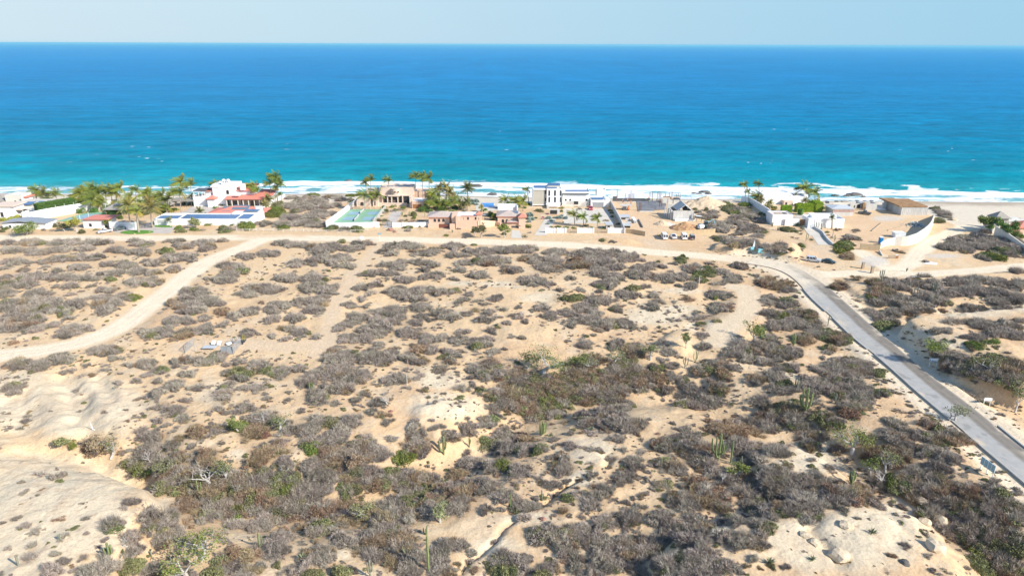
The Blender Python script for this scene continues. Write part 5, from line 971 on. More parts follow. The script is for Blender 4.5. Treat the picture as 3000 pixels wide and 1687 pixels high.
h.win(664, 671.5, 569, 557, 1.2, 'glass', 'cream', arch=True); h.win(620, 623, 571, 566, 1.9, 'glass', 'white', arch=True)
h.shed('upper_roof', 687, 745, 558.5, 537, 8, 'tile', 2.0); h.box('upper_wall', 689, 744, None, 560, 6, 'white', 2.6)
h.box('dormer', 704, 716, 558, 541, 2.2, 'white', 1.6); h.win(707, 713, 556, 541.5, 1.6, 'white', 'cream', arch=True)
h.shed('porch_roof', 658, 782, 584, 567, 6.5, 'tile', -2.6); h.shed('right_roof', 752, 800, 572, 554, 8, 'tile', 3.0); h.box('right_wall', 754, 792, None, 573.5, 6, 'cream', 3.6)
h.shed('left_roof', 586, 618, 560, 550, 6.5, 'tile', 1.2); h.box('porch_wall', 662, 776, None, 585.5, 2, 'concd', .9)  # porch wall coloured dark to stand in for shade beneath the roof
for a in (664, 679, 697, 712, 728, 745, 760, 774): h.box('column', a-1, a+1, None, 585.2, .4, 'cream', -2.2)
h.win(666, 675, 604, 587, .9, 'glass', 'cream'); h.win(709, 715, 604, 586, .9, 'dark', 'cream'); h.win(683, 696, 602, 588, .9, 'glass', 'cream'); h.win(735, 752, 602, 588, .9, 'glass', 'cream')
h.box('pergola_roof', 566, 600, 560.5, 558.5, 6, 'metald', -1); [h.box('column', a, a+1.4, None, 560.6, .3, 'cream', -.8) for a in (567, 581, 591, 598)]
h.box('terrace', 566, 604, None, 577, 7, 'white', -1.0); h.hip('tower_roof', 606, 630, 584, 3.4, 1.3, 'tile', -3.2, ridge=.9); h.box('tower_wall', 608, 628, None, 585, 3.2, 'white', -3.0)
h.box('thatch_awning', 499, 566, 590.5, 587, 6, 'thatch', -2); [h.box('column', a, a+1.2, None, 590.6, .3, 'metald', -1.6) for a in (500, 515, 530, 545, 560)]
h.box('planter_wall', 688, 702, 574, 568, 1.5, 'white', -1.8)
h = House('thatched_palapa', 'dark thatched palapa among palms left of villa', 'shelter', 458, 612)
h.hip('thatch_roof', 452, 500, 602, 6, 1.9, 'thatch', 0, ridge=.9); [h.box('post', a, a+1.2, None, 602, .25, 'woodgr', b) for a, b in ((456, .2), (494, .2), (458, 5.4), (492, 5.4))]
h = House('thatched_palapa', 'grey thatched palapa behind the small red roof', 'shelter', 318, 636)
h.hip('thatch_roof', 306, 362, 615, 7, 2.4, 'thatch', 0, ridge=.9); [h.box('post', a, a+1.2, None, 615, .3, 'woodgr', b) for a, b in ((310, .2), (356, .2), (312, 6.4), (354, 6.4))]
h = House('garage_row', 'long white garage row topped by blue solar panels', 'building', 452, 660)
h.box('wall', 452, 736, None, 641, 10, 'white', 0, par=.35); h.win(704, 719, 651.5, 649, 0, 'dark', 'white'); h.win(499, 503, 652, 648, 0, 'dark', 'white')
h.solar(455, 520, 641, 1.2, 5, 'solar', .03, .02, 10, 2); h.solar(530, 690, 640.5, .9, 6.5, 'solar', .03, .02, 24, 3); h.solar(697, 730, 640.5, .9, 7, 'solar', .03, .02, 5, 3)
g = G(); [g.box(*h.P(a, 645, -.05)[:1], h.P(a, 645, -.05)[0]+.12, -.12, -.01, 1.0, 2.3) for a in range(462, 490, 3)]; g.obj('iron_grille', 'metal', h.root)
h = House('hipped_carport', 'red hipped roof building carrying slate blue solar panels', 'building', 640, 640)
h.box('wall', 628, 752, None, 628, 9, 'cream', 0); h.hip('roof', 605, 765, 629.5, 12, 2.3, 'tile', -1.5, ridge=.8)
for xa, xb, yy, bk in ((654, 676, 614, 4.5), (650, 676, 622, .6), (655, 672, 617, 2.6), (682, 730, 611, 4.4), (680, 728, 617, 1.6)): h.solar(xa, xb, yy, bk, 2.0, 'solarg', .30, .5, 8, 2)
h.box('white_screen', 749, 769, None, 604, .4, 'white', 2); h.solar(715, 757, 620, -2.2, 3.2, 'solar', .05, .15, 8, 2); h.box('white_roof', 680, 765, None, 624, 4, 'white', -3.2)
wall_run('boundary_wall', [(736, 652), (750, 642), (768, 624), (790, 604), (815, 588), (833, 576)], [2.4, 2.4, 2.2, 2.0, 1.8, 1.6], .4, 'white', 'white boundary wall sloping seaward beside the scrub lot', cap=1, posts=(.15, .3, 'white'))
hedge([(540, 645), (562, 646)], 1.6, 2.2, 'bright green clipped hedge left of the hipped red roof'); hedge([(585, 646), (620, 640)], 1.8, 2.5, 'lime green hedge beside the hipped red roof corner')
hedge([(452, 621), (520, 617)], 1.2, 1.5, 'low dark hedge along the drive below palms', 'green')
# rail fence
x0_ = None; pts = [(694, 678), (712, 678), (731, 678), (751, 677), (771, 677), (800, 678), (830, 679), (853, 679), (867, 679), (889, 679), (905, 679), (918, 680), (932, 680), (956, 681), (990, 682), (1028, 682), (1041, 681), (1055, 681), (1078, 678)]
q = [ground(*p) for p in pts]; o = empty('rail_fence', q[0], 'white rustic rail fence along the wide dirt road', 'fence'); rl = G()
for i, p in enumerate(q):
    d = [p[k]-q[0][k] for k in range(3)]; g = G(); g.tube([(d[0], d[1], d[2]-.3), (d[0], d[1], d[2]+1.25)], [.09, .08], 6); g.obj('post', 'cream', o)
    if i: 
        for zz_ in (.55, 1.1): rl.bar((e[0], e[1], e[2]+zz_), (d[0], d[1], d[2]+zz_-(.1 if i % 3 == 0 else 0)), .09)
    e = d
rl.obj('rail', 'cream', o)
# ================================================================ sports court and peach villa
g0 = [ground(*p) for p in ((972, 653), (1093, 653), (1123, 613), (1016, 613))]
quad_sheet('court_surface', [(972, 653), (1092, 653), (1120, 614), (1016, 614)], 'court', .07, 'pale green double sports court behind white walls', 'sports court')
for i, (p, lb) in enumerate([([(1016, 630), (1050, 630), (1058, 621), (1026, 621)], 'far left'), ([(1074, 630), (1107, 630), (1112, 621), (1082, 621)], 'far right'), ([(999, 646), (1035, 646), (1042, 636), (1011, 636)], 'near left'), ([(1060, 646), (1096, 646), (1101, 636), (1068, 636)], 'near right')]):
    quad_sheet('court_paint', p, 'courtb', .12, '%s blue rectangle painted on the green double court' % lb, 'court marking', group='blue court rectangles')
for i, (a, b) in enumerate([((1055, 627), (1068, 617)), ((1038, 649), (1053, 633))]):
    p, q_ = ground(*a), ground(*b); o = empty('court_net', p, '%s low court net across the green double court' % ('far' if i == 0 else 'near'), 'net', 'court nets'); d = [q_[k]-p[k] for k in range(3)]
    for e in ((0, 0, 0), d): g = G(); g.tube([(e[0], e[1], e[2]), (e[0], e[1], e[2]+1.1)], [.06, .06], 6); g.obj('post', 'metald', o)
    g = G(); g.bar((0, 0, .6), (d[0], d[1], d[2]+.6), .03, .8); g.obj('net', 'mesh', o); g = G(); g.bar((0, 0, 1.03), (d[0], d[1], d[2]+1.03), .05, .1); g.obj('net_band', 'white', o)
wall_run('court_wall', [(956, 668), (1010, 668), (1060, 667), (1112, 666)], 2.3, .35, 'white', 'white front wall of the green double sports court', cap=1)
wall_run('court_wall', [(956, 666), (984, 645), (1010, 625), (1030, 608), (1050, 594)], [2.6, 2.6, 2.5, 2.4, 2.2], .4, 'white', 'white left wall of the green court running seaward', cap=1)
def post_fence(name, pts, n, hh, label, mp_='cream', mr_='mesh', alpha=None, rails=(.5, 1.4), pw=.1, group=None):
    q = [ground(*p) for p in pts]; o = empty(name, q[0], label, 'fence', group); g = G(); C_ = []
    seg = np.array([a[:2] for a in q]); s = np.r_[0, np.cumsum(np.hypot(*np.diff(seg, axis=0).T))]; t = np.linspace(0, s[-1], n)
    for v in t: C_.append((np.interp(v, s, seg[:, 0])-q[0][0], np.interp(v, s, seg[:, 1])-q[0][1], float(np.interp(v, s, [a[2] for a in q]))-q[0][2]))
    for c in C_: p = G(); p.box(c[0]-pw, c[0]+pw, c[1]-pw, c[1]+pw, c[2]-.3, c[2]+hh); p.obj('post', mp_, o)
    for a, b in zip(C_[:-1], C_[1:]):
        for r_ in rails: g.bar((a[0], a[1], a[2]+r_), (b[0], b[1], b[2]+r_), .05)
    g.obj('rail', mr_, o); return o
post_fence('court_fence', [(1094, 658), (1110, 640), (1130, 614)], 12, 2.3, 'white picket posts down the right side of the court', rails=(.4, 1.2, 2.1), pw=.16)
post_fence('court_fence', [(1020, 613), (1070, 613), (1118, 613)], 7, 3.4, 'tall wire fence at the back of the green court', 'cream', 'mesh', rails=(.3, 1.2, 2.2, 3.3), pw=.07)
h = House('peach_villa', 'rambling peach villa with round turret and dark loggia', 'villa', 1112, 604)
h.box('wall', 1086, 1205, None, 573, 9, 'peachlt', 1.6, par=.3); h.box('upper_wall', 1113, 1211, 572, 549, 9, 'peachlt', 4.5, par=.4); h.box('left_wing', 1073, 1116, 582, 559, 7, 'peachlt', 6, par=.3); h.box('left_low', 1046, 1075, None, 580, 6, 'peach', 4)
h.box('right_upper', 1205, 1262, 584, 561, 7, 'peach', 7.5, par=.3)
x, z0 = h.P(1159, 574, 2.6); _, z1 = h.P(1159, 553, 2.6); g = G(); g.tube([(x, 3.6, z0-1), (x, 3.6, z1)], [2.1, 2.1], 20); o = g.obj('turret', 'peachlt', h.root)
for a in (1147, 1156, 1165): h.win(a, a+3.4, 565, 560.5, 1.35, 'dark', 'peach', parent=None)
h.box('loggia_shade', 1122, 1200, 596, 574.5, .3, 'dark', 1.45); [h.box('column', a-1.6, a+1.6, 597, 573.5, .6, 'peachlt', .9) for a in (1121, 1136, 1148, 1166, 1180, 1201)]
h.box('balcony_wall', 1110, 1192, None, 594.5, .5, 'peachlt', 0); h.box('balcony_beam', 1136, 1170, 576, 572, .6, 'peachlt', .6)
for a, b in ((1136.5, 1), (1149, 1), (1138, 0)): h.win(a+4, a+8, 593, 588, .9, 'dark', 'peach', arch=True)
for xa, xb, yy, bk in ((1132, 1151, 551, 7), (1180, 1200, 551, 7), (1209, 1220, 562, 9), (1237, 1256, 562, 9)): h.solar(xa, xb, yy, bk, 3.2, 'solarg', .12, .2, 4, 2)
# barrel vault wing
x0, z0 = h.P(1045, 603, -1); x1, _ = h.P(1087, 603, -1); _, zt = h.P(1066, 576, -1); g = G(); r_ = (x1-x0)/2; n = 12
a = [(x0, -1, -.5), (x1, -1, -.5)]+[((x0+x1)/2+r_*math.cos(t), -1, zt-2.6+2.6*math.sin(t)) for t in [math.pi*k/n for k in range(n+1)]]
g.hull(a, [(p[0], 4.5, p[2]) for p in a]); g.obj('vaulted_wing', 'peachlt', h.root); h.win(1056, 1066, 603, 592, -1, 'dark', 'peach', arch=True)
h.box('small_vault', 1092, 1108, None, 583, 4, 'peachlt', -1); h.win(1097, 1102, 602, 590, -1, 'dark', 'peach', arch=True)
h = House('peach_garage', 'peach wing with white roof and brown garage door', 'garage', 1208, 611)
h.box('wall', 1207, 1252, None, 590, 9, 'peach', 0, par=.35); h.door(1210, 1235, 610.5, 598.5, 0, 'wood'); h.box('roof_coat', 1209, 1250, 592, 590.6, 8, 'white', .5); h.solar(1229, 1251, 590, 4, 3.4, 'solarg', .1, .3, 5, 2); h.box('chimney', 1200, 1208, None, 583, 6, 'peachlt', 1)
quad_sheet('driveway', [(1122, 668), (1150, 668), (1180, 620), (1150, 618)], 'pave', .05, 'sandy grey drive up to the peach villa', 'driveway', kind='structure')
gate('drive_gate', 1121, 1149, 661, 649, 'metald', 'dark iron drive gate between white piers')
wall_run('garden_wall', [(1152, 666), (1180, 666), (1215, 665), (1254, 664)], 2.0, .35, 'white', 'white wall right of the iron drive gate', cap=1, posts=(.1, .3, 'white'))
# hip roofed gatehouse
h = House('peach_gatehouse', 'peach gatehouse with hipped grey roof and three arches', 'house', 1256, 666)
h.box('wall', 1256, 1317, None, 636, 8.5, 'peach'); h.hip('roof', 1254, 1326, 637, 9, 1.5, 'tilepale', 0, .5, ridge=.85, edge='coral')
for a in (1270.5, 1282.5, 1295.5): h.win(a, a+7.5, 650, 641, 0, 'glass', 'peachlt', arch=True)
h.door(1286, 1315, 667, 656.5, -.9, 'wooddk'); h.box('porch_wall', 1254, 1285.5, None, 657, .9, 'peach', -.92); h.box('porch_wall', 1315.5, 1332, None, 657, .9, 'peach', -.92); h.box('side_wall', 1317, 1329, None, 640, 6, 'peach', 1.5)
# blank wall house
h = House('peach_wall_house', 'long blank peach wall house with little roof turret', 'house', 1334, 672)
h.box('wall', 1335, 1408, None, 634, 8, 'peach', 0, par=.25); h.box('roof_coat', 1338, 1396, 633, 631.5, 6.5, 'white', 1); h.box('rear_wall', 1323, 1340, None, 631, 7, 'peach', 1.2); h.box('roof_edge', 1352, 1390, 634, 632.6, .5, 'coral', -.15)
h.hip('turret_roof', 1395, 1411, 630, 2.6, 1.0, 'coral', 0, .3, ridge=.9); h.box('turret', 1397, 1409, 640, 630, 2.4, 'peach', -.04)
h.win(1340, 1347, 645, 636, 0, 'peachlt', 'peach', arch=True); h.win(1368.5, 1374, 644, 636, 0, 'glass', 'peachlt'); h.win(1391, 1396, 644, 636, 0, 'glass', 'peachlt'); h.win(1358, 1359, 644, 637.5, 0, 'dark', 'peach', fr=.02); h.win(1402, 1403, 644, 637.5, 0, 'dark', 'peach', fr=.02)
h.box('gate_pier', 1318, 1333, None, 657, 1.2, 'peach', -.4); h.door(1320, 1333, 651, 648.5, 3, 'wooddk', 'flat_canopy', 1)
wall_run('garden_wall', [(1400, 672), (1418, 668), (1434, 664), (1452, 661), (1466, 664)], [3.6, 3.4, 2.6, 2.0, 1.6], .3, 'peach', 'curving peach garden wall falling to the right', cap=1)
h = House('shade_sail', 'small grey shade canopy beside the peach turret', 'canopy', 1409, 648)
h.shed('canopy', 1408, 1422, 630, 627, 4, 'greytop', 0); [h.box('pole', a, a+.8, None, 631, .12, 'metald', b) for a, b in ((1409, .1), (1420, .1), (1409.5, 3.8), (1420.5, 3.8))]
# pool
c = [ground(*p) for p in ((1417, 609), (1447, 609), (1448, 596), (1411, 596))]; zp = max(p[2] for p in c); g = G(); g.hull([(p[0], p[1], zp-.5) for p in c], [(p[0], p[1], zp+.25) for p in c]); cx = sum(p[0] for p in c)/4; cy = sum(p[1] for p in c)/4
r0 = empty('swimming_pool', (cx, cy, zp), 'bright blue swimming pool on the sand terrace', 'pool'); g.v = [(v[0]-cx, v[1]-cy, v[2]-zp) for v in g.v]; g.obj('pool_rim', 'pavel', r0); g.v = [(v[0]*.95, v[1]*.95, v[2]+.012 if v[2] > 0 else v[2]) for v in g.v]; g.obj('pool_water', 'pool', r0)
quad_sheet('pool_terrace', [(1395, 618), (1465, 618), (1470, 592), (1390, 592)], 'pavel', .04, 'pale terrace round the blue swimming pool', 'terrace', kind='structure')
# third peach house
h = House('peach_tower_house', 'peach house with pyramid-roofed tower and dark gate', 'house', 1460, 662)
h.box('wall', 1458, 1519, None, 634, 9, 'peach', 0); h.hip('roof', 1457, 1521, 635, 9.5, 1.5, 'tilepale', 0, .4, ridge=.85, edge='coral'); h.box('rear_block', 1458, 1515, None, 606, 6, 'white', 13, par=.4); h.box('white_pillar', 1514, 1518, None, 603, 1, 'white', 12)
for a in (1470, 1481.5, 1496): h.win(a, a+7, 652, 642, 0, 'glass', 'peachlt', arch=True)
h.solar(1496, 1518, 627, 2.5, 2.6, 'solarg', .22, .25, 4, 2); h.box('tower', 1520, 1539, None, 637, 4.5, 'peach', -4); h.hip('tower_roof', 1519, 1541, 638, 5, 1.3, 'coral', -4.2, .25, ridge=.9)
h.hip('gate_roof', 1487, 1519, 652, 2.4, .6, 'tilepale', -3.6, .3, ridge=.85, edge='coral'); h.box('gate_wall', 1484, 1498, None, 654, .8, 'peach', -3.2); h.box('gate_beam', 1498, 1520, 661.5, 654, .8, 'peach', -3.2)
h.door(1498, 1519.5, 673, 661.5, -3.1, 'metald', 'sliding_gate', 4); h.win(1522, 1524.5, 663, 660, -4, 'dark', 'peach', fr=.03)
quad_sheet('driveway', [(1497, 698), (1530, 698), (1521, 675), (1499, 675)], 'pavel', .05, 'pale drive at the dark peach gate', 'driveway', kind='structure')
# ================================================================ modern white house
h = House('modern_house', 'modern white house with tall slot windows and flat roofs', 'house', 1562, 604)
h.box('left_block', 1562, 1601, 600, 557, 9, 'taupe', -.4); h.box('left_frame', 1560.5, 1562, None, 555, 9.4, 'white', -.6); h.box('left_roof', 1562, 1640, 557, 555, 10, 'white', -.7); h.box('left_base', 1566, 1600, None, 600.5, 7, 'concd', .6); h.box('floor_edge', 1561, 1601, 601.5, 599.5, 9.2, 'white', -.62)
h.box('centre_block', 1602, 1645, None, 553, 9, 'white', -1.2, par=.4); h.box('roof_room', 1604, 1642, 553, 545, 5, 'pavel', 3.0); h.box('roof_room_left', 1562, 1601, 556, 552, 6, 'pavel', 2.0)
h.solar(1606, 1641, 544.6, 3.2, 4.2, cols=8, rows=2, tilt=.1, lift=.12); h.solar(1565, 1600, 552, 2.4, 4.5, cols=8, rows=2, tilt=.08, lift=.12); h.solar(1603, 1632, 552.6, -.5, 2.2, cols=8, rows=1, tilt=.05, lift=.2)
for a, b in ((1606.5, 1611.5), (1623, 1628.5), (1640, 1644.5)):
    h.win(a, b, 574, 558, -1.2, 'glass', 'white'); h.win(a, b, 593, 577.5, -1.2, 'glass', 'white')
h.win(1596, 1600.5, 569, 557.5, -.4, 'glass', 'taupe'); h.win(1596, 1600.5, 590, 580, -.4, 'glass', 'taupe'); h.box('ground_slab', 1601, 1638, 606, 601, 4, 'white', -4.5)
h.box('pergola_wall', 1602, 1608, None, 603, 3, 'conc', -6)
h = House('modern_wing', 'low modern wing with blue solar rows and wooden screens', 'house', 1648, 606)
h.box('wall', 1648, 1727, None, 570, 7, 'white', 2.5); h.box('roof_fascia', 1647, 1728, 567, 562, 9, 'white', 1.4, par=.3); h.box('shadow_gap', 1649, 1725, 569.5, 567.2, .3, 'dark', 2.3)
h.solar(1655, 1722, 561.5, 5.2, 3, cols=14, rows=2, tilt=.12, lift=.1); h.solar(1657, 1726, 563, 1.9, 2.4, cols=14, rows=1, tilt=.1, lift=.1)
for a in (1655, 1668, 1716): h.win(a, a+5, 588.5, 583, 2.5, 'dark', 'white')
h.win(1681, 1695, 599, 590, 2.4, 'glass', 'cream'); h.box('canopy', 1680, 1699, 588, 580, .3, 'white', .6)
g = G(); x0, x1, z0, z1 = h.span(1649, 1726, None, 590, -.6)
n = 36
for k in range(n):
    a = x0+(x1-x0)*k/n
    if .40 < k/n < .56: continue
    g.box(a, a+(x1-x0)/n*.62, -.65, -.55, -.3, z1)
g.obj('picket_screen', 'cream', h.root)
h = House('white_garage', 'white garage block with grey roller door and solar roof', 'garage', 1733, 609)
h.box('wall', 1731, 1776, None, 586, 10, 'white', 0, par=.35); h.door(1736.5, 1767.5, 608.3, 594.8, 0, 'metal', ribs=7); h.win(1736, 1768.5, 595.2, 594, .0, 'metald', 'metald', part='door_lintel', fr=.03)
h.solar(1731, 1768, 584.5, 1.6, 2.8, cols=7, rows=1, tilt=.1, lift=.05); h.solar(1733, 1764, 584.5, 6.2, 2.6, cols=7, rows=1, tilt=.1, lift=.05); h.box('rear_block', 1748, 1774, 575, 556, 5, 'white', 14, par=.4); h.box('side_wall', 1776, 1786, None, 584, 6, 'white', 2)
quad_sheet('driveway', [(1650, 655), (1800, 655), (1778, 611), (1650, 611)], 'pavel', .05, 'pale concrete forecourt of the modern house', 'driveway', kind='structure')
quad_sheet('driveway', [(1565, 690), (1600, 690), (1630, 640), (1600, 636)], 'pavel', .07, 'pale drive beside the modern house garden', 'driveway', kind='structure')
h = House('garden_arch', 'curved white garden wall with a planted arch', 'wall', 1610, 628)
h.box('wall', 1609, 1636, None, 612, .4, 'conc'); h.box('opening', 1612, 1632, 627, 616, .1, 'dark', -.12); h.box('wing_wall', 1633, 1640, None, 616, 3, 'conc', -.02)
wall_run('boundary_wall', [(1779, 588), (1792, 612), (1805, 634), (1817, 655), (1829, 684)], [3.2, 3.0, 2.6, 2.4, 2.2], .35, 'conc', 'pale wall between modern garden and building site', cap=1)
for a, b, lb in ((1600, 1625, 'white wall block beside the modern drive, left end'), (1633, 1657, 'white wall panel left of the stick fence'), (1693, 1738, 'white wall panel between the two stick fences'), (1782, 1829, 'long white wall panel beside the building site')): wall_run('garden_wall', [(a, 682), (b, 682.5)], 2.0, .4, 'white', lb, 'wall', 'white front garden wall panels', cap=1, posts=(.12, .32, 'white'))
for a, b, lb in ((1659, 1692, 'left stick fence in the modern garden front wall'), (1739, 1781, 'right stick fence in the modern garden front wall')):
    p, q_ = ground(a, 682), ground(b, 682.5); o = empty('stick_fence', p, lb, 'fence', 'stick fences'); g = G(); w = q_[0]-p[0]; n = int(w/.28)
    for k in range(n): t = k/n; g.bar((w*t, (q_[1]-p[1])*t, -.2), (w*t+rng.uniform(-.1, .1), (q_[1]-p[1])*t, 1.5+rng.uniform(-.25, .25)), .14)
    g.obj('stick_panel', 'woodgr', o); g = G(); g.bar((0, .1, 1.0), (w, q_[1]-p[1]+.1, 1.0), .1); g.obj('rail', 'woodgr', o)
h = House('garden_shed', 'little grey lean-to in the corner of modern garden', 'shed', 1778, 672)
h.box('wall', 1776, 1795, None, 660, 3, 'conc'); h.box('roof', 1774, 1797, 659.7, 657.5, 4, 'galv', -.4); h.win(1780, 1786, 669, 662, 0, 'dark', 'woodgr')
# ================================================================ building site behind the parked vans
quad_sheet('floor_slab', [(1868, 619), (1917, 620), (1926, 586), (1862, 586)], 'slab', .18, 'wet grey concrete floor slab, left bay', 'slab', n=6)
quad_sheet('floor_slab', [(1920, 616), (1952, 615), (1948, 585), (1920, 586)], 'slab', .18, 'grey concrete floor slab behind the gabled shell', 'slab', n=6)
h = House('slab_edge', 'raised concrete edge in front of the wet slab', 'kerb', 1872, 621); h.box('edge_beam', 1873, 1915, None, 618.5, .4, 'conc')
h = House('seawall_trench', 'long dark excavated retaining wall behind the slab', 'wall', 1800, 588); h.box('wall', 1795, 1806, None, 576, .5, 'metald'); h.box('long_wall', 1807, 1905, None, 581.5, .5, 'metald')
REB = [(1807, 590, 556), (1832, 588, 566), (1841, 590, 568), (1844, 590, 568), (1847, 592, 557), (1851, 592, 566), (1856, 588, 566), (1872, 618, 590), (1875, 618, 592), (1877, 618, 592), (1903, 588, 562), (1910, 588, 560), (1925, 590, 563), (1930, 592, 560), (1934, 596, 561), (1932, 606, 582), (1938, 607, 583), (1948, 592, 566), (1955, 600, 582), (1960, 592, 564), (1967, 590, 561), (1972, 596, 578), (1980, 590, 568), (1986, 592, 566), (1991, 594, 566)]
for i, (px, pb, pt) in enumerate(REB):
    x, y, z = ground(px, pb); _, zt = rayY(px, pt, y); hh = zt-z; g = G(); r_ = .16
    for a, b in ((-r_, -r_), (r_, -r_), (r_, r_), (-r_, r_)): g.tube([(a, b, 0), (a+rng.uniform(-.03, .03), b, hh*rng.uniform(.93, 1))], [.035, .03], 4)
    for k in range(int(hh/.35)): zz_ = .2+k*.35; [g.bar((p[0], p[1], zz_), (q_[0], q_[1], zz_), .025) for p, q_ in (((-r_, -r_), (r_, -r_)), ((r_, -r_), (r_, r_)), ((r_, r_), (-r_, r_)), ((-r_, r_), (-r_, -r_)))]
    o = g.obj('rebar_column', 'rust'); o.location = (x, y, z); later(o, 'upright rusty rebar cage', 'rebar', px, (pb+pt)/2, 'rebar cages on the building site')
h = House('gabled_shell', 'unfinished pale concrete shell with dark open gable', 'building shell', 1972, 646)
h.box('front_wall', 1973, 2026, None, 618, .35, 'conc'); x0, z0 = h.P(1984, 618, .36); x1, _ = h.P(2029, 618, .36); _, zt = h.P(2007, 597, 3.5)
for nm, s_ in (('left_slope', -1), ('right_slope', 1)):
    xm = (x0+x1)/2; a = x0 if s_ < 0 else x1; g = G(); g.hull([(a, .1, z0), (xm, .1, zt), (xm, 9, zt), (a, 9, z0)], [(a, .1, z0+.25), (xm, .1, zt+.25), (xm, 9, zt+.25), (a, 9, z0+.25)]); g.obj(nm, 'conc', h.root)
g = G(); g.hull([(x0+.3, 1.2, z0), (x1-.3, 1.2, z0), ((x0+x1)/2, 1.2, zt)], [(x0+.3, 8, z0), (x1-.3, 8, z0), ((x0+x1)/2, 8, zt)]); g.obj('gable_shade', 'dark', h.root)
g = G(); g.hull([(x0+1.2, .9, z0+.2), (x0+2.6, .9, z0+.3), (x0+1.9, .9, z0+1.6)], [(x0+1.2, 1.0, z0+.2), (x0+2.6, 1.0, z0+.3), (x0+1.9, 1.0, z0+1.6)]); g.hull([(x1-2.2, .9, z0+.9), (x1-1.2, .9, z0+1.1), (x1-2.1, .9, z0+1.7)], [(x1-2.2, 1., z0+.9), (x1-1.2, 1., z0+1.1), (x1-2.1, 1., z0+1.7)]); g.obj('hanging_tarp', 'cream', h.root)
h.box('rear_wall', 1955, 1990, None, 598, .35, 'conc', 9); h.box('side_wall', 1972, 1975, None, 622, 9, 'conc', .4); h.box('right_wall', 2026, 2031, None, 621, 6, 'conc', 1.2)
for a in (1947, 1953, 1959, 1965): h.box('column', a, a+2.6, None, 606+(a-1947)*.6, .5, 'conc', 6-(a-1947)*.28)
h.box('plinth', 1977, 2034, None, 643, 1.2, 'white', -1.6); h.box('right_pier', 2032, 2036, None, 626, .6, 'conc', -1)
h = House('formwork_stack', 'pale formwork walls and planks at the seaward site edge', 'formwork', 1938, 596); h.box('wall', 1938, 1962, None, 579, .6, 'pavel', 3); h.box('plank_stack', 1946, 1966, 583, 578, 2.4, 'formwork', 4.5); h.box('wall', 1968, 1990, None, 577, .5, 'peachlt', 5); h.box('lower_wall', 1940, 1990, None, 586, .5, 'conc', .2); h.box('table', 1978, 1992, 588, 583, 3, 'metald', 1.4)
def heap(px, py, r, hh, m, label, name='heap', cat='heap', seed=1, ax=1.3):
    x, y, z = ground(px, py); bm = bmesh.new(); bmesh.ops.create_grid(bm, x_segments=26, y_segments=26, size=1)
    from mathutils import noise as mn
    for v in bm.verts:
        d = math.hypot(v.co.x, v.co.y); n = mn.noise(Vector((v.co.x*2.2+seed, v.co.y*2.2, 0)))*.35; v.co.z = max(0, (1-d*(1+n*.6)))**1.25*hh+mn.noise(Vector((v.co.x*7, v.co.y*7+seed, 0)))*.12*hh*(d < .8)-.3*float(sm(.6, 1, d)); v.co.x *= r*ax; v.co.y *= r
    me = bpy.data.meshes.new(name); bm.to_mesh(me); bm.free(); me.materials.append(MT[m]); o = bpy.data.objects.new(name, me); o.location = (x, y, z); COL.objects.link(o); return tag(o, label, cat)
MT['brownsoil'] = mat('brown_soil', (.43, .25, .13), rough=1, nscale=1, namt=.25, bump=.1, bscale=3)
MT['tansand'] = mat('tan_sand', (.60, .46, .31), rough=1, nscale=.5, namt=.1, bump=.05)
MT['gravel'] = mat('grey_gravel', (.56, .52, .46), rough=1, nscale=2, namt=.2, bump=.08)
heap(2006, 669, 5.6, 3.0, 'brownsoil', 'dark brown earth heap in front of the gabled shell', seed=3); heap(2030, 669, 4.4, 1.8, 'brownsoil', 'lower orange-brown earth heap right of the dark one', seed=8)
heap(1940, 658, 3.4, 2.2, 'tansand', 'small tan gravel heap left of the gabled shell', seed=4); heap(1958, 658, 3.2, 1.1, 'gravel', 'low grey gravel heap beside the gabled shell', seed=5)
heap(2066, 603, 10, 5.0, 'tansand', 'large smooth sand heap behind the building site', seed=6, ax=1.45)
def mesh_fence(name, pts, hh, m, label, posts=None, group=None):
    q = [ground(*p) for p in pts]; o = empty(name, q[0], label, 'fence', group); g = G()
    for a, b in zip(q[:-1], q[1:]):
        a = [a[k]-q[0][k] for k in range(3)]; b = [b[k]-q[0][k] for k in range(3)]
        g.hull([(a[0], a[1]-.02, a[2]-.1), (b[0], b[1]-.02, b[2]-.1), (b[0], b[1]-.02, b[2]+hh), (a[0], a[1]-.02, a[2]+hh)], [(a[0], a[1]+.02, a[2]-.1), (b[0], b[1]+.02, b[2]-.1), (b[0], b[1]+.02, b[2]+hh), (a[0], a[1]+.02, a[2]+hh)])
    g.obj('tarp', m, o)
    for a in q: p = G(); c = [a[k]-q[0][k] for k in range(3)]; p.box(c[0]-.06, c[0]+.06, c[1]+.03, c[1]+.15, c[2]-.3, c[2]+hh+.1); p.obj('post', 'woodgr', o)
    return o
mesh_fence('site_fence', [(1927, 693), (1950, 690), (1975, 689), (2000, 688), (2030, 686), (2062, 684), (2095, 682)], 1.75, 'tarp', 'tan tarp fence behind the parked vans')
mesh_fence('site_fence', [(1831, 683), (1850, 685), (1870, 688), (1889, 692)], 1.9, 'tarp', 'tan tarp fence left of the site entrance')
h = House('site_shed', 'grey metal site shed with open front', 'shed', 1816, 646); h.box('wall', 1817, 1846, None, 637, 3.2, 'galv'); h.box('roof', 1814, 1847, 636.7, 635, 4.2, 'galv', -.4); h.win(1820, 1832, 643, 638.5, 0, 'dark', 'woodgr')
h = House('site_shed', 'small shed with flat sheet roof behind tarp fence', 'shed', 1829, 668); h.box('wall', 1831, 1846, None, 662, 2.4, 'dark'); h.box('roof', 1828, 1849, 661.8, 660.4, 3.6, 'galv', -.5)
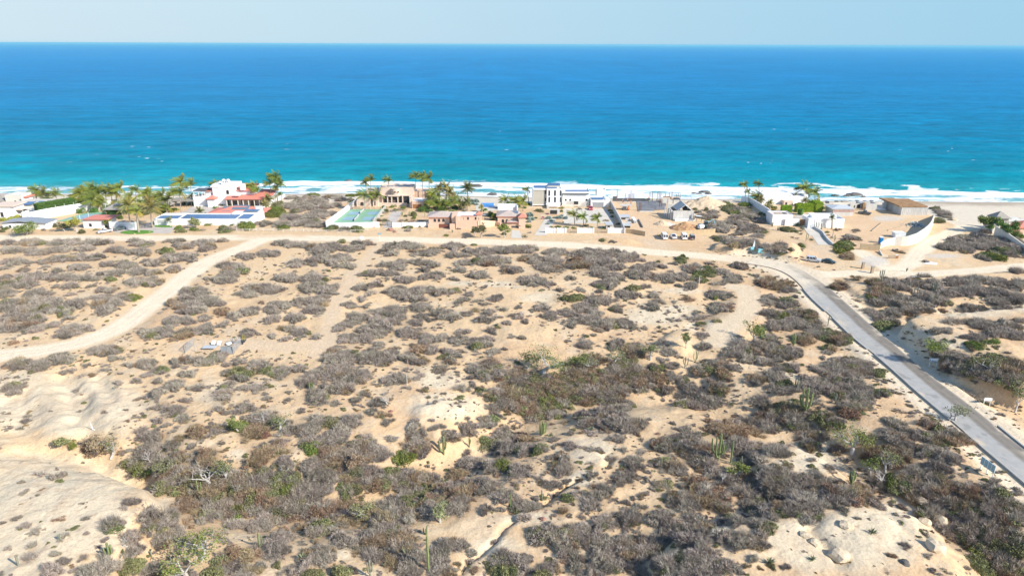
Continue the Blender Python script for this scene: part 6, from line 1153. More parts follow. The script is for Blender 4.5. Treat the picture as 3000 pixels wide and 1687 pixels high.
h = House('material_pile', 'pile of boards and pale bags beside the white wall', 'pile', 1822, 658); h.box('board', 1822, 1848, None, 654.5, 1.8, 'woodgr'); h.box('bag', 1824, 1838, 654.6, 652.2, 1.4, 'pavel', .2); h.box('sheet', 1836, 1850, 654.6, 651.2, 1.6, 'galv', .3)
h = House('site_container', 'upright pale storage container on the building site', 'container', 1857, 655); h.box('body', 1857, 1865, None, 647, 6.2, 'galv'); h.box('roof', 1856.5, 1865.5, 646.9, 646, 6.4, 'signw', -.1); h.win(1858.5, 1863, 654, 648.5, 0, 'metal', 'galv', part='door')
h = House('rolled_pipes', 'dark fallen beam lying on the site ground', 'beam', 1870, 646); p, q_ = ground(1870, 645), ground(1882, 667); g = G(); g.bar((p[0]-h.x, p[1]-h.Y, .25), (q_[0]-h.x, q_[1]-h.Y, .25), .5); g.obj('beam', 'metald', h.root)
# mixer truck / backhoe group
h = House('backhoe', 'dark backhoe digger parked beside the brown earth', 'digger', 2046, 672)
g = G(); g.box(0, 3.6, 0, 1.9, .9, 2.0); g.box(2.4, 3.8, .2, 1.7, 2.0, 3.3); g.obj('body', 'paintg', h.root); h_ = G(); h_.box(2.5, 3.7, .12, 1.78, 2.2, 3.1); h_.obj('cab_window', 'glass', h.root)
g = G(); g.bar((3.4, .9, 2.4), (6.2, .9, 4.2), .35); g.bar((6.2, .9, 4.2), (7.2, .9, 1.4), .3); g.obj('boom', 'signg', h.root); g = G(); g.bar((0, .9, 1.0), (-1.5, .9, .5), .3); g.box(-2.1, -1.4, 0, 1.9, .1, .9); g.obj('front_bucket', 'metald', h.root)
for a, r_ in ((.7, .5), (2.9, .75)):
    for b in (-.15, 2.0): g = G(); g.tube([(a, b-.15, r_), (a, b+.2, r_)], [r_, r_], 14); g.obj('wheel', 'tyre', h.root)
h = House('cement_mixer', 'white portable mixer drum near the tarp fence end', 'mixer', 2045, 676)
g = G(); g.tube([(0, .8, 1.2), (.7, .8, 1.4), (1.8, .8, 1.7), (2.6, .8, 1.9)], [.55, 1.05, 1.05, .5], 12); g.obj('drum', 'signw', h.root); g = G(); g.box(0, 2.4, .3, 1.3, .35, .6); g.bar((.3, .8, .5), (.6, .8, 1.2), .2); g.bar((2.1, .8, .5), (2.0, .8, 1.4), .2); g.obj('frame', 'metald', h.root); [(lambda g: (g.tube([(a, b, .35), (a, b+.15, .35)], [.35, .35], 10), g.obj('wheel', 'tyre', h.root)))(G()) for a in (.5, 1.9) for b in (.1, 1.35)]
h = House('lumber_pile', 'jumbled timber and scrap right of the digger', 'pile', 2066, 672)
for k in range(16): g = G() if k == 0 else g; a = rng.uniform(0, 4); g.bar((a, rng.uniform(0, 3), rng.uniform(.1, 1.8)), (a+rng.uniform(-2, 2), rng.uniform(0, 3), rng.uniform(.1, 2.2)), .22)
g.obj('timber', 'woodgr', h.root); g = G(); [g.bar((rng.uniform(0, 4), rng.uniform(0, 3), .2), (rng.uniform(0, 4), rng.uniform(0, 3), rng.uniform(1, 2)), .2) for k in range(9)]; g.obj('scrap', 'metald', h.root)
o = rock(2084, 673, 1.1, 'pale rounded bag heap at the end of the tarp fence', 'pavel', 'bag_heap', sc=(1.2, .8, .7))
h = House('work_canopy', 'white canvas canopy right of the gabled shell', 'canopy', 2040, 652); h.shed('canvas', 2040, 2056, 633, 631, 3.5, 'signw', 0); [h.box('pole', a, a+.7, None, 634, .1, 'metald', b) for a, b in ((2040.5, .1), (2054.5, .1), (2041, 3.3), (2055, 3.3))]
# ---------------------------------------------------------------- vehicles
def vehicle(kind, paint, px, py, px2, py2, label, cat, L_=None, group=None):     # (px,py) under the rear, (px2,py2) gives the nose direction
    a, b = ground(px, py), ground(px2, py2); ang = math.atan2(b[1]-a[1], b[0]-a[0]); L_ = L_ or {'pickup': 5.4, 'van': 5.6, 'suv': 5.1, 'sedan': 4.7, 'jeep': 4.6}[kind]; Wd = {'pickup': 1.95, 'van': 2.05, 'suv': 2.0, 'sedan': 1.85, 'jeep': 1.85}[kind]
    cx, cy, cz = ground((px+px2)/2, (py+py2)/2); o = empty({'pickup': 'pickup_truck', 'van': 'passenger_van', 'suv': 'suv', 'sedan': 'sedan_car', 'jeep': 'jeep'}[kind], (cx, cy, cz+.02), label, cat, group, ang)
    prof = {'pickup': [(-2.7, .55), (-2.7, 1.15), (-.75, 1.15), (.9, 1.12), (2.45, 1.02), (2.7, .75), (2.65, .4), (-2.65, .4)], 'van': [(-2.8, .5), (-2.8, 1.15), (2.0, 1.15), (2.75, 1.0), (2.8, .45), (-2.75, .4)],
            'suv': [(-2.5, .5), (-2.5, 1.1), (1.0, 1.15), (2.35, 1.05), (2.55, .75), (2.5, .4), (-2.45, .4)], 'sedan': [(-2.3, .45), (-2.3, .95), (-1.6, 1.0), (.9, .95), (2.1, .82), (2.35, .6), (2.3, .35), (-2.25, .35)], 'jeep': [(-2.2, .55), (-2.2, 1.2), (.7, 1.2), (2.1, 1.15), (2.2, .8), (2.15, .5), (-2.15, .5)]}[kind]
    top = {'pickup': (-.75, .95, -.45, .35, 1.12, 1.75), 'van': (-2.78, 2.05, -2.65, 1.35, 1.13, 2.1), 'suv': (-2.45, 1.05, -2.2, .35, 1.12, 1.82), 'sedan': (-1.75, 1.0, -1.0, .3, .94, 1.42), 'jeep': (-2.18, .75, -2.1, .45, 1.18, 1.92)}[kind]
    w = Wd/2; g = G()
    g.hull([(a_, -w, b_) for a_, b_ in prof], [(a_, w, b_) for a_, b_ in prof]); bd = g.obj('body', paint, o)
    xa, xb, ta, tb, z0, z1 = top; ins = .16
    lo = [(xa, -w+.06, z0), (xb, -w+.06, z0), (xb, w-.06, z0), (xa, w-.06, z0)]; hi = [(ta, -w+ins, z1), (tb, -w+ins, z1), (tb, w-ins, z1), (ta, w-ins, z1)]
    g = G(); g.hull(lo, hi); g.obj('window_band', 'glass', o)
    g = G(); g.hull([(a_, b_, c-.01) for a_, b_, c in hi], [(a_, b_*.96, c+.08) for a_, b_, c in hi]); g.obj('roof', 'greytop' if kind == 'jeep' else paint, o)
    def lerp(p, q, t): return tuple(p[k]*(1-t)+q[k]*t for k in range(3))
    g = G()
    for s_ in (0, 1, 2, 3): g.bar(lo[s_], hi[s_], .14)
    n = {'van': 4, 'suv': 3, 'pickup': 2, 'sedan': 2, 'jeep': 2}[kind]
    for k in range(1, n):
        for (p, q), (r_, s_) in (((lo[0], lo[1]), (hi[0], hi[1])), ((lo[3], lo[2]), (hi[3], hi[2]))): g.bar(lerp(p, q, k/n), lerp(r_, s_, k/n), .12)
    if kind in ('van', 'suv'): g.bar(lerp(lo[0], lo[3], .5), lerp(hi[0], hi[3], .5), .16)
    g.obj('pillar', paint, o)
    if kind == 'pickup': g = G(); g.box(-2.6, -.85, -w+.14, w-.14, 1.13, 1.165); g.obj('cargo_bed', 'metald', o)
    wr = .38 if kind != 'sedan' else .33
    for a_ in (prof[0][0]+.95, -prof[0][0]-.95):
        for s_ in (-1, 1):
            g = G(); g.tube([(a_, s_*(w-.2), wr), (a_, s_*(w+.03), wr)], [wr, wr], 14); t = g.obj('wheel', 'tyre', o); g = G(); g.tube([(a_, s_*(w+.0), wr), (a_, s_*(w+.045), wr)], [wr*.55, wr*.55], 10); g.obj('rim', 'chrome', t)
    for s_ in (-1, 1):
        g = G(); g.box(-prof[0][0]-.12, -prof[0][0]+.02, s_*(w-.3)-.16, s_*(w-.3)+.16, .68, .86); g.obj('headlight', 'lamp', o)
        g = G(); g.box(prof[0][0]-.03, prof[0][0]+.05, s_*(w-.12)-.09, s_*(w-.12)+.09, .72, 1.02); g.obj('tail_light', 'tail', o)
    g = G(); g.box(prof[0][0]-.08, prof[0][0]+.1, -w+.1, w-.1, .42, .6); g.box(-prof[0][0]-.14, -prof[0][0]+.06, -w+.1, w-.1, .4, .58); g.obj('bumper', 'chrome' if kind in ('pickup', 'jeep') else paint, o)
    g = G(); g.box(prof[0][0]-.06, prof[0][0]-.0, -.25, .25, .68, .82); g.obj('licence_plate', 'lamp', o)
    return o
VG = 'vehicles parked in a row by the site fence'
vehicle('van', 'paintw', 1950, 704, 1941, 692, 'white passenger van, leftmost of the row by the fence', 'van', group=VG)
vehicle('pickup', 'paintw', 1977, 703, 1967, 692, 'white pickup truck between the two white vans', 'pickup truck', group=VG)
vehicle('van', 'paintw', 2007, 705, 2000, 692, 'white passenger van between white pickup and dark jeep', 'van', group=VG)
vehicle('jeep', 'navy', 2029, 706, 2025, 694, 'dark blue jeep with grey top at row end', 'jeep', group=VG)
vehicle('suv', 'silver', 2366, 764, 2398, 769, 'silver suv parked beside the wide dirt road', 'suv')
vehicle('sedan', 'paintd', 2412, 768, 2442, 773, 'dark teal sedan parked behind the silver suv', 'car')
vehicle('pickup', 'silver', 324, 679, 292, 684, 'silver pickup truck left of the grass island', 'pickup truck')
vehicle('pickup', 'paintg', 370, 671, 340, 676, 'slate grey pickup by the white entrance wall', 'pickup truck')
vehicle('pickup', 'paintg', 2546, 630, 2519, 626, 'slate grey pickup truck beside the concrete shells', 'pickup truck')
vehicle('sedan', 'red', 1727, 608, 1733, 620, 'red car under the garage side wall', 'car')
# ---------------------------------------------------------------- workers
def person_mesh(name, pose):
    J = dict(p=(0, 0, .95), s=(0, 0, 1.25), n=(0, 0, 1.48), h=(0, -.02, 1.58), t=(0, 0, 1.74), hl=(.10, 0, .90), kl=(.12, -.03, .50), al=(.12, .03, .08), fl=(.13, -.14, .04), hr=(-.10, 0, .90), kr=(-.12, -.03, .50), ar=(-.12, .03, .08), fr=(-.13, -.14, .04),
             sl=(.19, 0, 1.42), el=(.27, .02, 1.14), wl=(.28, -.10, .90), dl=(.28, -.15, .82), sr=(-.19, 0, 1.42), er=(-.27, .02, 1.14), wr=(-.28, -.10, .90), dr=(-.28, -.15, .82))
    if pose == 1:
        for k, dz, dy in (('s', -.08, -.12), ('n', -.16, -.32), ('h', -.19, -.40), ('t', -.17, -.52), ('sl', -.14, -.28), ('sr', -.14, -.28), ('el', -.2, -.38), ('er', -.2, -.38), ('wl', -.22, -.40), ('wr', -.22, -.40), ('dl', -.24, -.42), ('dr', -.24, -.42)): a = J[k]; J[k] = (a[0], a[1]+dy, a[2]+dz)
    if pose == 2: J['el'] = (.38, -.1, 1.38); J['wl'] = (.42, -.32, 1.5); J['dl'] = (.43, -.4, 1.56); J['al'] = (.13, .2, .1); J['fl'] = (.13, .05, .05); J['kr'] = (-.12, -.14, .52); J['ar'] = (-.12, -.18, .08); J['fr'] = (-.12, -.34, .04)
    rad = dict(p=.155, s=.15, n=.065, h=.10, t=.085, hl=.10, kl=.065, al=.045, fl=.045, hr=.10, kr=.065, ar=.045, fr=.045, sl=.075, el=.05, wl=.036, dl=.035, sr=.075, er=.05, wr=.036, dr=.035)
    E = [('p', 's'), ('s', 'n'), ('n', 'h'), ('h', 't'), ('p', 'hl'), ('hl', 'kl'), ('kl', 'al'), ('al', 'fl'), ('p', 'hr'), ('hr', 'kr'), ('kr', 'ar'), ('ar', 'fr'), ('s', 'sl'), ('sl', 'el'), ('el', 'wl'), ('wl', 'dl'), ('s', 'sr'), ('sr', 'er'), ('er', 'wr'), ('wr', 'dr')]
    ks = list(J); me = bpy.data.meshes.new(name); me.from_pydata([J[k] for k in ks], [(ks.index(a), ks.index(b)) for a, b in E], []); o = bpy.data.objects.new('tmp', me); COL.objects.link(o)
    md = o.modifiers.new('skin', 'SKIN'); o.modifiers.new('sub', 'SUBSURF').levels = 1
    for i, k in enumerate(ks): me.skin_vertices[0].data[i].radius = (rad[k],)*2; me.skin_vertices[0].data[i].use_root = (k == 'p')
    dg = bpy.context.evaluated_depsgraph_get(); m2 = bpy.data.meshes.new_from_object(o.evaluated_get(dg)); bpy.data.objects.remove(o); m2.name = name; return m2, J
PM = [person_mesh('person', k) for k in range(3)]
def person(px, py, pose, top, legs, label, hat='helmet', rz=0):
    x, y, z = ground(px, py); me, J = PM[pose]; me = me.copy(); me.materials.clear(); me.materials.append(MT[legs]); me.materials.append(MT['skin']); me.materials.append(MT[top])
    for p in me.polygons:
        c = p.center; arm = abs(c.x) > .235
        p.material_index = 1 if (c.z > 1.47 and pose != 1 and abs(c.x) < .2) or (arm and c.z < 1.0 and pose != 1) else (2 if c.z > .98 else 0)
    o = empty('person', (x, y, z+.1), label, 'person', rz=rz); b = bpy.data.objects.new('body', me); COL.objects.link(b); b.parent = o
    g = G(); t = J['h']; g.tube([(t[0], t[1], t[2]+.05), (t[0], t[1], t[2]+.12), (t[0], t[1]+.0, t[2]+.22)], [.135, .125, .05], 10); g.tube([(t[0], t[1], t[2]+.05), (t[0], t[1], t[2]+.07)], [.17, .17], 10); g.obj('hard_hat', hat, o)
MT['limehat'] = MT['hivis']
person(1891, 589, 1, 'hivis', 'denim', 'person in lime vest bending at the slab far edge', 'helmet'); person(1900, 596, 1, 'hivis', 'denim', 'person in lime vest bending over the wet slab', 'helmet', 1.2)
person(1827, 594, 0, 'denim', 'denim', 'person in dark blue standing by the rebar', 'helmet'); person(1838, 593, 2, 'orangec', 'denim', 'person in orange shirt reaching up near rebar', 'helmet'); person(1848, 600, 0, 'orangec', 'denim', 'person in orange shirt and white hat, rightmost', 'helmet'); person(1824, 596, 2, 'orangec', 'denim', 'person in orange at the left end of crew', 'helmet', 2)
person(1899, 583, 0, 'orangec', 'denim', 'person in orange standing before the dark trench wall', 'helmet'); person(1808, 580, 0, 'orangec', 'denim', 'person in orange alone by the tall rebar pole', 'helmet'); person(1911, 588, 0, 'hivis', 'denim', 'person in lime vest right of the trench wall', 'helmet'); person(1924, 588, 1, 'hivis', 'denim', 'person in lime vest stooping near brown formwork', 'helmet')
h = House('concrete_pump', 'loaded truck bed and hoses beside the work crew', 'truck', 1822, 616)
g = G(); g.box(0, 3.8, 0, 2.0, .7, 1.0); g.hull([(0, 0, 1.0), (3.8, 0, 1.0), (3.8, 2, 1.0), (0, 2, 1.0)], [(-.9, -.4, 2.3), (4.2, -.4, 2.3), (4.2, 2.4, 2.3), (-.9, 2.4, 2.3)]); g.obj('hopper', 'conc', h.root); g = G(); g.box(.4, 2.0, -.3, .4, .1, 1.8); g.obj('engine_block', 'metald', h.root); g = G(); g.bar((2.8, -.2, .3), (3.3, -.2, 2.4), .4); g.obj('hose', 'orangec', h.root)
for a in (.6, 3.0):
    for b in (-.1, 1.9): g = G(); g.tube([(a, b, .45), (a, b+.25, .45)], [.45, .45], 12); g.obj('wheel', 'tyre', h.root)
# ================================================================ white compound on the right
wall_run('boundary_wall', [(2172, 586), (2188, 593), (2206, 603), (2226, 616), (2245, 632), (2263, 652)], [2.6, 2.8, 3.0, 3.1, 3.6, 4.2], .4, 'white', 'tall white garden wall seen in blue shade', cap=1)
h = House('seaside_house', 'low white seaside house behind the garden palms', 'house', 2240, 606)
h.box('wall', 2243, 2320, None, 574, 8, 'white', 6, par=.4); h.box('roof', 2236, 2322, 573, 570.5, 12, 'white', 8); h.box('right_wall', 2320, 2364, None, 576, 8, 'white', 7, par=.4); h.box('left_fin', 2233, 2243, None, 568, 8, 'white', 5); h.box('small_block', 2296, 2322, None, 589, 3, 'peachlt', 3); h.win(2300, 2306, 600, 593, 3, 'dark', 'white'); h.box('pillar', 2355, 2366, None, 571, 4, 'white', 9)
h = House('white_block', 'small white flat-roofed block left of the wooden gate', 'house', 2264, 660)
h.box('wall', 2263, 2322, None, 629, 7, 'white', 0, par=.6); h.box('low_wall', 2300, 2341, None, 641, .4, 'white', -.8); h.box('roof_gravel', 2266, 2318, 630.5, 629.6, 6, 'peachroof', .5); h.box('roof_lumber', 2272, 2292, 629.6, 626, 2, 'woodgr', 2); h.box('roof_tank', 2296, 2306, 629.6, 625.5, 2, 'metald', 2)
for k in range(5): pass
h = House('white_block', 'large white flat-roofed block right of the wooden gate', 'house', 2371, 668)
h.box('wall', 2370, 2474, None, 641, 7.5, 'white', 0, par=.9); h.box('upper_wall', 2378, 2450, 641, 632, 5, 'white', 5, par=1.2); h.box('low_wall', 2368, 2405, None, 641.5, .5, 'white', -.7)
h.win(2437, 2449, 641, 640.2, 0, 'dark', 'white', fr=.02)
gate('wooden_gate', 2342, 2368, 661, 643, 'wood', 'tall brown wooden gate between white walls', bars=16, solid=True)
hedge([(2288, 621), (2317, 621)], 3.0, 2.2, 'lime green clipped hedge, shorter left one'); hedge([(2330, 621), (2385, 619)], 3.6, 2.6, 'lime green clipped hedge, longer right one'); hedge([(2384, 612), (2398, 622)], 4.2, 3.4, 'tall lime hedge at the right garden corner'); hedge([(2338, 628), (2350, 630)], 2.6, 2.5, 'dark green hedge behind the wooden gate', 'leafb')
quad_sheet('driveway', [(2397, 718), (2437, 718), (2405, 690), (2360, 662)], 'pavel', .06, 'curved concrete drive', 'driveway', kind='structure')
quad_sheet('driveway', [(2370, 690), (2420, 690), (2400, 664), (2350, 662)], 'pavel', .10, 'upper concrete drive', 'driveway', kind='structure')
wall_run('drive_wall', [(2377, 664), (2395, 675), (2410, 684), (2416, 694), (2425, 706), (2440, 719)], [.9]*6, .6, 'conc', 'low curved white kerb wall along the concrete drive', cap=1)
quad_sheet('garden_floor', [(2325, 640), (2372, 640), (2365, 627), (2335, 627)], 'pave', .05, None, None, kind='structure')
# second building site
h = House('tin_hall', 'pale concrete hall with white sheet roof', 'building shell', 2430, 633)
h.box('wall', 2441, 2499, None, 614, 8, 'conc'); h.hip('roof', 2436, 2500, 613, 8, 1.0, 'galv', 0, .2, ridge=.7); g = G(); x0, x1, z0, z1 = h.span(2440, 2500, None, 615, -.02)
for k in range(17): a = x0+(x1-x0)*k/16; g.box(a-.08, a+.08, -.12, -.002, z1-1.0, z1)
g.obj('rafter_end', 'coral', h.root)
h = House('concrete_shell', 'row of roofless concrete walls with dark openings', 'building shell', 2500, 616)
h.box('wall', 2490, 2524, None, 596, .4, 'conc', 4); h.win(2510, 2519, 611, 599, 4, 'dark', 'conc'); h.win(2501, 2504, 609, 602, 4, 'dark', 'conc'); h.box('dark_bay', 2521, 2537, None, 596, 5, 'concd', 3.5); h.box('timber_props', 2528, 2534, None, 594, .8, 'formwork', 2.6)
h.box('big_wall', 2537, 2568, None, 597, .4, 'conc', -.5); h.box('cross_wall', 2567, 2569, None, 597, 6, 'conc', -.1); h.box('bay_floor', 2570, 2594, None, 613, 6, 'white', -.2); h.box('right_fin', 2585, 2595, None, 594, .5, 'conc', 1.5); h.box('beam', 2569, 2587, 604, 601, .5, 'conc', 3); h.box('rear_wall', 2466, 2600, None, 590, .4, 'conc', 14); h.box('middle_wall', 2440, 2520, None, 593, .4, 'cream', 10); h.box('left_pile', 2470, 2486, None, 592, 3, 'woodgr', 12)
for a in (2420, 2447, 2489, 2508, 2530, 2550): h.box('loose_block', a, a+8, None, 588+(a % 3), 1.4, 'metald', 17)
wall_run('site_wall', [(2386, 592), (2400, 600), (2412, 606)], [2.0, 1.8, 1.8], .4, 'conc', 'grey concrete wall right of the lime hedge', cap=1)
h = House('plywood_shell', 'concrete building shell with brown plywood roof deck', 'building shell', 2640, 631)
h.box('wall', 2641, 2717, None, 607, 9, 'conc'); h.box('roof_deck', 2636, 2718, 606.6, 604, 16, 'formwork', -.3); h.box('left_wall', 2598, 2625, None, 592, 3, 'concd', 12); h.box('recess', 2616, 2642, None, 600, 6, 'concd', 7); h.box('roof_deck_left', 2597, 2640, 592, 589, 7, 'formwork', 11.5); g = G(); x0, x1, z0, z1 = h.span(2641, 2717, None, 607, -.01)
for k in range(16): a = x0+(x1-x0)*k/15; g.box(a-.03, a+.03, -.04, -.001, 0, z1)
g.obj('board_mark', 'concd', h.root); h.box('ply_sheet', 2690, 2700, 609.5, 607, 3, 'pavel', 9)
wall_run('curved_wall', [(2577, 728), (2583, 724), (2597, 720), (2619, 719), (2638, 720), (2656, 720), (2680, 714), (2703, 701), (2714, 692), (2722, 682), (2731, 660), (2735, 641)], [2.0, 2.3, 2.8, 3.3, 3.6, 3.9, 4.2, 4.6, 4.7, 4.7, 4.4, 1.8], .35, 'cream', 'tall curved cream wall around the second building site', cap=1)
mesh_fence('site_gate', [(2519, 731), (2533, 732), (2547, 733), (2577, 735)], 2.3, 'tarp', 'tan tarp gate closing the second building site')
wall_run('gate_kerb', [(2575, 738), (2580, 744), (2585, 750)], [.9, .7, .4], .3, 'cream', 'short pale curved kerb below the site gate', 'kerb', cap=1)
h = House('portable_toilet', 'bright blue portable toilet at the curved wall end', 'toilet', 2577, 713); g = G(); g.box(0, 1.25, 0, 1.25, 0, 2.25); g.obj('cabin', 'blue', h.root); g = G(); g.box(-.05, 1.3, -.05, 1.3, 2.25, 2.4); g.obj('roof', 'signw', h.root); g = G(); g.box(1.25, 1.3, .1, 1.15, .1, 2.2); g.obj('side_panel', 'signw', h.root); g = G(); g.box(.15, 1.05, -.04, 0, .1, 2.1); g.obj('door', 'blue', h.root)
h = House('site_container', 'long white container behind the curved wall', 'container', 2621, 697); h.box('body', 2622, 2653, None, 683, 2.6, 'signw'); h.box('roof', 2621.6, 2653.4, 682.9, 682, 2.8, 'signw', -.1); h.win(2624, 2630, 695, 685, 0, 'signw', 'metal', part='door')
# rubble
q = ground(2680, 660); r0 = empty('rubble_heap', q, 'grey and white rubble heap inside the curved wall', 'rubble')
for mm, n, nm in (('pavel', 60, 'broken_concrete'), ('signg', 40, 'grey_scrap'), ('metald', 35, 'dark_scrap'), ('signw', 35, 'white_bags')):
    g = G()
    for k in range(n):
        a, b = rng.gauss(0, 2.2), rng.gauss(0, 2.0); zz_ = max(0, 1.7-abs(a)*.35-abs(b)*.35)*rng.random(); c = Vector((a, b, zz_)); d = Vector((rng.uniform(-.8, .8), rng.uniform(-.8, .8), rng.uniform(-.4, .5))); g.bar(c-d/2, c+d/2, rng.uniform(.15, .5), rng.uniform(.1, .3))
    g.obj(nm, mm, r0)
for i, (a, b, lb) in enumerate((((2517, 666), (2582, 652), 'left timber pole lying on the sandy site'), ((2600, 676), (2645, 661), 'right timber pole lying on the sandy site'))): p, q_ = ground(2553 if i == 0 else a[0], 678 if i == 0 else a[1]), ground(b[0], b[1]+2); g = G(); g.bar((p[0], p[1], p[2]+.15), (q_[0], q_[1], q_[2]+.15), .35); tag(g.obj('timber_pole', 'woodgr'), lb, 'pole', 'timber poles on the ground')
for i, (px, py, hh) in enumerate(((2527, 787, 2.2), (2554, 800, 2.3))):
    x, y, z = ground(px, py); o = empty('gate_pillar', (x, y, z), ('left', 'right')[i]+' stone gate pillar beside the dirt road', 'pillar', 'stone gate pillars'); g = G(); g.box(-.4, .4, -.4, .4, -.3, hh); g.obj('shaft', 'woodgr', o); g = G(); g.box(-.5, .5, -.5, .5, hh, hh+.15); g.obj('cap', 'concd', o)
h = House('notice_board', 'low dark notice board with pale end in rubble', 'board', 2603, 757); h.box('board', 2602, 2624, 756, 748, .15, 'woodgr'); h.box('post', 2624, 2631, None, 749, .5, 'wood'); h.box('cap', 2623.6, 2631.4, 748.8, 747.5, .6, 'signw'); h.box('left_leg', 2603, 2604, None, 749, .15, 'woodgr', .16)
c = [ground(*p) for p in ((2705, 773), (2742, 777), (2746, 771), (2718, 767))]; g = G(); z = max(p[2] for p in c); g.hull([(p[0], p[1], z-.3) for p in c], [(p[0], p[1], z+.15) for p in c]); tag(g.obj('concrete_pad', 'signw'), 'white concrete pad on bare ground by the road', 'slab')
for i, (px, py, s_, lb) in enumerate(((2202, 739, .8, 'smaller pale blue box beside the dirt road'), (2226, 744, 1.25, 'larger pale blue box beside the dirt road'))):
    x, y, z = ground(px, py); o = empty('roadside_box', (x, y, z), lb, 'box', 'pale blue roadside boxes'); g = G(); g.box(-.7*s_, .7*s_, -.5, .5, .25, 1.0*s_+.3); g.obj('bin_body', 'cyan', o); g = G(); [g.box(a-.05, a+.05, -.4, -.3, -.1, .25) for a in (-.5*s_, .5*s_)]; [g.box(a-.05, a+.05, .3, .4, -.1, .25) for a in (-.5*s_, .5*s_)]; g.obj('leg', 'woodgr', o)
x, y, z = ground(2207, 733); g = G(); g.hull([(x-.5, y, z), (x+.5, y, z), (x+.1, y, z+3.6)], [(x-.5, y+.1, z), (x+.5, y+.1, z), (x+.1, y+.1, z+3.6)]); tag(g.obj('white_marker', 'signw'), 'narrow white triangular marker on the cut bank', 'marker')
# ---------------------------------------------------------------- road signs
def sign(name, xa, ya, xb, yb, hp, legs, m, label, frame='signw', slats=0, ex=None, cat='sign'):
    a, b = ground(xa, ya), ground(xb, yb); o = empty(name, a, label, cat, rz=math.atan2(b[1]-a[1], b[0]-a[0])); w = math.hypot(b[0]-a[0], b[1]-a[1]); mp = math.dist(a, (0, 0, CAMZ))/F
    top, bot = hp[0]*mp*1.08, hp[1]*mp*1.08; dz = b[2]-a[2]
    for k in range(legs): t = (k+.15)/(legs-.7) if legs > 1 else .5; g = G(); x = w*t; g.box(x-.06, x+.06, .05, .17, -.6+dz*t, top+dz*t-.05); g.obj('leg', frame, o)
    g = G(); g.hull([(0, -.04, bot), (w, -.04, bot+dz), (w, -.04, top+dz), (0, -.04, top)], [(0, .04, bot), (w, .04, bot+dz), (w, .04, top+dz), (0, .04, top)]); bd = g.obj('board', m, o)
    if slats:
        g = G()
        for k in range(slats+1): x = w*k/slats; g.box(x-.03, x+.03, -.09, -.041, bot+dz*k/slats, top+dz*k/slats)
        g.obj('batten', frame, bd)
    if ex: ex(o, bd, w, bot, top)
    return o
def marks(o, bd, w, bot, top):
    g = G(); h_ = top-bot
    for a, b, c, d in ((.08, .16, .2, .8), (.30, .36, .25, .7), (.40, .56, .3, .5), (.60, .64, .25, .75), (.68, .86, .35, .6)): g.box(w*a, w*b, -.06, -.041, bot+h_*c, bot+h_*d)
    g.obj('sign_marking', 'signb', bd)
    g = G(); g.box(w*.0, w*1.0, -.056, -.041, bot, bot+h_*.12); g.obj('lower_band', 'signg', bd)
sign('road_sign', 2719, 1069, 2746, 1069, (17, 10), 2, 'signw', 'small white sign with blue marks beside asphalt road', ex=marks)
sign('road_sign', 2879, 1188, 2903, 1187, (20, 13), 2, 'signw', 'white two-legged sign on sand right of the road')
sign('billboard', 2868, 1373, 2908, 1403, (32, 14), 3, 'signg', 'large blue-grey slatted billboard beside the asphalt road', slats=4)
o = sign('street_sign', 1108, 706, 1117, 706, (22, 17), 1, 'signg', 'small tilted blue-grey panel on a pole by road')
sign('road_sign', 1056, 703, 1065, 703, (10, 3), 2, 'signw', 'small white notice at the far edge of scrub')
# broken wire enclosure
def lattice(name, A, B, hh, label, lean=0, m='mesh', solid=False):
    a, b = ground(*A), ground(*B); o = empty(name, a, label, 'fence', 'wire enclosure panels', rz=math.atan2(b[1]-a[1], b[0]-a[0])); w = math.hypot(b[0]-a[0], b[1]-a[1]); f = G()
    for p, q_ in (((0, 0, 0), (w, 0, 0)), ((0, -lean, hh), (w, -lean, hh)), ((0, 0, 0), (0, -lean, hh)), ((w, 0, 0), (w, -lean, hh)), ((w/2, 0, 0), (w/2, -lean, hh)), ((0, 0, 0), (w/2, -lean, hh))): f.bar(p, q_, .09)
    f.obj('frame', 'metal', o); g = G(); n = int(w/.45)
    if solid: g.hull([(0, 0, 0), (w, 0, 0), (w, -lean, hh), (0, -lean, hh)], [(0, .04, 0), (w, .04, 0), (w, .04-lean, hh), (0, .04-lean, hh)])
    else:
        for k in range(-int(hh/.3), n): 
            x0, x1 = k*.45, k*.45+hh*.6; t0 = max(0, -x0/(x1-x0)); t1 = min(1, (w-x0)/(x1-x0))
            if t1 > t0: g.bar((x0+(x1-x0)*t0, -lean*t0, hh*t0), (x0+(x1-x0)*t1, -lean*t1, hh*t1), .035); g.bar((w-x0-(x1-x0)*t0, -lean*t0, hh*t0), (w-x0-(x1-x0)*t1, -lean*t1, hh*t1), .035)
    g.obj('wire_mesh', 'greytop' if solid else m, o)
lattice('wire_panel', (542, 1034), (567, 1010), 2.2, 'left leaning wire panel of the broken enclosure', .5)
lattice('wire_panel', (684, 1038), (706, 1008), 2.2, 'right standing wire panel of the broken enclosure', 0)
lattice('grey_screen', (648, 1036), (684, 1038), 1.9, 'grey cloth screen at the enclosure front', -.3, solid=True)
lattice('wire_panel', (675, 1008), (698, 1004), 1.2, 'dark slatted panel behind the enclosure', -.5, solid=False, m='metald')
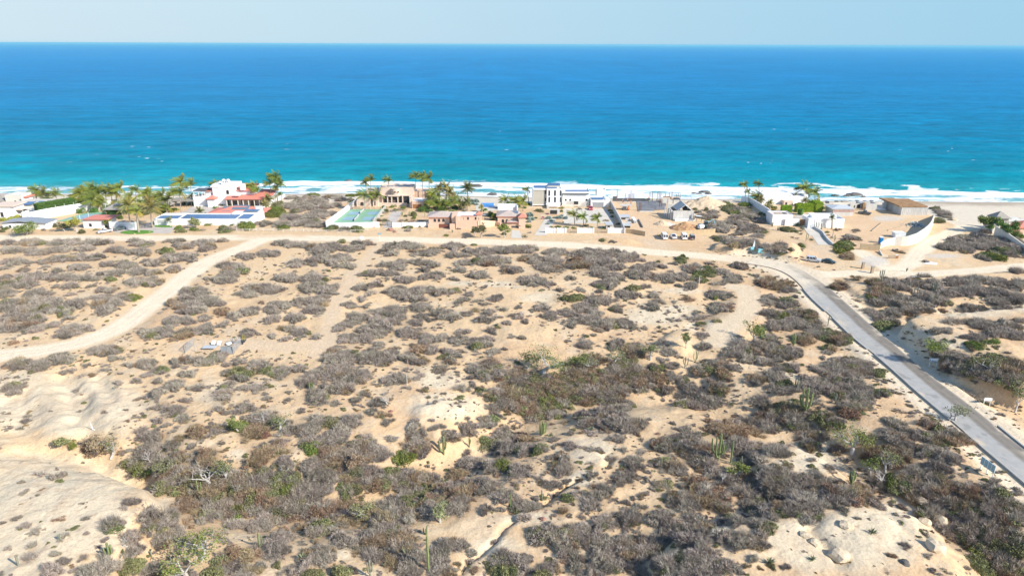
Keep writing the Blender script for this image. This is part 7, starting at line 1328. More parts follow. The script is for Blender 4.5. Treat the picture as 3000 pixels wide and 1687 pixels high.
for i, (px, py, lb) in enumerate(((627, 1010, 'left small pale tilted tray inside the enclosure'), (643, 1012, 'right small pale tilted tray inside the enclosure'))):
    x, y, z = ground(px, py); o = empty('metal_tray', (x, y, z), lb, 'tray', 'pale tilted trays'); g = G(); g.hull([(-.5, -.4, .3), (.5, -.4, .3), (.5, .5, 1.0), (-.5, .5, 1.0)], [(-.5, -.45, .36), (.5, -.45, .36), (.5, .45, 1.06), (-.5, .45, 1.06)]); g.obj('sheet', 'signw', o); g = G(); [g.box(a, a+.05, .3, .35, -.1, .9) for a in (-.45, .4)]; g.obj('leg', 'metald', o)
x, y, z = ground(615, 1022); o = empty('low_table', (x, y, z), 'low grey flat panel table inside the enclosure', 'table'); g = G(); g.box(-1.6, 1.6, -.9, .9, .55, .62); g.obj('tabletop', 'galv', o); g = G(); g.box(-.3, .3, -.2, .2, -.1, .55); g.obj('leg', 'woodgr', o)
x, y, z = ground(671, 1010); o = empty('white_drum', (x, y, z), 'white rounded drum inside the enclosure', 'drum'); g = G(); g.tube([(0, 0, 0), (0, 0, .25)], [.7, .7], 14); g.obj('base', 'metald', o); g = G(); g.tube([(0, 0, .25), (0, 0, .55), (0, 0, .62)], [.75, .7, .4], 14); g.obj('lid', 'signw', o)
x, y, z = ground(714, 1005); o = empty('yellow_barrow', (x, y, z), 'yellow handled wheelbarrow right of the wire enclosure', 'barrow'); g = G(); g.hull([(-.4, -.4, .4), (.4, -.4, .4), (.4, .4, .4), (-.4, .4, .4)], [(-.7, -.6, .9), (.7, -.6, .9), (.7, .6, .9), (-.7, .6, .9)]); g.obj('tray', 'metald', o); g = G(); g.bar((-.3, 0, .6), (-.2, .3, 2.3), .14); g.bar((.3, 0, .6), (.2, .3, 2.2), .14); g.obj('handle', 'yellow', o); g = G(); g.tube([(-.08, -.7, .25), (.08, -.7, .25)], [.25, .25], 10); g.obj('wheel', 'tyre', o)
for i, (px, py) in enumerate(((596, 1000), (615, 985), (600, 1008), (580, 1032), (572, 1030), (618, 1034))):
    x, y, z = ground(px, py); g = G(); g.tube([(0, 0, -.2), (0, 0, 1.9)], [.05, .04], 6); o = g.obj('fence_post', 'metal'); o.location = (x, y, z); tag(o, '%s thin grey post from left inside the broken enclosure' % ORD[sorted([596, 615, 600, 580, 572, 618]).index(px)], 'post', 'thin enclosure posts')
# poles
for px, pb, pt, lb, m in ((1193, 1128, 1095, 'slim pale pole in the middle scrub', 'cream'), (2048, 832, 808, 'short white marker pole near the olive scrub', 'signw'), (2736, 920, 893, 'slim white pole on the right hillside', 'signw'), (1195, 1079, 1052, 'slim reddish pole standing left of the hollow', 'coral'), (2576, 1135, 1120, 'white stub pole near small roadside tree', 'signw'), (2426, 945, 925, 'dark bare pole left of the asphalt road', 'woodgr'), (2220, 935, 915, 'thin brown stake beside the sandy wash', 'woodgr'), (1262, 664, 640, 'pale garden pole behind the white wall', 'cream')):
    x, y, z = ground(px, pb); _, zt = rayY(px, pt, y); g = G(); g.tube([(0, 0, -.2), (0, 0, zt-z)], [.08, .05], 6); o = g.obj('pole', m); o.location = (x, y, z); tag(o, lb, 'pole')
# beach house and trees at far right
h = House('beach_house', 'beach house with thatched turret at right picture edge', 'house', 2912, 688)
h.box('wall', 2910, 2935, None, 655, 6, 'cream', 1.5); h.hip('thatch_roof', 2915, 2958, 641, 5, 2.4, 'thatch', 5, .3, ridge=.95); h.box('turret', 2919, 2954, None, 642, 4, 'concd', 5.5); h.box('terrace_wall', 2955, 3010, None, 649, 8, 'cream', 6); h.hip('red_roof', 2984, 3050, 668, 8, 2, 'tile', 1, .3, ridge=.85); h.box('right_wall', 2988, 3050, None, 668, 7, 'peach', 1.4)
h.win(2917, 2924, 652, 646, 5.4, 'dark', 'cream'); h.win(2930, 2940, 652, 645, 5.4, 'dark', 'cream')
wall_run('boundary_wall', [(2911, 692), (2935, 702), (2960, 715), (2990, 732), (3040, 758)], [4.2, 3.8, 3.2, 2.6, 2.4], .4, 'cream', 'grey-shaded boundary wall of the right beach house', cap=1)
h = House('beach_canopy', 'small grey canopy on the beach at far right', 'canopy', 2968, 650); h.shed('canvas', 2967, 2990, 639, 638, 3, 'greytop', 0); [h.box('pole', a, a+.7, None, 640, .1, 'metald', b) for a, b in ((2968, .1), (2988, .1), (2968.5, 2.8), (2988.5, 2.8))]
# rocks
for i, (px, py, r_, m, lb) in enumerate([(1143, 675, 1.5, 'redst', 'large red boulder beside the iron drive gate'), (1157, 681, .8, 'redst', 'small red boulder right of the large red one'), (2795, 645, 1.6, 'stone', 'lone brown rock on the wide beach'),
  (2740, 1605, 1.5, 'stone', 'grey boulder casting shadow on the bare pale mound'), (2755, 1528, 1.5, 'stone', 'pale grey boulder at the scrub edge of mound'), (2710, 1530, 1.0, 'stone', 'brown boulder left of the pale grey one'), (2458, 1628, 1.5, 'stone', 'wide rocky outcrop with deep shadow on mound'), (2650, 1650, .7, 'stoned', 'small dark stone low on the pale mound'), (2700, 1468, 1.2, 'stone', 'cream boulder on the mound top edge'),
  (2360, 1570, .8, 'stone', 'dark cleft rock at the left mound foot'), (2385, 1590, .9, 'stone', 'shadowed cleft rock below the other cleft rock'), (2480, 1540, 1.0, 'stone', 'flat fractured rock on the upper bare mound'), (1590, 1520, .5, 'redst', 'brown stone on pale ground near the gully'), (1145, 1205, .5, 'redst', 'dark reddish stone on the central slope'), (2250, 600, 1.0, 'stoned', 'x')]):
    if lb != 'x': rock(px, py, r_, lb, m)
for i, (px, py, r_) in enumerate([(2446, 573, 1.5), (2495, 571, 2.2), (2508, 570, 2.4), (2482, 573, 1.6), (2530, 576, 1.2), (1392, 544, 2.4), (1380, 543, 2.0), (1402, 545, 2.0), (1020, 530, 1.6), (1440, 569, 2.0), (1447, 570, 1.5), (2058, 562, 1.5), (2066, 562, 1.7), (2076, 567, 1.4), (2033, 566, 1.1), (2048, 567, 1.1), (1785, 553, .1)]):
    if r_ < .5: continue
    x, y = W(px, py, SEA+.3); o = bpy.data.objects.new('surf_rock', rock_mesh('surf_rock', 'stoned', 40+i, (1.4, .8, .5))); o.location = (float(x), float(y), SEA+.15); o.scale = (r_,)*3; o.rotation_euler = (0, 0, rng.uniform(-.4, .4)); COL.objects.link(o); later(o, 'dark surf rock', 'rock', px, py, 'dark rocks in the surf')
# ================================================================ palms, all blown by the same sea wind
def palm_crown(seed, m, kind='coco'):
    r = np.random.RandomState(seed); V = []; Fc = []; Cc = []
    nf = {'coco': 19, 'fan': 34, 'date': 30}[kind]
    for i in range(nf):
        az = 2*math.pi*i*.618*1.0+r.uniform(-.25, .25); el = r.uniform(-.35, 1.25) if kind != 'fan' else r.uniform(-.5, 1.4)
        L_ = r.uniform(.8, 1.08)*(.8 if kind == 'fan' else 1); p = np.zeros(3); d = np.array([math.cos(az)*math.cos(el), math.sin(az)*math.cos(el), math.sin(el)]); pts = [p.copy()]; n = 9
        wind = np.array([-.34, -.06, .07]) if kind == 'coco' else np.array([-.06, 0, 0]); drop = .20 if kind == 'coco' else .13
        for k in range(n): d = d+(wind*(.55+.5*k/n)+np.array([0, 0, -drop]))*.55; d /= np.linalg.norm(d); p = p+d*L_/n; pts.append(p.copy())
        sh = r.uniform(.75, 1.25); dead = (el < -.05 and r.rand() < .7 and kind != 'fan'); tint = np.array([1.7, 1.15, .9]) if dead else (np.array([1.35, 1.12, .7]) if r.rand() < .38 else np.array([1., 1., 1.]))
        for k in range(1, n+1):
            a, b = pts[k-1], pts[k]; t = b-a; t /= np.linalg.norm(t); sd = np.cross(t, [0, 0, 1.]); sd /= np.linalg.norm(sd)+1e-6; up = np.cross(sd, t)
            w = .30*math.sin(math.pi*min(1, (k+.6)/(n+1.2)))**.8*(1.15 if kind == 'coco' else .8)
            for s in (-1, 1):
                for u in ((.0, .42), (.5, .92)):
                    q0 = a+(b-a)*u[0]; q1 = a+(b-a)*u[1]; tip = (q0+q1)/2+t*w*.55+s*sd*w*r.uniform(.8, 1.1)-np.array([0, 0, 1])*w*r.uniform(.35, .75)+np.array([-.10, 0, 0])*w
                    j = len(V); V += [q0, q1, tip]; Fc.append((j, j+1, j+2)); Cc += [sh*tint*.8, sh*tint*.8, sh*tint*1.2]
        for k in range(n):
            a, b = pts[k], pts[k+1]; j = len(V); w = .018*(1-k/n)+.006; V += [a+[0, 0, w], b+[0, 0, w], b-[0, 0, w], a-[0, 0, w]]; Fc.append((j, j+1, j+2, j+3)); Cc += [np.array([1.6, 1.4, .9])]*4
    if kind == 'coco':
        for k in range(5): c = np.array([r.uniform(-.08, .08), r.uniform(-.08, .08), -.1]); j = len(V); V += [c+[.05, 0, 0], c+[0, .05, 0], c+[-.05, 0, 0], c+[0, -.05, 0], c+[0, 0, .06], c-[0, 0, .06]]; Fc += [(j, j+1, j+4), (j+1, j+2, j+4), (j+2, j+3, j+4), (j+3, j, j+4), (j+1, j, j+5), (j+2, j+1, j+5), (j+3, j+2, j+5), (j, j+3, j+5)]; Cc += [np.array([1.5, 1.0, .4])]*6
    me = bpy.data.meshes.new('crown'); me.from_pydata([tuple(v) for v in V], [], Fc); me.update(); me.materials.append(MT[m])
    a = me.color_attributes.new('shade', 'FLOAT_COLOR', 'POINT'); cc = np.ones((len(V), 4)); cc[:, :3] = np.array(Cc); a.data.foreach_set('color', cc.ravel()); return me
PC = {'c': [palm_crown(i, 'palm') for i in range(4)], 'f': [palm_crown(20+i, 'olive', 'fan') for i in range(2)], 'd': [palm_crown(30+i, 'palmd', 'date') for i in range(2)], 's': [palm_crown(40, 'silverleaf', 'fan')]}
PALMS = {(0, 480, 5.152): "545 385 560 560 85 c;640 430 655 560 95 c;840 440 865 570 95 c;1200 430 1200 640 105 c;1340 370 1345 620 115 c;1290 500 1290 660 95 c;1400 400 1405 620 105 c;1480 440 1480 620 100 c;1590 390 1610 560 105 c;1670 390 1700 580 95 c;1740 420 1780 600 95 c;1800 350 1830 560 95 c;1380 530 1360 720 105 c;1210 570 1215 680 95 c;1540 560 1545 700 75 c;2050 380 2085 850 80 c;2190 440 2200 700 90 c;2250 430 2260 680 90 c;2330 500 2350 700 70 c;2430 470 2450 700 105 c;2530 510 2540 720 90 c;1940 600 1970 960 165 f;2270 630 2300 960 165 f;2060 700 2095 1040 90 c;1860 600 1870 760 90 c;2500 650 2520 760 60 c;1960 480 1965 700 80 c;2110 560 2115 740 80 c;2380 590 2385 740 75 c;1480 560 1482 700 80 c;1120 500 1125 640 70 c;700 520 702 600 70 c;2180 650 2180 760 70 f;1720 640 1720 740 80 f",
 (450, 480, 5.152): "400 260 455 620 110 c;550 290 600 620 95 c;300 430 310 650 90 c;390 410 420 760 105 c;940 300 950 540 85 c;1220 410 1240 590 95 d;1470 400 1495 590 85 s;1500 320 1525 560 95 c;1550 380 1580 620 80 c;1750 280 1790 500 90 c;1830 180 1850 480 105 c;1875 240 1880 480 90 c;1920 300 1940 470 80 c;1850 350 1870 500 60 c;570 480 580 560 40 c;200 650 210 740 90 c;690 700 690 770 80 f;1730 520 1725 660 100 f;1680 600 1700 690 80 f",
 (900, 480, 5.152): "955 220 975 380 90 c;880 270 910 395 70 c;1225 230 1250 340 80 c;1630 170 1648 380 90 c;1730 180 1752 400 85 c;1830 200 1860 400 105 c;860 450 875 700 115 c;1050 450 1050 640 115 c;1900 430 1910 680 105 c;1990 350 2000 600 115 f;2100 340 2110 560 125 f;2150 420 2130 640 115 f;1930 570 1950 700 125 c;2040 580 2040 690 115 c;2170 570 2172 700 105 c;2280 560 2290 700 95 c;2420 350 2425 620 110 d;2410 560 2420 700 80 d;1850 560 1850 680 95 c;2230 500 2235 640 90 c;2340 610 2340 700 75 f;1960 470 1965 640 95 c",
 (1200, 500, 6.586): "1840 530 1838 730 115 c;2050 550 2060 760 125 c;2190 560 2190 780 135 c;2260 350 2300 600 85 c;1680 880 1680 1000 95 c;1380 690 1400 800 65 f",
 (1500, 500, 6.586): "1190 820 1212 1060 125 c;1370 870 1385 1080 115 c;1640 900 1650 1110 105 c",
 (2120, 510, 5.855): "355 170 375 350 80 c;600 155 610 330 80 c;425 290 430 370 55 c;580 370 580 470 105 c;1390 220 1440 380 155 c;1560 290 1565 440 125 c;790 480 795 600 80 f;1225 370 1210 500 60 f;640 420 650 540 80 f;1860 735 1855 940 50 d;1400 440 1400 560 70 f",
 (2400, 550, 4.293): "2280 350 2270 500 40 c"}
PN = {'c': ('palm_tree', 'windblown coconut palm'), 'f': ('fan_palm', 'bushy fan palm'), 'd': ('date_palm', 'dark date palm'), 's': ('silver_palm', 'silvery palm')}
for (ox, oy, s), txt in PALMS.items():
    for it in txt.split(';'):
        a = it.split(); cx, cy, bx_, by_, rr_ = [float(v) for v in a[:5]]; k = a[5]; cx, cy, bx_, by_, rr_ = ox+cx/s, oy+cy/s, ox+bx_/s, max(oy+by_/s, 596), rr_/s
        x, y, z = ground(bx_, by_); X1, Z1 = rayY(cx, cy+rr_*.15, y); mp = math.dist((x, y, z), (0, 0, CAMZ))/F; R_ = rr_*mp*1.32; hh = Z1-z; dx = X1-x
        o = empty(PN[k][0], (x, y, z), None, None); th = .20 if k == 'c' else .32
        if (cx, cy) and abs(bx_-406.6) < 1: th = .5
        pts = [(dx*(t**1.6), 0, hh*t-.3*(1-t)) for t in [i/6 for i in range(7)]]; g = G(); g.tube(pts, [th*(1.35 if i == 0 else 1-.35*i/6) for i in range(7)], 7); g.obj('trunk', 'trunk', o, smooth=True)
        c = bpy.data.objects.new('crown', PC[k][rng.randrange(len(PC[k]))]); c.location = (dx, 0, hh); c.scale = (R_, R_, R_*rng.uniform(.9, 1.1)); c.rotation_euler = (0, 0, rng.uniform(-.35, .35) if k == 'c' else rng.uniform(0, 6)); COL.objects.link(c); c.parent = o
        later(o, ('tall ' if hh > 8.5 else 'short ' if hh < 3.6 else '')+PN[k][1], 'palm tree', cx, cy, 'palms of the beach gardens')
# ---------------------------------------------------------------- garden bushes
SM['L'] = [shrub_mesh('garden_bush', 'leafb', 900+i, n=1500, leaf=True, flat=.85, lumps=5) for i in range(2)]; SM['S'] = [shrub_mesh('silver_bush', 'silverleaf', 920, n=900, leaf=False, flat=.9, lumps=6, wid=.04, ln=.35)]; SM['M'] = [shrub_mesh('flowering_bush', 'bouga', 930, n=1000, leaf=True, flat=.7)]
GN_ = {'L': ('garden_bush', 'green garden bush'), 'S': ('silver_bush', 'silvery spiky bush'), 'M': ('flowering_bush', 'magenta flowering bush'), 'o': ('garden_bush', 'olive garden bush'), 'y': ('garden_bush', 'yellow-green garden bush'), 'n': ('garden_bush', 'leafy garden bush'), 'b': ('garden_bush', 'dry brown garden bush'), 'g': ('garden_bush', 'dry grey garden bush')}
GARD = {(0, 480, 5.152): "110 960 60 n;720 930 60 n;850 925 60 o;1000 920 90 o;660 985 50 g;1260 1010 80 o;1620 930 60 o;1640 720 140 L;1700 640 110 L;1850 700 70 L;80 740 80 L;250 790 80 y;30 830 70 y;20 1000 60 o;1800 780 90 n;2150 720 90 n;2030 660 90 L;1450 980 40 o;540 930 50 o;1580 820 50 L;1910 690 110 n;2300 700 60 L;1100 690 70 n;1250 700 80 L;1400 700 80 L;1500 640 80 n;2130 640 70 L;2220 560 60 L;1760 560 70 L;1900 560 60 n;620 640 50 n;760 600 50 L;1760 940 45 n;2120 600 70 n;2420 620 70 L;2500 560 60 n",
 (450, 480, 5.152): "840 900 60 n;960 900 30 n;380 940 85 n;440 990 90 o;1220 900 60 n;1150 950 60 y;1020 530 75 L;1020 440 55 o;760 560 55 L;850 560 30 n;905 595 45 y;1180 610 45 y;1270 600 55 b;1330 620 40 y;1040 610 45 n;1720 560 60 L;560 590 70 L;360 680 50 y;1650 600 60 b;1640 560 60 L;1900 440 60 L;740 745 70 n;120 700 80 n;1500 480 40 g;80 560 60 L;200 590 60 n;300 560 50 L;440 590 60 L;650 480 40 n;1780 480 60 n;1850 500 60 L;1500 570 50 L;930 650 50 L;1330 860 40 n;240 900 40 n",
 (900, 480, 5.152): "1290 630 58 n;1590 740 95 o;1620 800 62 n;1780 660 115 L;1870 700 70 L;1120 780 30 n;1520 938 78 n;1700 935 40 o;1170 560 40 y;1400 545 30 n;1460 560 30 n;940 600 50 L;1440 650 60 n;1240 560 30 y;2170 710 80 L;2380 690 60 g;2060 660 110 L;1180 690 50 n;700 590 50 L;650 560 40 n;940 560 50 L;1150 640 60 L;1330 680 50 n;1950 640 80 L;2250 640 70 L;2420 600 60 L;1480 770 50 o",
 (1200, 500, 6.586): "1560 820 115 L;1620 940 55 y;1600 870 70 o;1250 1160 80 o;1800 1080 110 o;1840 1200 85 o;1900 1030 50 n;2260 1060 85 n;2230 1255 50 o;1180 560 80 S;1280 570 85 S;1060 620 60 S;1140 640 70 S;1230 620 60 S;1050 700 50 S;1300 640 50 S;940 610 60 y;760 640 90 L;330 680 90 L;650 660 90 L;1390 760 60 L;1000 730 60 b;1480 700 25 n;1800 640 60 L;2120 680 80 L;2290 640 50 L;500 640 80 L;850 690 70 L;700 560 70 L;960 700 60 L;1450 740 60 L;1700 700 50 n;1900 600 70 L;2060 640 80 L;2200 700 60 L;1560 950 50 n",
 (1500, 500, 6.586): "340 830 90 S;380 910 80 S;290 900 60 S;320 970 60 S;700 900 75 S;760 950 65 S;900 890 80 S;960 860 50 S;1040 900 70 S;1570 870 60 S;1700 860 60 S;700 1010 55 S;820 900 50 S;550 740 112 o;960 700 62 n;940 760 60 n;290 1050 80 n;800 760 70 o;1080 500 85 o;1380 505 78 n;1150 560 40 o;880 1070 70 n;1040 1080 60 n;1190 1090 55 n;1430 1030 75 o;1830 940 70 b;1900 750 60 n;1930 800 50 n;1930 870 50 n;1540 1090 40 L;1760 1100 50 n;2040 1010 60 b;680 830 30 M;600 890 30 M;570 920 25 M;990 990 30 n;350 1180 50 g;1310 720 60 g;860 880 40 L;450 900 50 o;750 1080 40 L",
 (2120, 510, 5.855): "530 410 70 n;600 450 70 o;700 540 70 n;860 560 65 n;760 420 50 L;900 480 50 S;975 500 35 y;1300 500 80 n;1480 470 90 L;1560 500 70 L;1720 560 75 o;1500 540 50 L;1400 430 65 L;1250 480 60 L;1050 480 60 L;1130 500 60 L;1215 850 70 L;850 600 40 y;620 500 60 L;800 540 60 o;1600 430 50 L;1420 500 50 y",
 (2400, 550, 4.293): "2480 590 90 L;2540 600 60 n;2180 480 60 L;2100 540 70 g;2390 410 30 L;2300 500 60 n"}
for (ox, oy, s), txt in GARD.items():
    for it in txt.split(';'):
        a = it.split(); cx, cy, rr_ = [float(v) for v in a[:3]]; k = a[3]; cx, cy, rr_ = ox+cx/s, oy+cy/s, rr_/s
        x, y, z = ground(cx, cy+rr_*.45); mp = math.dist((x, y, z), (0, 0, CAMZ))/F; R_ = rr_*mp
        o = bpy.data.objects.new(GN_[k][0], SM[k][rng.randrange(len(SM[k]))]); o.location = (x, y, z-.05); o.scale = (R_*1.05, R_*rng.uniform(.8, 1), R_*rng.uniform(.95, 1.25)); o.rotation_euler = (0, 0, rng.uniform(0, 6)); COL.objects.link(o)
        later(o, GN_[k][1], 'bush', cx, cy, 'bushes of the beach gardens')
# ---------------------------------------------------------------- broadleaf and dead trees
def tree(px, pb, pt, rad_px, leaf, name, label, seed=1, dens=1.0, bark='bark', lean=0.0, spread=1.0, leafsz=1.0, limbs=5, lowfrac=.35, th=.05):
    x, y, z = ground(px, pb); mp = math.dist((x, y, z), (0, 0, CAMZ))/F; hh = (pb-pt)*mp*1.02; R_ = rad_px*mp
    _, zt = rayY(px, pt, y); hh = max(zt-z, 1.0)*.92
    o = empty(name, (x, y, z-.05), label, 'tree'); r = random.Random(seed); g = G(); tips = []
    def grow(p, d, L_, rd, lv):
        n = 4; pts = [Vector(p)]; rs_ = [rd]; q = Vector(p); dd = Vector(d).normalized()
        for k in range(n):
            dd = (dd+Vector((r.uniform(-.28, .28), r.uniform(-.28, .28), r.uniform(-.10, .16)))).normalized(); q = q+dd*L_/n; pts.append(q.copy()); rs_.append(rd*(1-.5*(k+1)/n))
        g.tube(pts, rs_, 5 if lv < 2 else 4, 1, cap=False)
        if lv >= 3: tips.append(q); return
        for k in range(2 if lv else limbs):
            i = r.choice([2, 3, 4]) if lv else r.choice([3, 4]); a = r.uniform(0, 6.28) if lv else 6.28*k/limbs+r.uniform(-.4, .4)
            out = Vector((math.cos(a)*spread, math.sin(a)*spread, r.uniform(.25, .85))); nd = (dd*.5+out).normalized(); grow(pts[i], nd, L_*r.uniform(.6, .85)*(1.25 if lv == 0 else 1), rs_[i]*.68, lv+1)
            if lv == 2: tips.append(pts[i])
    grow((0, 0, 0), (lean, r.uniform(-.15, .15), 1), hh*lowfrac, hh*th, 0)
    zm = max(v[2] for v in g.v); rm = max(math.hypot(v[0], v[1]) for v in g.v); sx_, sz_ = (R_/rm)*.95, hh/zm*.95
    g.v = [(v[0]*sx_, v[1]*sx_, v[2]*sz_) for v in g.v]; tips = [Vector((t[0]*sx_, t[1]*sx_, t[2]*sz_)) for t in tips]; g.obj('trunk', bark, o)
    if leaf:
        if pb > 900: leaf = {'leafb': 'treeleaf', 'green': 'treeleaf2'}.get(leaf, leaf)
        V = []; Fc = []; Cc = []; rr_ = np.random.RandomState(seed); n = int(34*dens)
        for t in tips:
            sh0 = rr_.uniform(.75, 1.2)
            if rr_.rand() > .85+.15*dens: continue
            for k in range(n):
                c = np.array(t)+rr_.normal(size=3)*np.array([.13, .13, .07])*R_*.95; s = rr_.uniform(.10, .2)*leafsz; e = rr_.normal(size=3); e /= np.linalg.norm(e); f_ = np.cross(e, rr_.normal(size=3)); f_ /= np.linalg.norm(f_); j = len(V); V += [c-e*s, c+f_*s*.6, c+e*s, c-f_*s*.6]; Fc.append((j, j+1, j+2, j+3)); Cc += [sh0*rr_.uniform(.8, 1.2)]*4
        obj('crown', V, Fc, leaf, o, col=Cc)
    return o
TREES = [(1590, 1095, 1012, 78, 'leafb', 'green_tree', 'largest spreading green tree in the middle of scrub', 1, 1.0, {}), (1545, 1080, 1040, 45, 'green', 'green_tree', 'left shoulder tree joined to the largest green tree', 2, .8, {}), (1685, 1075, 1035, 38, 'leafb', 'green_tree', 'dark green tree touching the largest green tree right side', 3, .8, {}),
 (1730, 1085, 1030, 48, 'olive', 'sparse_tree', 'pale-branched olive tree with flat top', 4, .4, {}), (1800, 1070, 1015, 42, 'green', 'sparse_tree', 'branching green tree right of the pale-branched olive tree', 5, .4, {}), (1905, 1055, 1008, 34, 'green', 'green_tree', 'round green tree among brown scrub, right of centre', 6, .6, {}),
 (2010, 1020, 970, 26, 'green', 'green_tree', 'small dark green tree beside the pale eroded shelf', 7, .8, {}), (2205, 1000, 945, 44, 'leafb', 'green_tree', 'bright green low tree beside the sandy wash', 8, 1.2, {}), (2748, 1052, 990, 36, 'leafb', 'green_tree', 'bright green tree at the mouth of shaded cutting', 9, 1.2, {}),
 (2497, 1330, 1248, 72, 'leafb', 'feathery_tree', 'feathery yellow-green tree with pale twisted trunk', 10, .55, dict(limbs=6)), (2530, 1322, 1270, 45, 'leafb', 'feathery_tree', 'smaller feathery tree right behind the twisted trunk tree', 11, .6, {}), (2592, 1385, 1315, 44, 'green', 'feathery_tree', 'thin green tree below the feathery pair', 12, .3, {}), (2548, 1392, 1330, 30, 'leafb', 'feathery_tree', 'slim pale trunk with a small green top', 13, .4, {}),
 (2573, 1422, 1365, 26, None, 'dead_tree', 'white leafless tree below the feathery trees', 14, 0, {}), (2800, 1232, 1183, 40, 'green', 'thorn_tree', 'wispy grey-green tree leaning over the asphalt road', 15, .35, dict(spread=1.4)), (2785, 1225, 1190, 30, None, 'dead_tree', 'grey leafless crown beside the road edge', 16, 0, {}),
 (592, 1640, 1548, 68, 'leafb', 'green_tree', 'yellow-green tree with white limbs at bottom left', 17, .6, dict(limbs=6)), (545, 1690, 1620, 60, 'leafb', 'green_tree', 'blue-green tree at the very bottom edge', 18, .6, {}), (628, 1432, 1350, 66, None, 'dead_tree', 'forked white dead tree reaching left', 19, 0, dict(lean=-.7)), (660, 1420, 1345, 44, 'green', 'sparse_tree', 'airy green tree right behind the forked dead tree', 20, .35, {}), (452, 1365, 1300, 38, None, 'dead_tree', 'leaning white dead tree over the left gully', 21, 0, dict(lean=-.8)), (490, 1385, 1345, 40, 'olive', 'sparse_tree', 'thin olive tree between the two white dead trees', 22, .4, {}),
 (325, 1343, 1276, 40, 'olive', 'thorn_tree', 'grey-brown branching tree at the bare mound edge', 23, .25, {}), (275, 1330, 1280, 34, 'twigb', 'thorn_tree', 'brown twiggy tree left of the branching gully tree', 24, .8, {}), (178, 1310, 1276, 22, 'olive', 'thorn_tree', 'small yellowish tree left of the green gully bush', 25, .5, {}), (778, 1240, 1196, 34, None, 'dead_tree', 'white curved branches fallen over a dark hollow', 26, 0, {}), (820, 1262, 1215, 46, 'green', 'sparse_tree', 'open grey-green tree right of the fallen branches', 27, .35, {}), (700, 1265, 1228, 34, 'leafb', 'sparse_tree', 'light green low tree left of the dark hollow', 28, .5, {}),
 (1290, 1530, 1478, 40, 'olive', 'sparse_tree', 'white-stemmed dark tree near the short gully', 29, .4, {}), (1135, 1185, 1150, 26, None, 'dead_tree', 'grey bare bush tree by the scooped hollow', 30, 0, {}), (375, 1605, 1555, 40, None, 'dead_tree', 'grey many-stemmed leafless tree on the left mound foot', 31, 0, {}), (2117, 1415, 1370, 22, None, 'dead_tree', 'small white leafless tree below the forked cactus', 32, 0, {}), (2165, 1398, 1362, 34, 'leafb', 'green_tree', 'low bright green tree below the forked cactus', 33, .6, {}), (2320, 1460, 1420, 20, None, 'dead_tree', 'thin pale dead sapling in the lower right scrub', 34, 0, {}),
 (2895, 1120, 1050, 44, 'olive', 'thorn_tree', 'grey branched tree in the roadside thicket', 35, .3, {}), (2985, 1165, 1110, 34, 'green', 'green_tree', 'green tree at the right edge above road sand', 36, .5, {}), (2700, 1520, 1500, 10, 'olive', 'thorn_tree', 'tiny scrub tree on the pale mound rim', 37, .5, {}), (1035, 1380, 1335, 34, 'twigb', 'thorn_tree', 'brown dense twig tree above the central gully', 38, 1.2, {}), (1060, 1520, 1470, 50, 'olive', 'thorn_tree', 'wide olive thorn tree in the lower middle thicket', 39, .4, {}),
 (2878, 683, 628, 25, 'green', 'broadleaf_tree', 'dark broad tree at the beach house, left one', 40, 1.6, dict(bark='trunk', leafsz=1.8)), (2906, 684, 630, 18, 'leafb', 'broadleaf_tree', 'green broad tree touching the left beach tree', 41, 1.5, dict(bark='trunk', leafsz=1.8)), (2956, 706, 642, 26, 'leafb', 'broadleaf_tree', 'grey-green broad tree right of the thatched turret', 42, 1.6, dict(bark='trunk', leafsz=1.8)),
 (80, 686, 650, 34, 'green', 'broadleaf_tree', 'wide olive tree before the low corner house', 43, 1.1, dict(leafsz=1.6)), (225, 678, 632, 22, 'yellow', 'broadleaf_tree', 'yellow-green tree left of the red-roofed white house', 44, 1.2, dict(leafsz=1.6)), (190, 678, 648, 18, 'olive', 'sparse_tree', 'silvery sparse tree left of the yellow-green one', 45, .5, dict(leafsz=1.5)), (575, 668, 636, 19, 'olive', 'broadleaf_tree', 'round olive tree in front of white garage row', 46, 1.3, dict(leafsz=1.6)), (320, 668, 638, 12, 'green', 'broadleaf_tree', 'narrow tree beside the red-roofed white house', 47, 1.0, dict(leafsz=1.5)), (500, 664, 630, 16, 'olive', 'sparse_tree', 'sparse young tree before the iron grille', 48, .3, dict(leafsz=1.2)),
 (1410, 696, 650, 22, 'olive', 'desert_tree', 'green-grey desert tree before the blank peach wall', 49, 1.2, dict(leafsz=1.4)), (1392, 690, 660, 16, 'olive', 'desert_tree', 'smaller desert tree left of the green-grey one', 50, 1.0, dict(leafsz=1.4)), (1478, 696, 652, 20, 'green', 'desert_tree', 'desert tree left of the dark peach gate', 51, 1.2, dict(leafsz=1.4)), (1450, 578, 577, 2, None, 'x', 'x', 52, 0, {})]
for px, pb, pt, rp, leaf, nm, lb, sd, dn, kw in TREES:
    if nm != 'x': tree(px, pb, pt, rp, leaf, nm, lb, sd, dn, **kw)
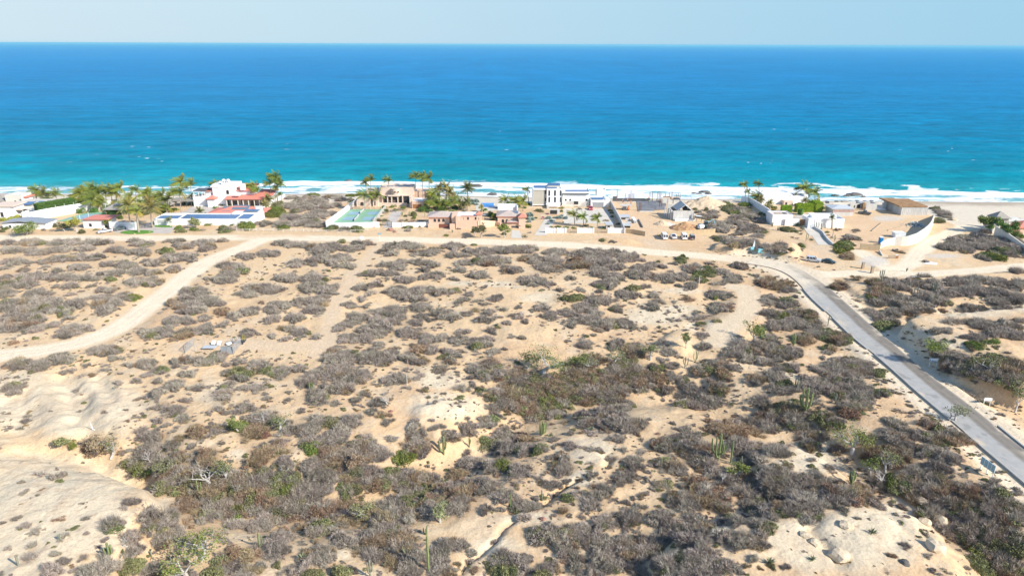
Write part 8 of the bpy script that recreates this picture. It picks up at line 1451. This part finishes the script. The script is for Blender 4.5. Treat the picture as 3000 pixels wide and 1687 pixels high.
# ---------------------------------------------------------------- cacti and agaves
def cactus(px, pb, pt, arms, label, m='cactus', w=.20, seed=1, name='cardon_cactus', trunk=True):
    x, y, z = ground(px, pb); _, zt = rayY(px, pt, y); hh = max(zt-z, .8); o = empty(name, (x, y, z), label, 'cactus'); r = random.Random(seed)
    def col(pts, rd, nm, par):                 # ribbed column with rounded tip
        g = G(); n = len(pts); g.tube(pts+[tuple(Vector(pts[-1])+Vector((0, 0, rd*.7)))], [rd*(.85 if i == 0 else 1) for i in range(n-1)]+[rd*.9, rd*.25], 10); V = []
        for i, v in enumerate(g.v):
            ring = i//10; c = Vector(pts[min(ring, n-1)]); q = Vector(v); k = 1 if i % 2 else .78; V.append((c.x+(q.x-c.x)*k, c.y+(q.y-c.y)*k, q.z))
        g.v = V; g.c = [1.0]*len(V); return g.obj(nm, m, par)
    if trunk: col([(0, 0, -.2), (r.uniform(-.04, .04), 0, hh*.4), (0, 0, hh*.8), (r.uniform(-.05, .05), 0, hh-.1)], w, 'stem', o)
    for i in range(arms):
        a = 2*math.pi*i/max(arms, 1)+r.uniform(-.4, .4); st = hh*r.uniform(.12, .32) if trunk else 0; out = hh*r.uniform(.10, .24) if trunk else hh*r.uniform(.05, .3); top = hh*r.uniform(.62, .98)
        ca, sa = math.cos(a), math.sin(a)*.8
        col([(ca*w*.3, sa*w*.3, st), (ca*out*.7, sa*out*.7, st+hh*.06), (ca*out, sa*out, st+hh*.2), (ca*out*1.1, sa*out*1.1, (st+hh*.2+top)/2), (ca*out*1.15, sa*out*1.15, top)], w*.8, 'arm', o)
    return o
CACTI = [(2357, 1212, 1135, 6, 'tall candelabra cactus with many upright arms', 'cactus', .26, 1, True), (2335, 1140, 1105, 3, 'blackened dying cactus arms behind the candelabra cactus', 'cactusg', .16, 2, True), (2104, 1350, 1270, 5, 'green forked cactus with curving arms in lower thicket', 'cactus', .22, 3, True), (2141, 1355, 1292, 0, 'single leaning cactus column right of the forked one', 'cactus', .17, 4, True), (2170, 1368, 1335, 0, 'short grey cactus column right of the leaning one', 'cactusg', .14, 5, True),
 (1255, 1670, 1568, 0, 'single tall pale cactus column at bottom centre', 'cactus', .20, 6, True), (1248, 1566, 1536, 4, 'green cactus cluster just behind the tall column', 'cactus', .13, 7, False), (1300, 1330, 1278, 2, 'stout upright cactus pair in the central scrub', 'cactus', .24, 8, True), (1375, 1308, 1280, 1, 'small upright cactus right of the stout pair', 'cactus', .14, 9, True), (1588, 1272, 1232, 12, 'dense organ pipe cactus cluster beside the dark bushes', 'cactus', .13, 10, False), (582, 1450, 1406, 1, 'small pale upright cactus beside the forked dead tree', 'cactus', .15, 11, True),
 (2322, 1018, 976, 5, 'pale candelabra cactus near the road thicket', 'cactus', .18, 12, True), (2425, 955, 926, 0, 'slim dark cactus column left of the asphalt road', 'cactusg', .14, 13, True), (2493, 1425, 1378, 3, 'greyish armed cactus at the small bare hump right', 'cactus', .22, 14, True), (2447, 1182, 1152, 3, 'small cactus in the thicket right of candelabra', 'cactusg', .14, 15, True), (322, 1632, 1588, 3, 'small cactus trio on the left bare mound', 'cactus', .16, 16, True), (54, 1656, 1624, 0, 'lone dark cactus column at the far bottom left', 'cactusg', .14, 17, True), (761, 1602, 1560, 1, 'thin yellowish cactus beside the lower sandy path', 'cactus', .13, 18, True),
 (176, 1583, 1565, 1, 'stubby dark cactus on the left bare mound', 'cactusg', .13, 19, True), (445, 1635, 1612, 0, 'short dark cactus beside the bottom left tree', 'cactusg', .13, 20, True), (1496, 1490, 1444, 0, 'slim upright cactus left of the cracked gully', 'cactus', .12, 21, True), (1587, 1466, 1434, 0, 'slim upright cactus right at the gully edge', 'cactusg', .12, 22, True), (1516, 1318, 1290, 0, 'thin upright cactus column in the central thicket', 'cactusg', .11, 23, True), (1085, 1690, 1640, 3, 'pale grey forked cactus at the bottom edge', 'cactusg', .16, 24, True), (2006, 1078, 1045, 2, 'dark slim cactus left of the olive scrub', 'cactusg', .13, 25, True), (2038, 1060, 1028, 2, 'small green cactus right of the dark slim one', 'cactus', .12, 26, True),
 (913, 1140, 1120, 10, 'low organ pipe cactus under the grey shrub', 'cactus', .12, 27, False), (1762, 1098, 1082, 9, 'low cactus row in the brown thicket', 'cactus', .10, 28, False), (2737, 856, 822, 5, 'many-armed cactus on the right hillside', 'cactusg', .20, 29, True), (2685, 870, 838, 2, 'two-armed cactus left of the many-armed one', 'cactusg', .18, 30, True), (2665, 848, 822, 1, 'small cactus at the right hillside left end', 'cactusg', .14, 31, True), (2548, 868, 846, 0, 'short cactus column among roadside grey shrubs', 'cactusg', .14, 32, True), (2582, 818, 790, 3, 'dark forked cactus beside the dirt road', 'cactusg', .18, 33, True), (2656, 796, 784, 3, 'cactus clump on the dirt road verge', 'cactusg', .14, 34, True), (2826, 744, 730, 0, 'yellowish lone column cactus in the beach lot', 'cactus', .14, 35, True), (2690, 820, 808, 1, 'distant thin cactus behind the hillside shrubs', 'cactusg', .10, 36, True),
 (2262, 664, 650, 8, 'grey cactus row at the end of blue-shaded wall', 'cactusg', .12, 37, False), (2280, 676, 660, 6, 'grey cactus cluster below the small white block', 'cactusg', .12, 38, False), (2303, 660, 642, 8, 'thin organ pipe cactus against the small white block', 'cactusg', .09, 39, False), (2350, 676, 660, 5, 'branching cactus beside the wooden gate', 'cactusg', .11, 40, True), (2392, 670, 640, 7, 'organ pipe cactus against the large white block', 'cactusg', .10, 41, False), (2406, 672, 652, 8, 'shorter cactus cluster against the large white block', 'cactusg', .10, 42, False), (2361, 706, 682, 1, 'dark cactus column beside the concrete drive', 'cactusg', .13, 43, True), (2438, 700, 675, 0, 'brown thin column right of the curved kerb wall', 'cactusg', .10, 44, True), (2445, 706, 688, 2, 'second cactus right of the curved kerb wall', 'cactusg', .12, 45, True),
 (1178, 634, 620, 4, 'garden cactus trio on the peach villa drive', 'cactus', .14, 46, True), (1200, 634, 618, 2, 'garden cactus before the olive garden bush', 'cactus', .14, 47, True), (1245, 636, 614, 0, 'tall pale garden cactus before dark bushes', 'cactus', .13, 48, True), (1326, 682, 672, 4, 'low cactus by the peach gate pier', 'cactusg', .12, 49, True), (1455, 1155, 1140, 1, 'x', 'cactus', .1, 50, True)]
for px, pb, pt, n, lb, m, w, sd, tr in CACTI:
    if lb != 'x': cactus(px, pb, pt, n, lb, m, w, sd, 'cardon_cactus' if tr else 'organ_pipe_cactus', tr)
def agave(px, py, rp, label, m='agave', seed=1, name='agave', cat='agave'):
    x, y, z = ground(px, py); mp = math.dist((x, y, z), (0, 0, CAMZ))/F; R_ = rp*mp; r = random.Random(seed); g = G()
    for i in range(26):
        a = i*2.4; e = r.uniform(.15, 1.3); L_ = R_*r.uniform(.8, 1.1); d = Vector((math.cos(a)*math.cos(e), math.sin(a)*math.cos(e), math.sin(e))); s = d.cross(Vector((0, 0, 1))).normalized()*R_*.07; m_ = d*L_*.5; g.hull([tuple(-s), tuple(s), tuple(s*.5+Vector((0, 0, .05)))], [tuple(d*L_-s*.1), tuple(d*L_+s*.1), tuple(d*L_)], r.uniform(.8, 1.2))
        g.quadpoly([tuple(-s), tuple(m_-s*1.3), tuple(d*L_), tuple(m_+s*1.3)], r.uniform(.8, 1.25))
    o = g.obj(name, m); o.location = (x, y, z); return tag(o, label, cat)
for i, (px, py, rp, lb) in enumerate([(886, 1638, 20, 'spiky agave on pale ground at bottom left centre'), (1416, 1145, 15, 'dark spiky agave beside the scooped hollow'), (1190, 1630, 26, 'tangled dark agave clump near the tall column'), (2255, 1650, 20, 'spiky agave at the foot of pale mound'), (2555, 1560, 16, 'dark spiky plant on the pale mound slope'), (2380, 1640, 14, 'two-leaved spiky plant on the mound low edge'), (1455, 955, 12, 'upright dark agave in the middle clearing'), (1730, 1262, 16, 'spiky plant on the pale slope right of centre'), (470, 1195, 14, 'spiky green plant below the fluted slope'), (990, 1370, 14, 'branching yellow agave left of the central thicket'), (2268, 1455, 14, 'agave among the lower right grey shrubs'), (1075, 818, 7, 'small green agave beside the faint trail'), (1180, 668, 6, 'x')]):
    if lb != 'x': agave(px, py, rp, lb, seed=i)
x, y, z = ground(272, 1258); g = G(); g.tube([(0, 0, -.1), (-.1, 0, .8), (-.25, 0, 1.7)], [.10, .08, .03], 6); g.bar((0, 0, .1), (.5, -.3, .1), .15); tag(g.obj('bleached_stump', 'signw'), 'bleached white stump alone on the fluted slope', 'stump').location = (x, y, z)
settle_labels()
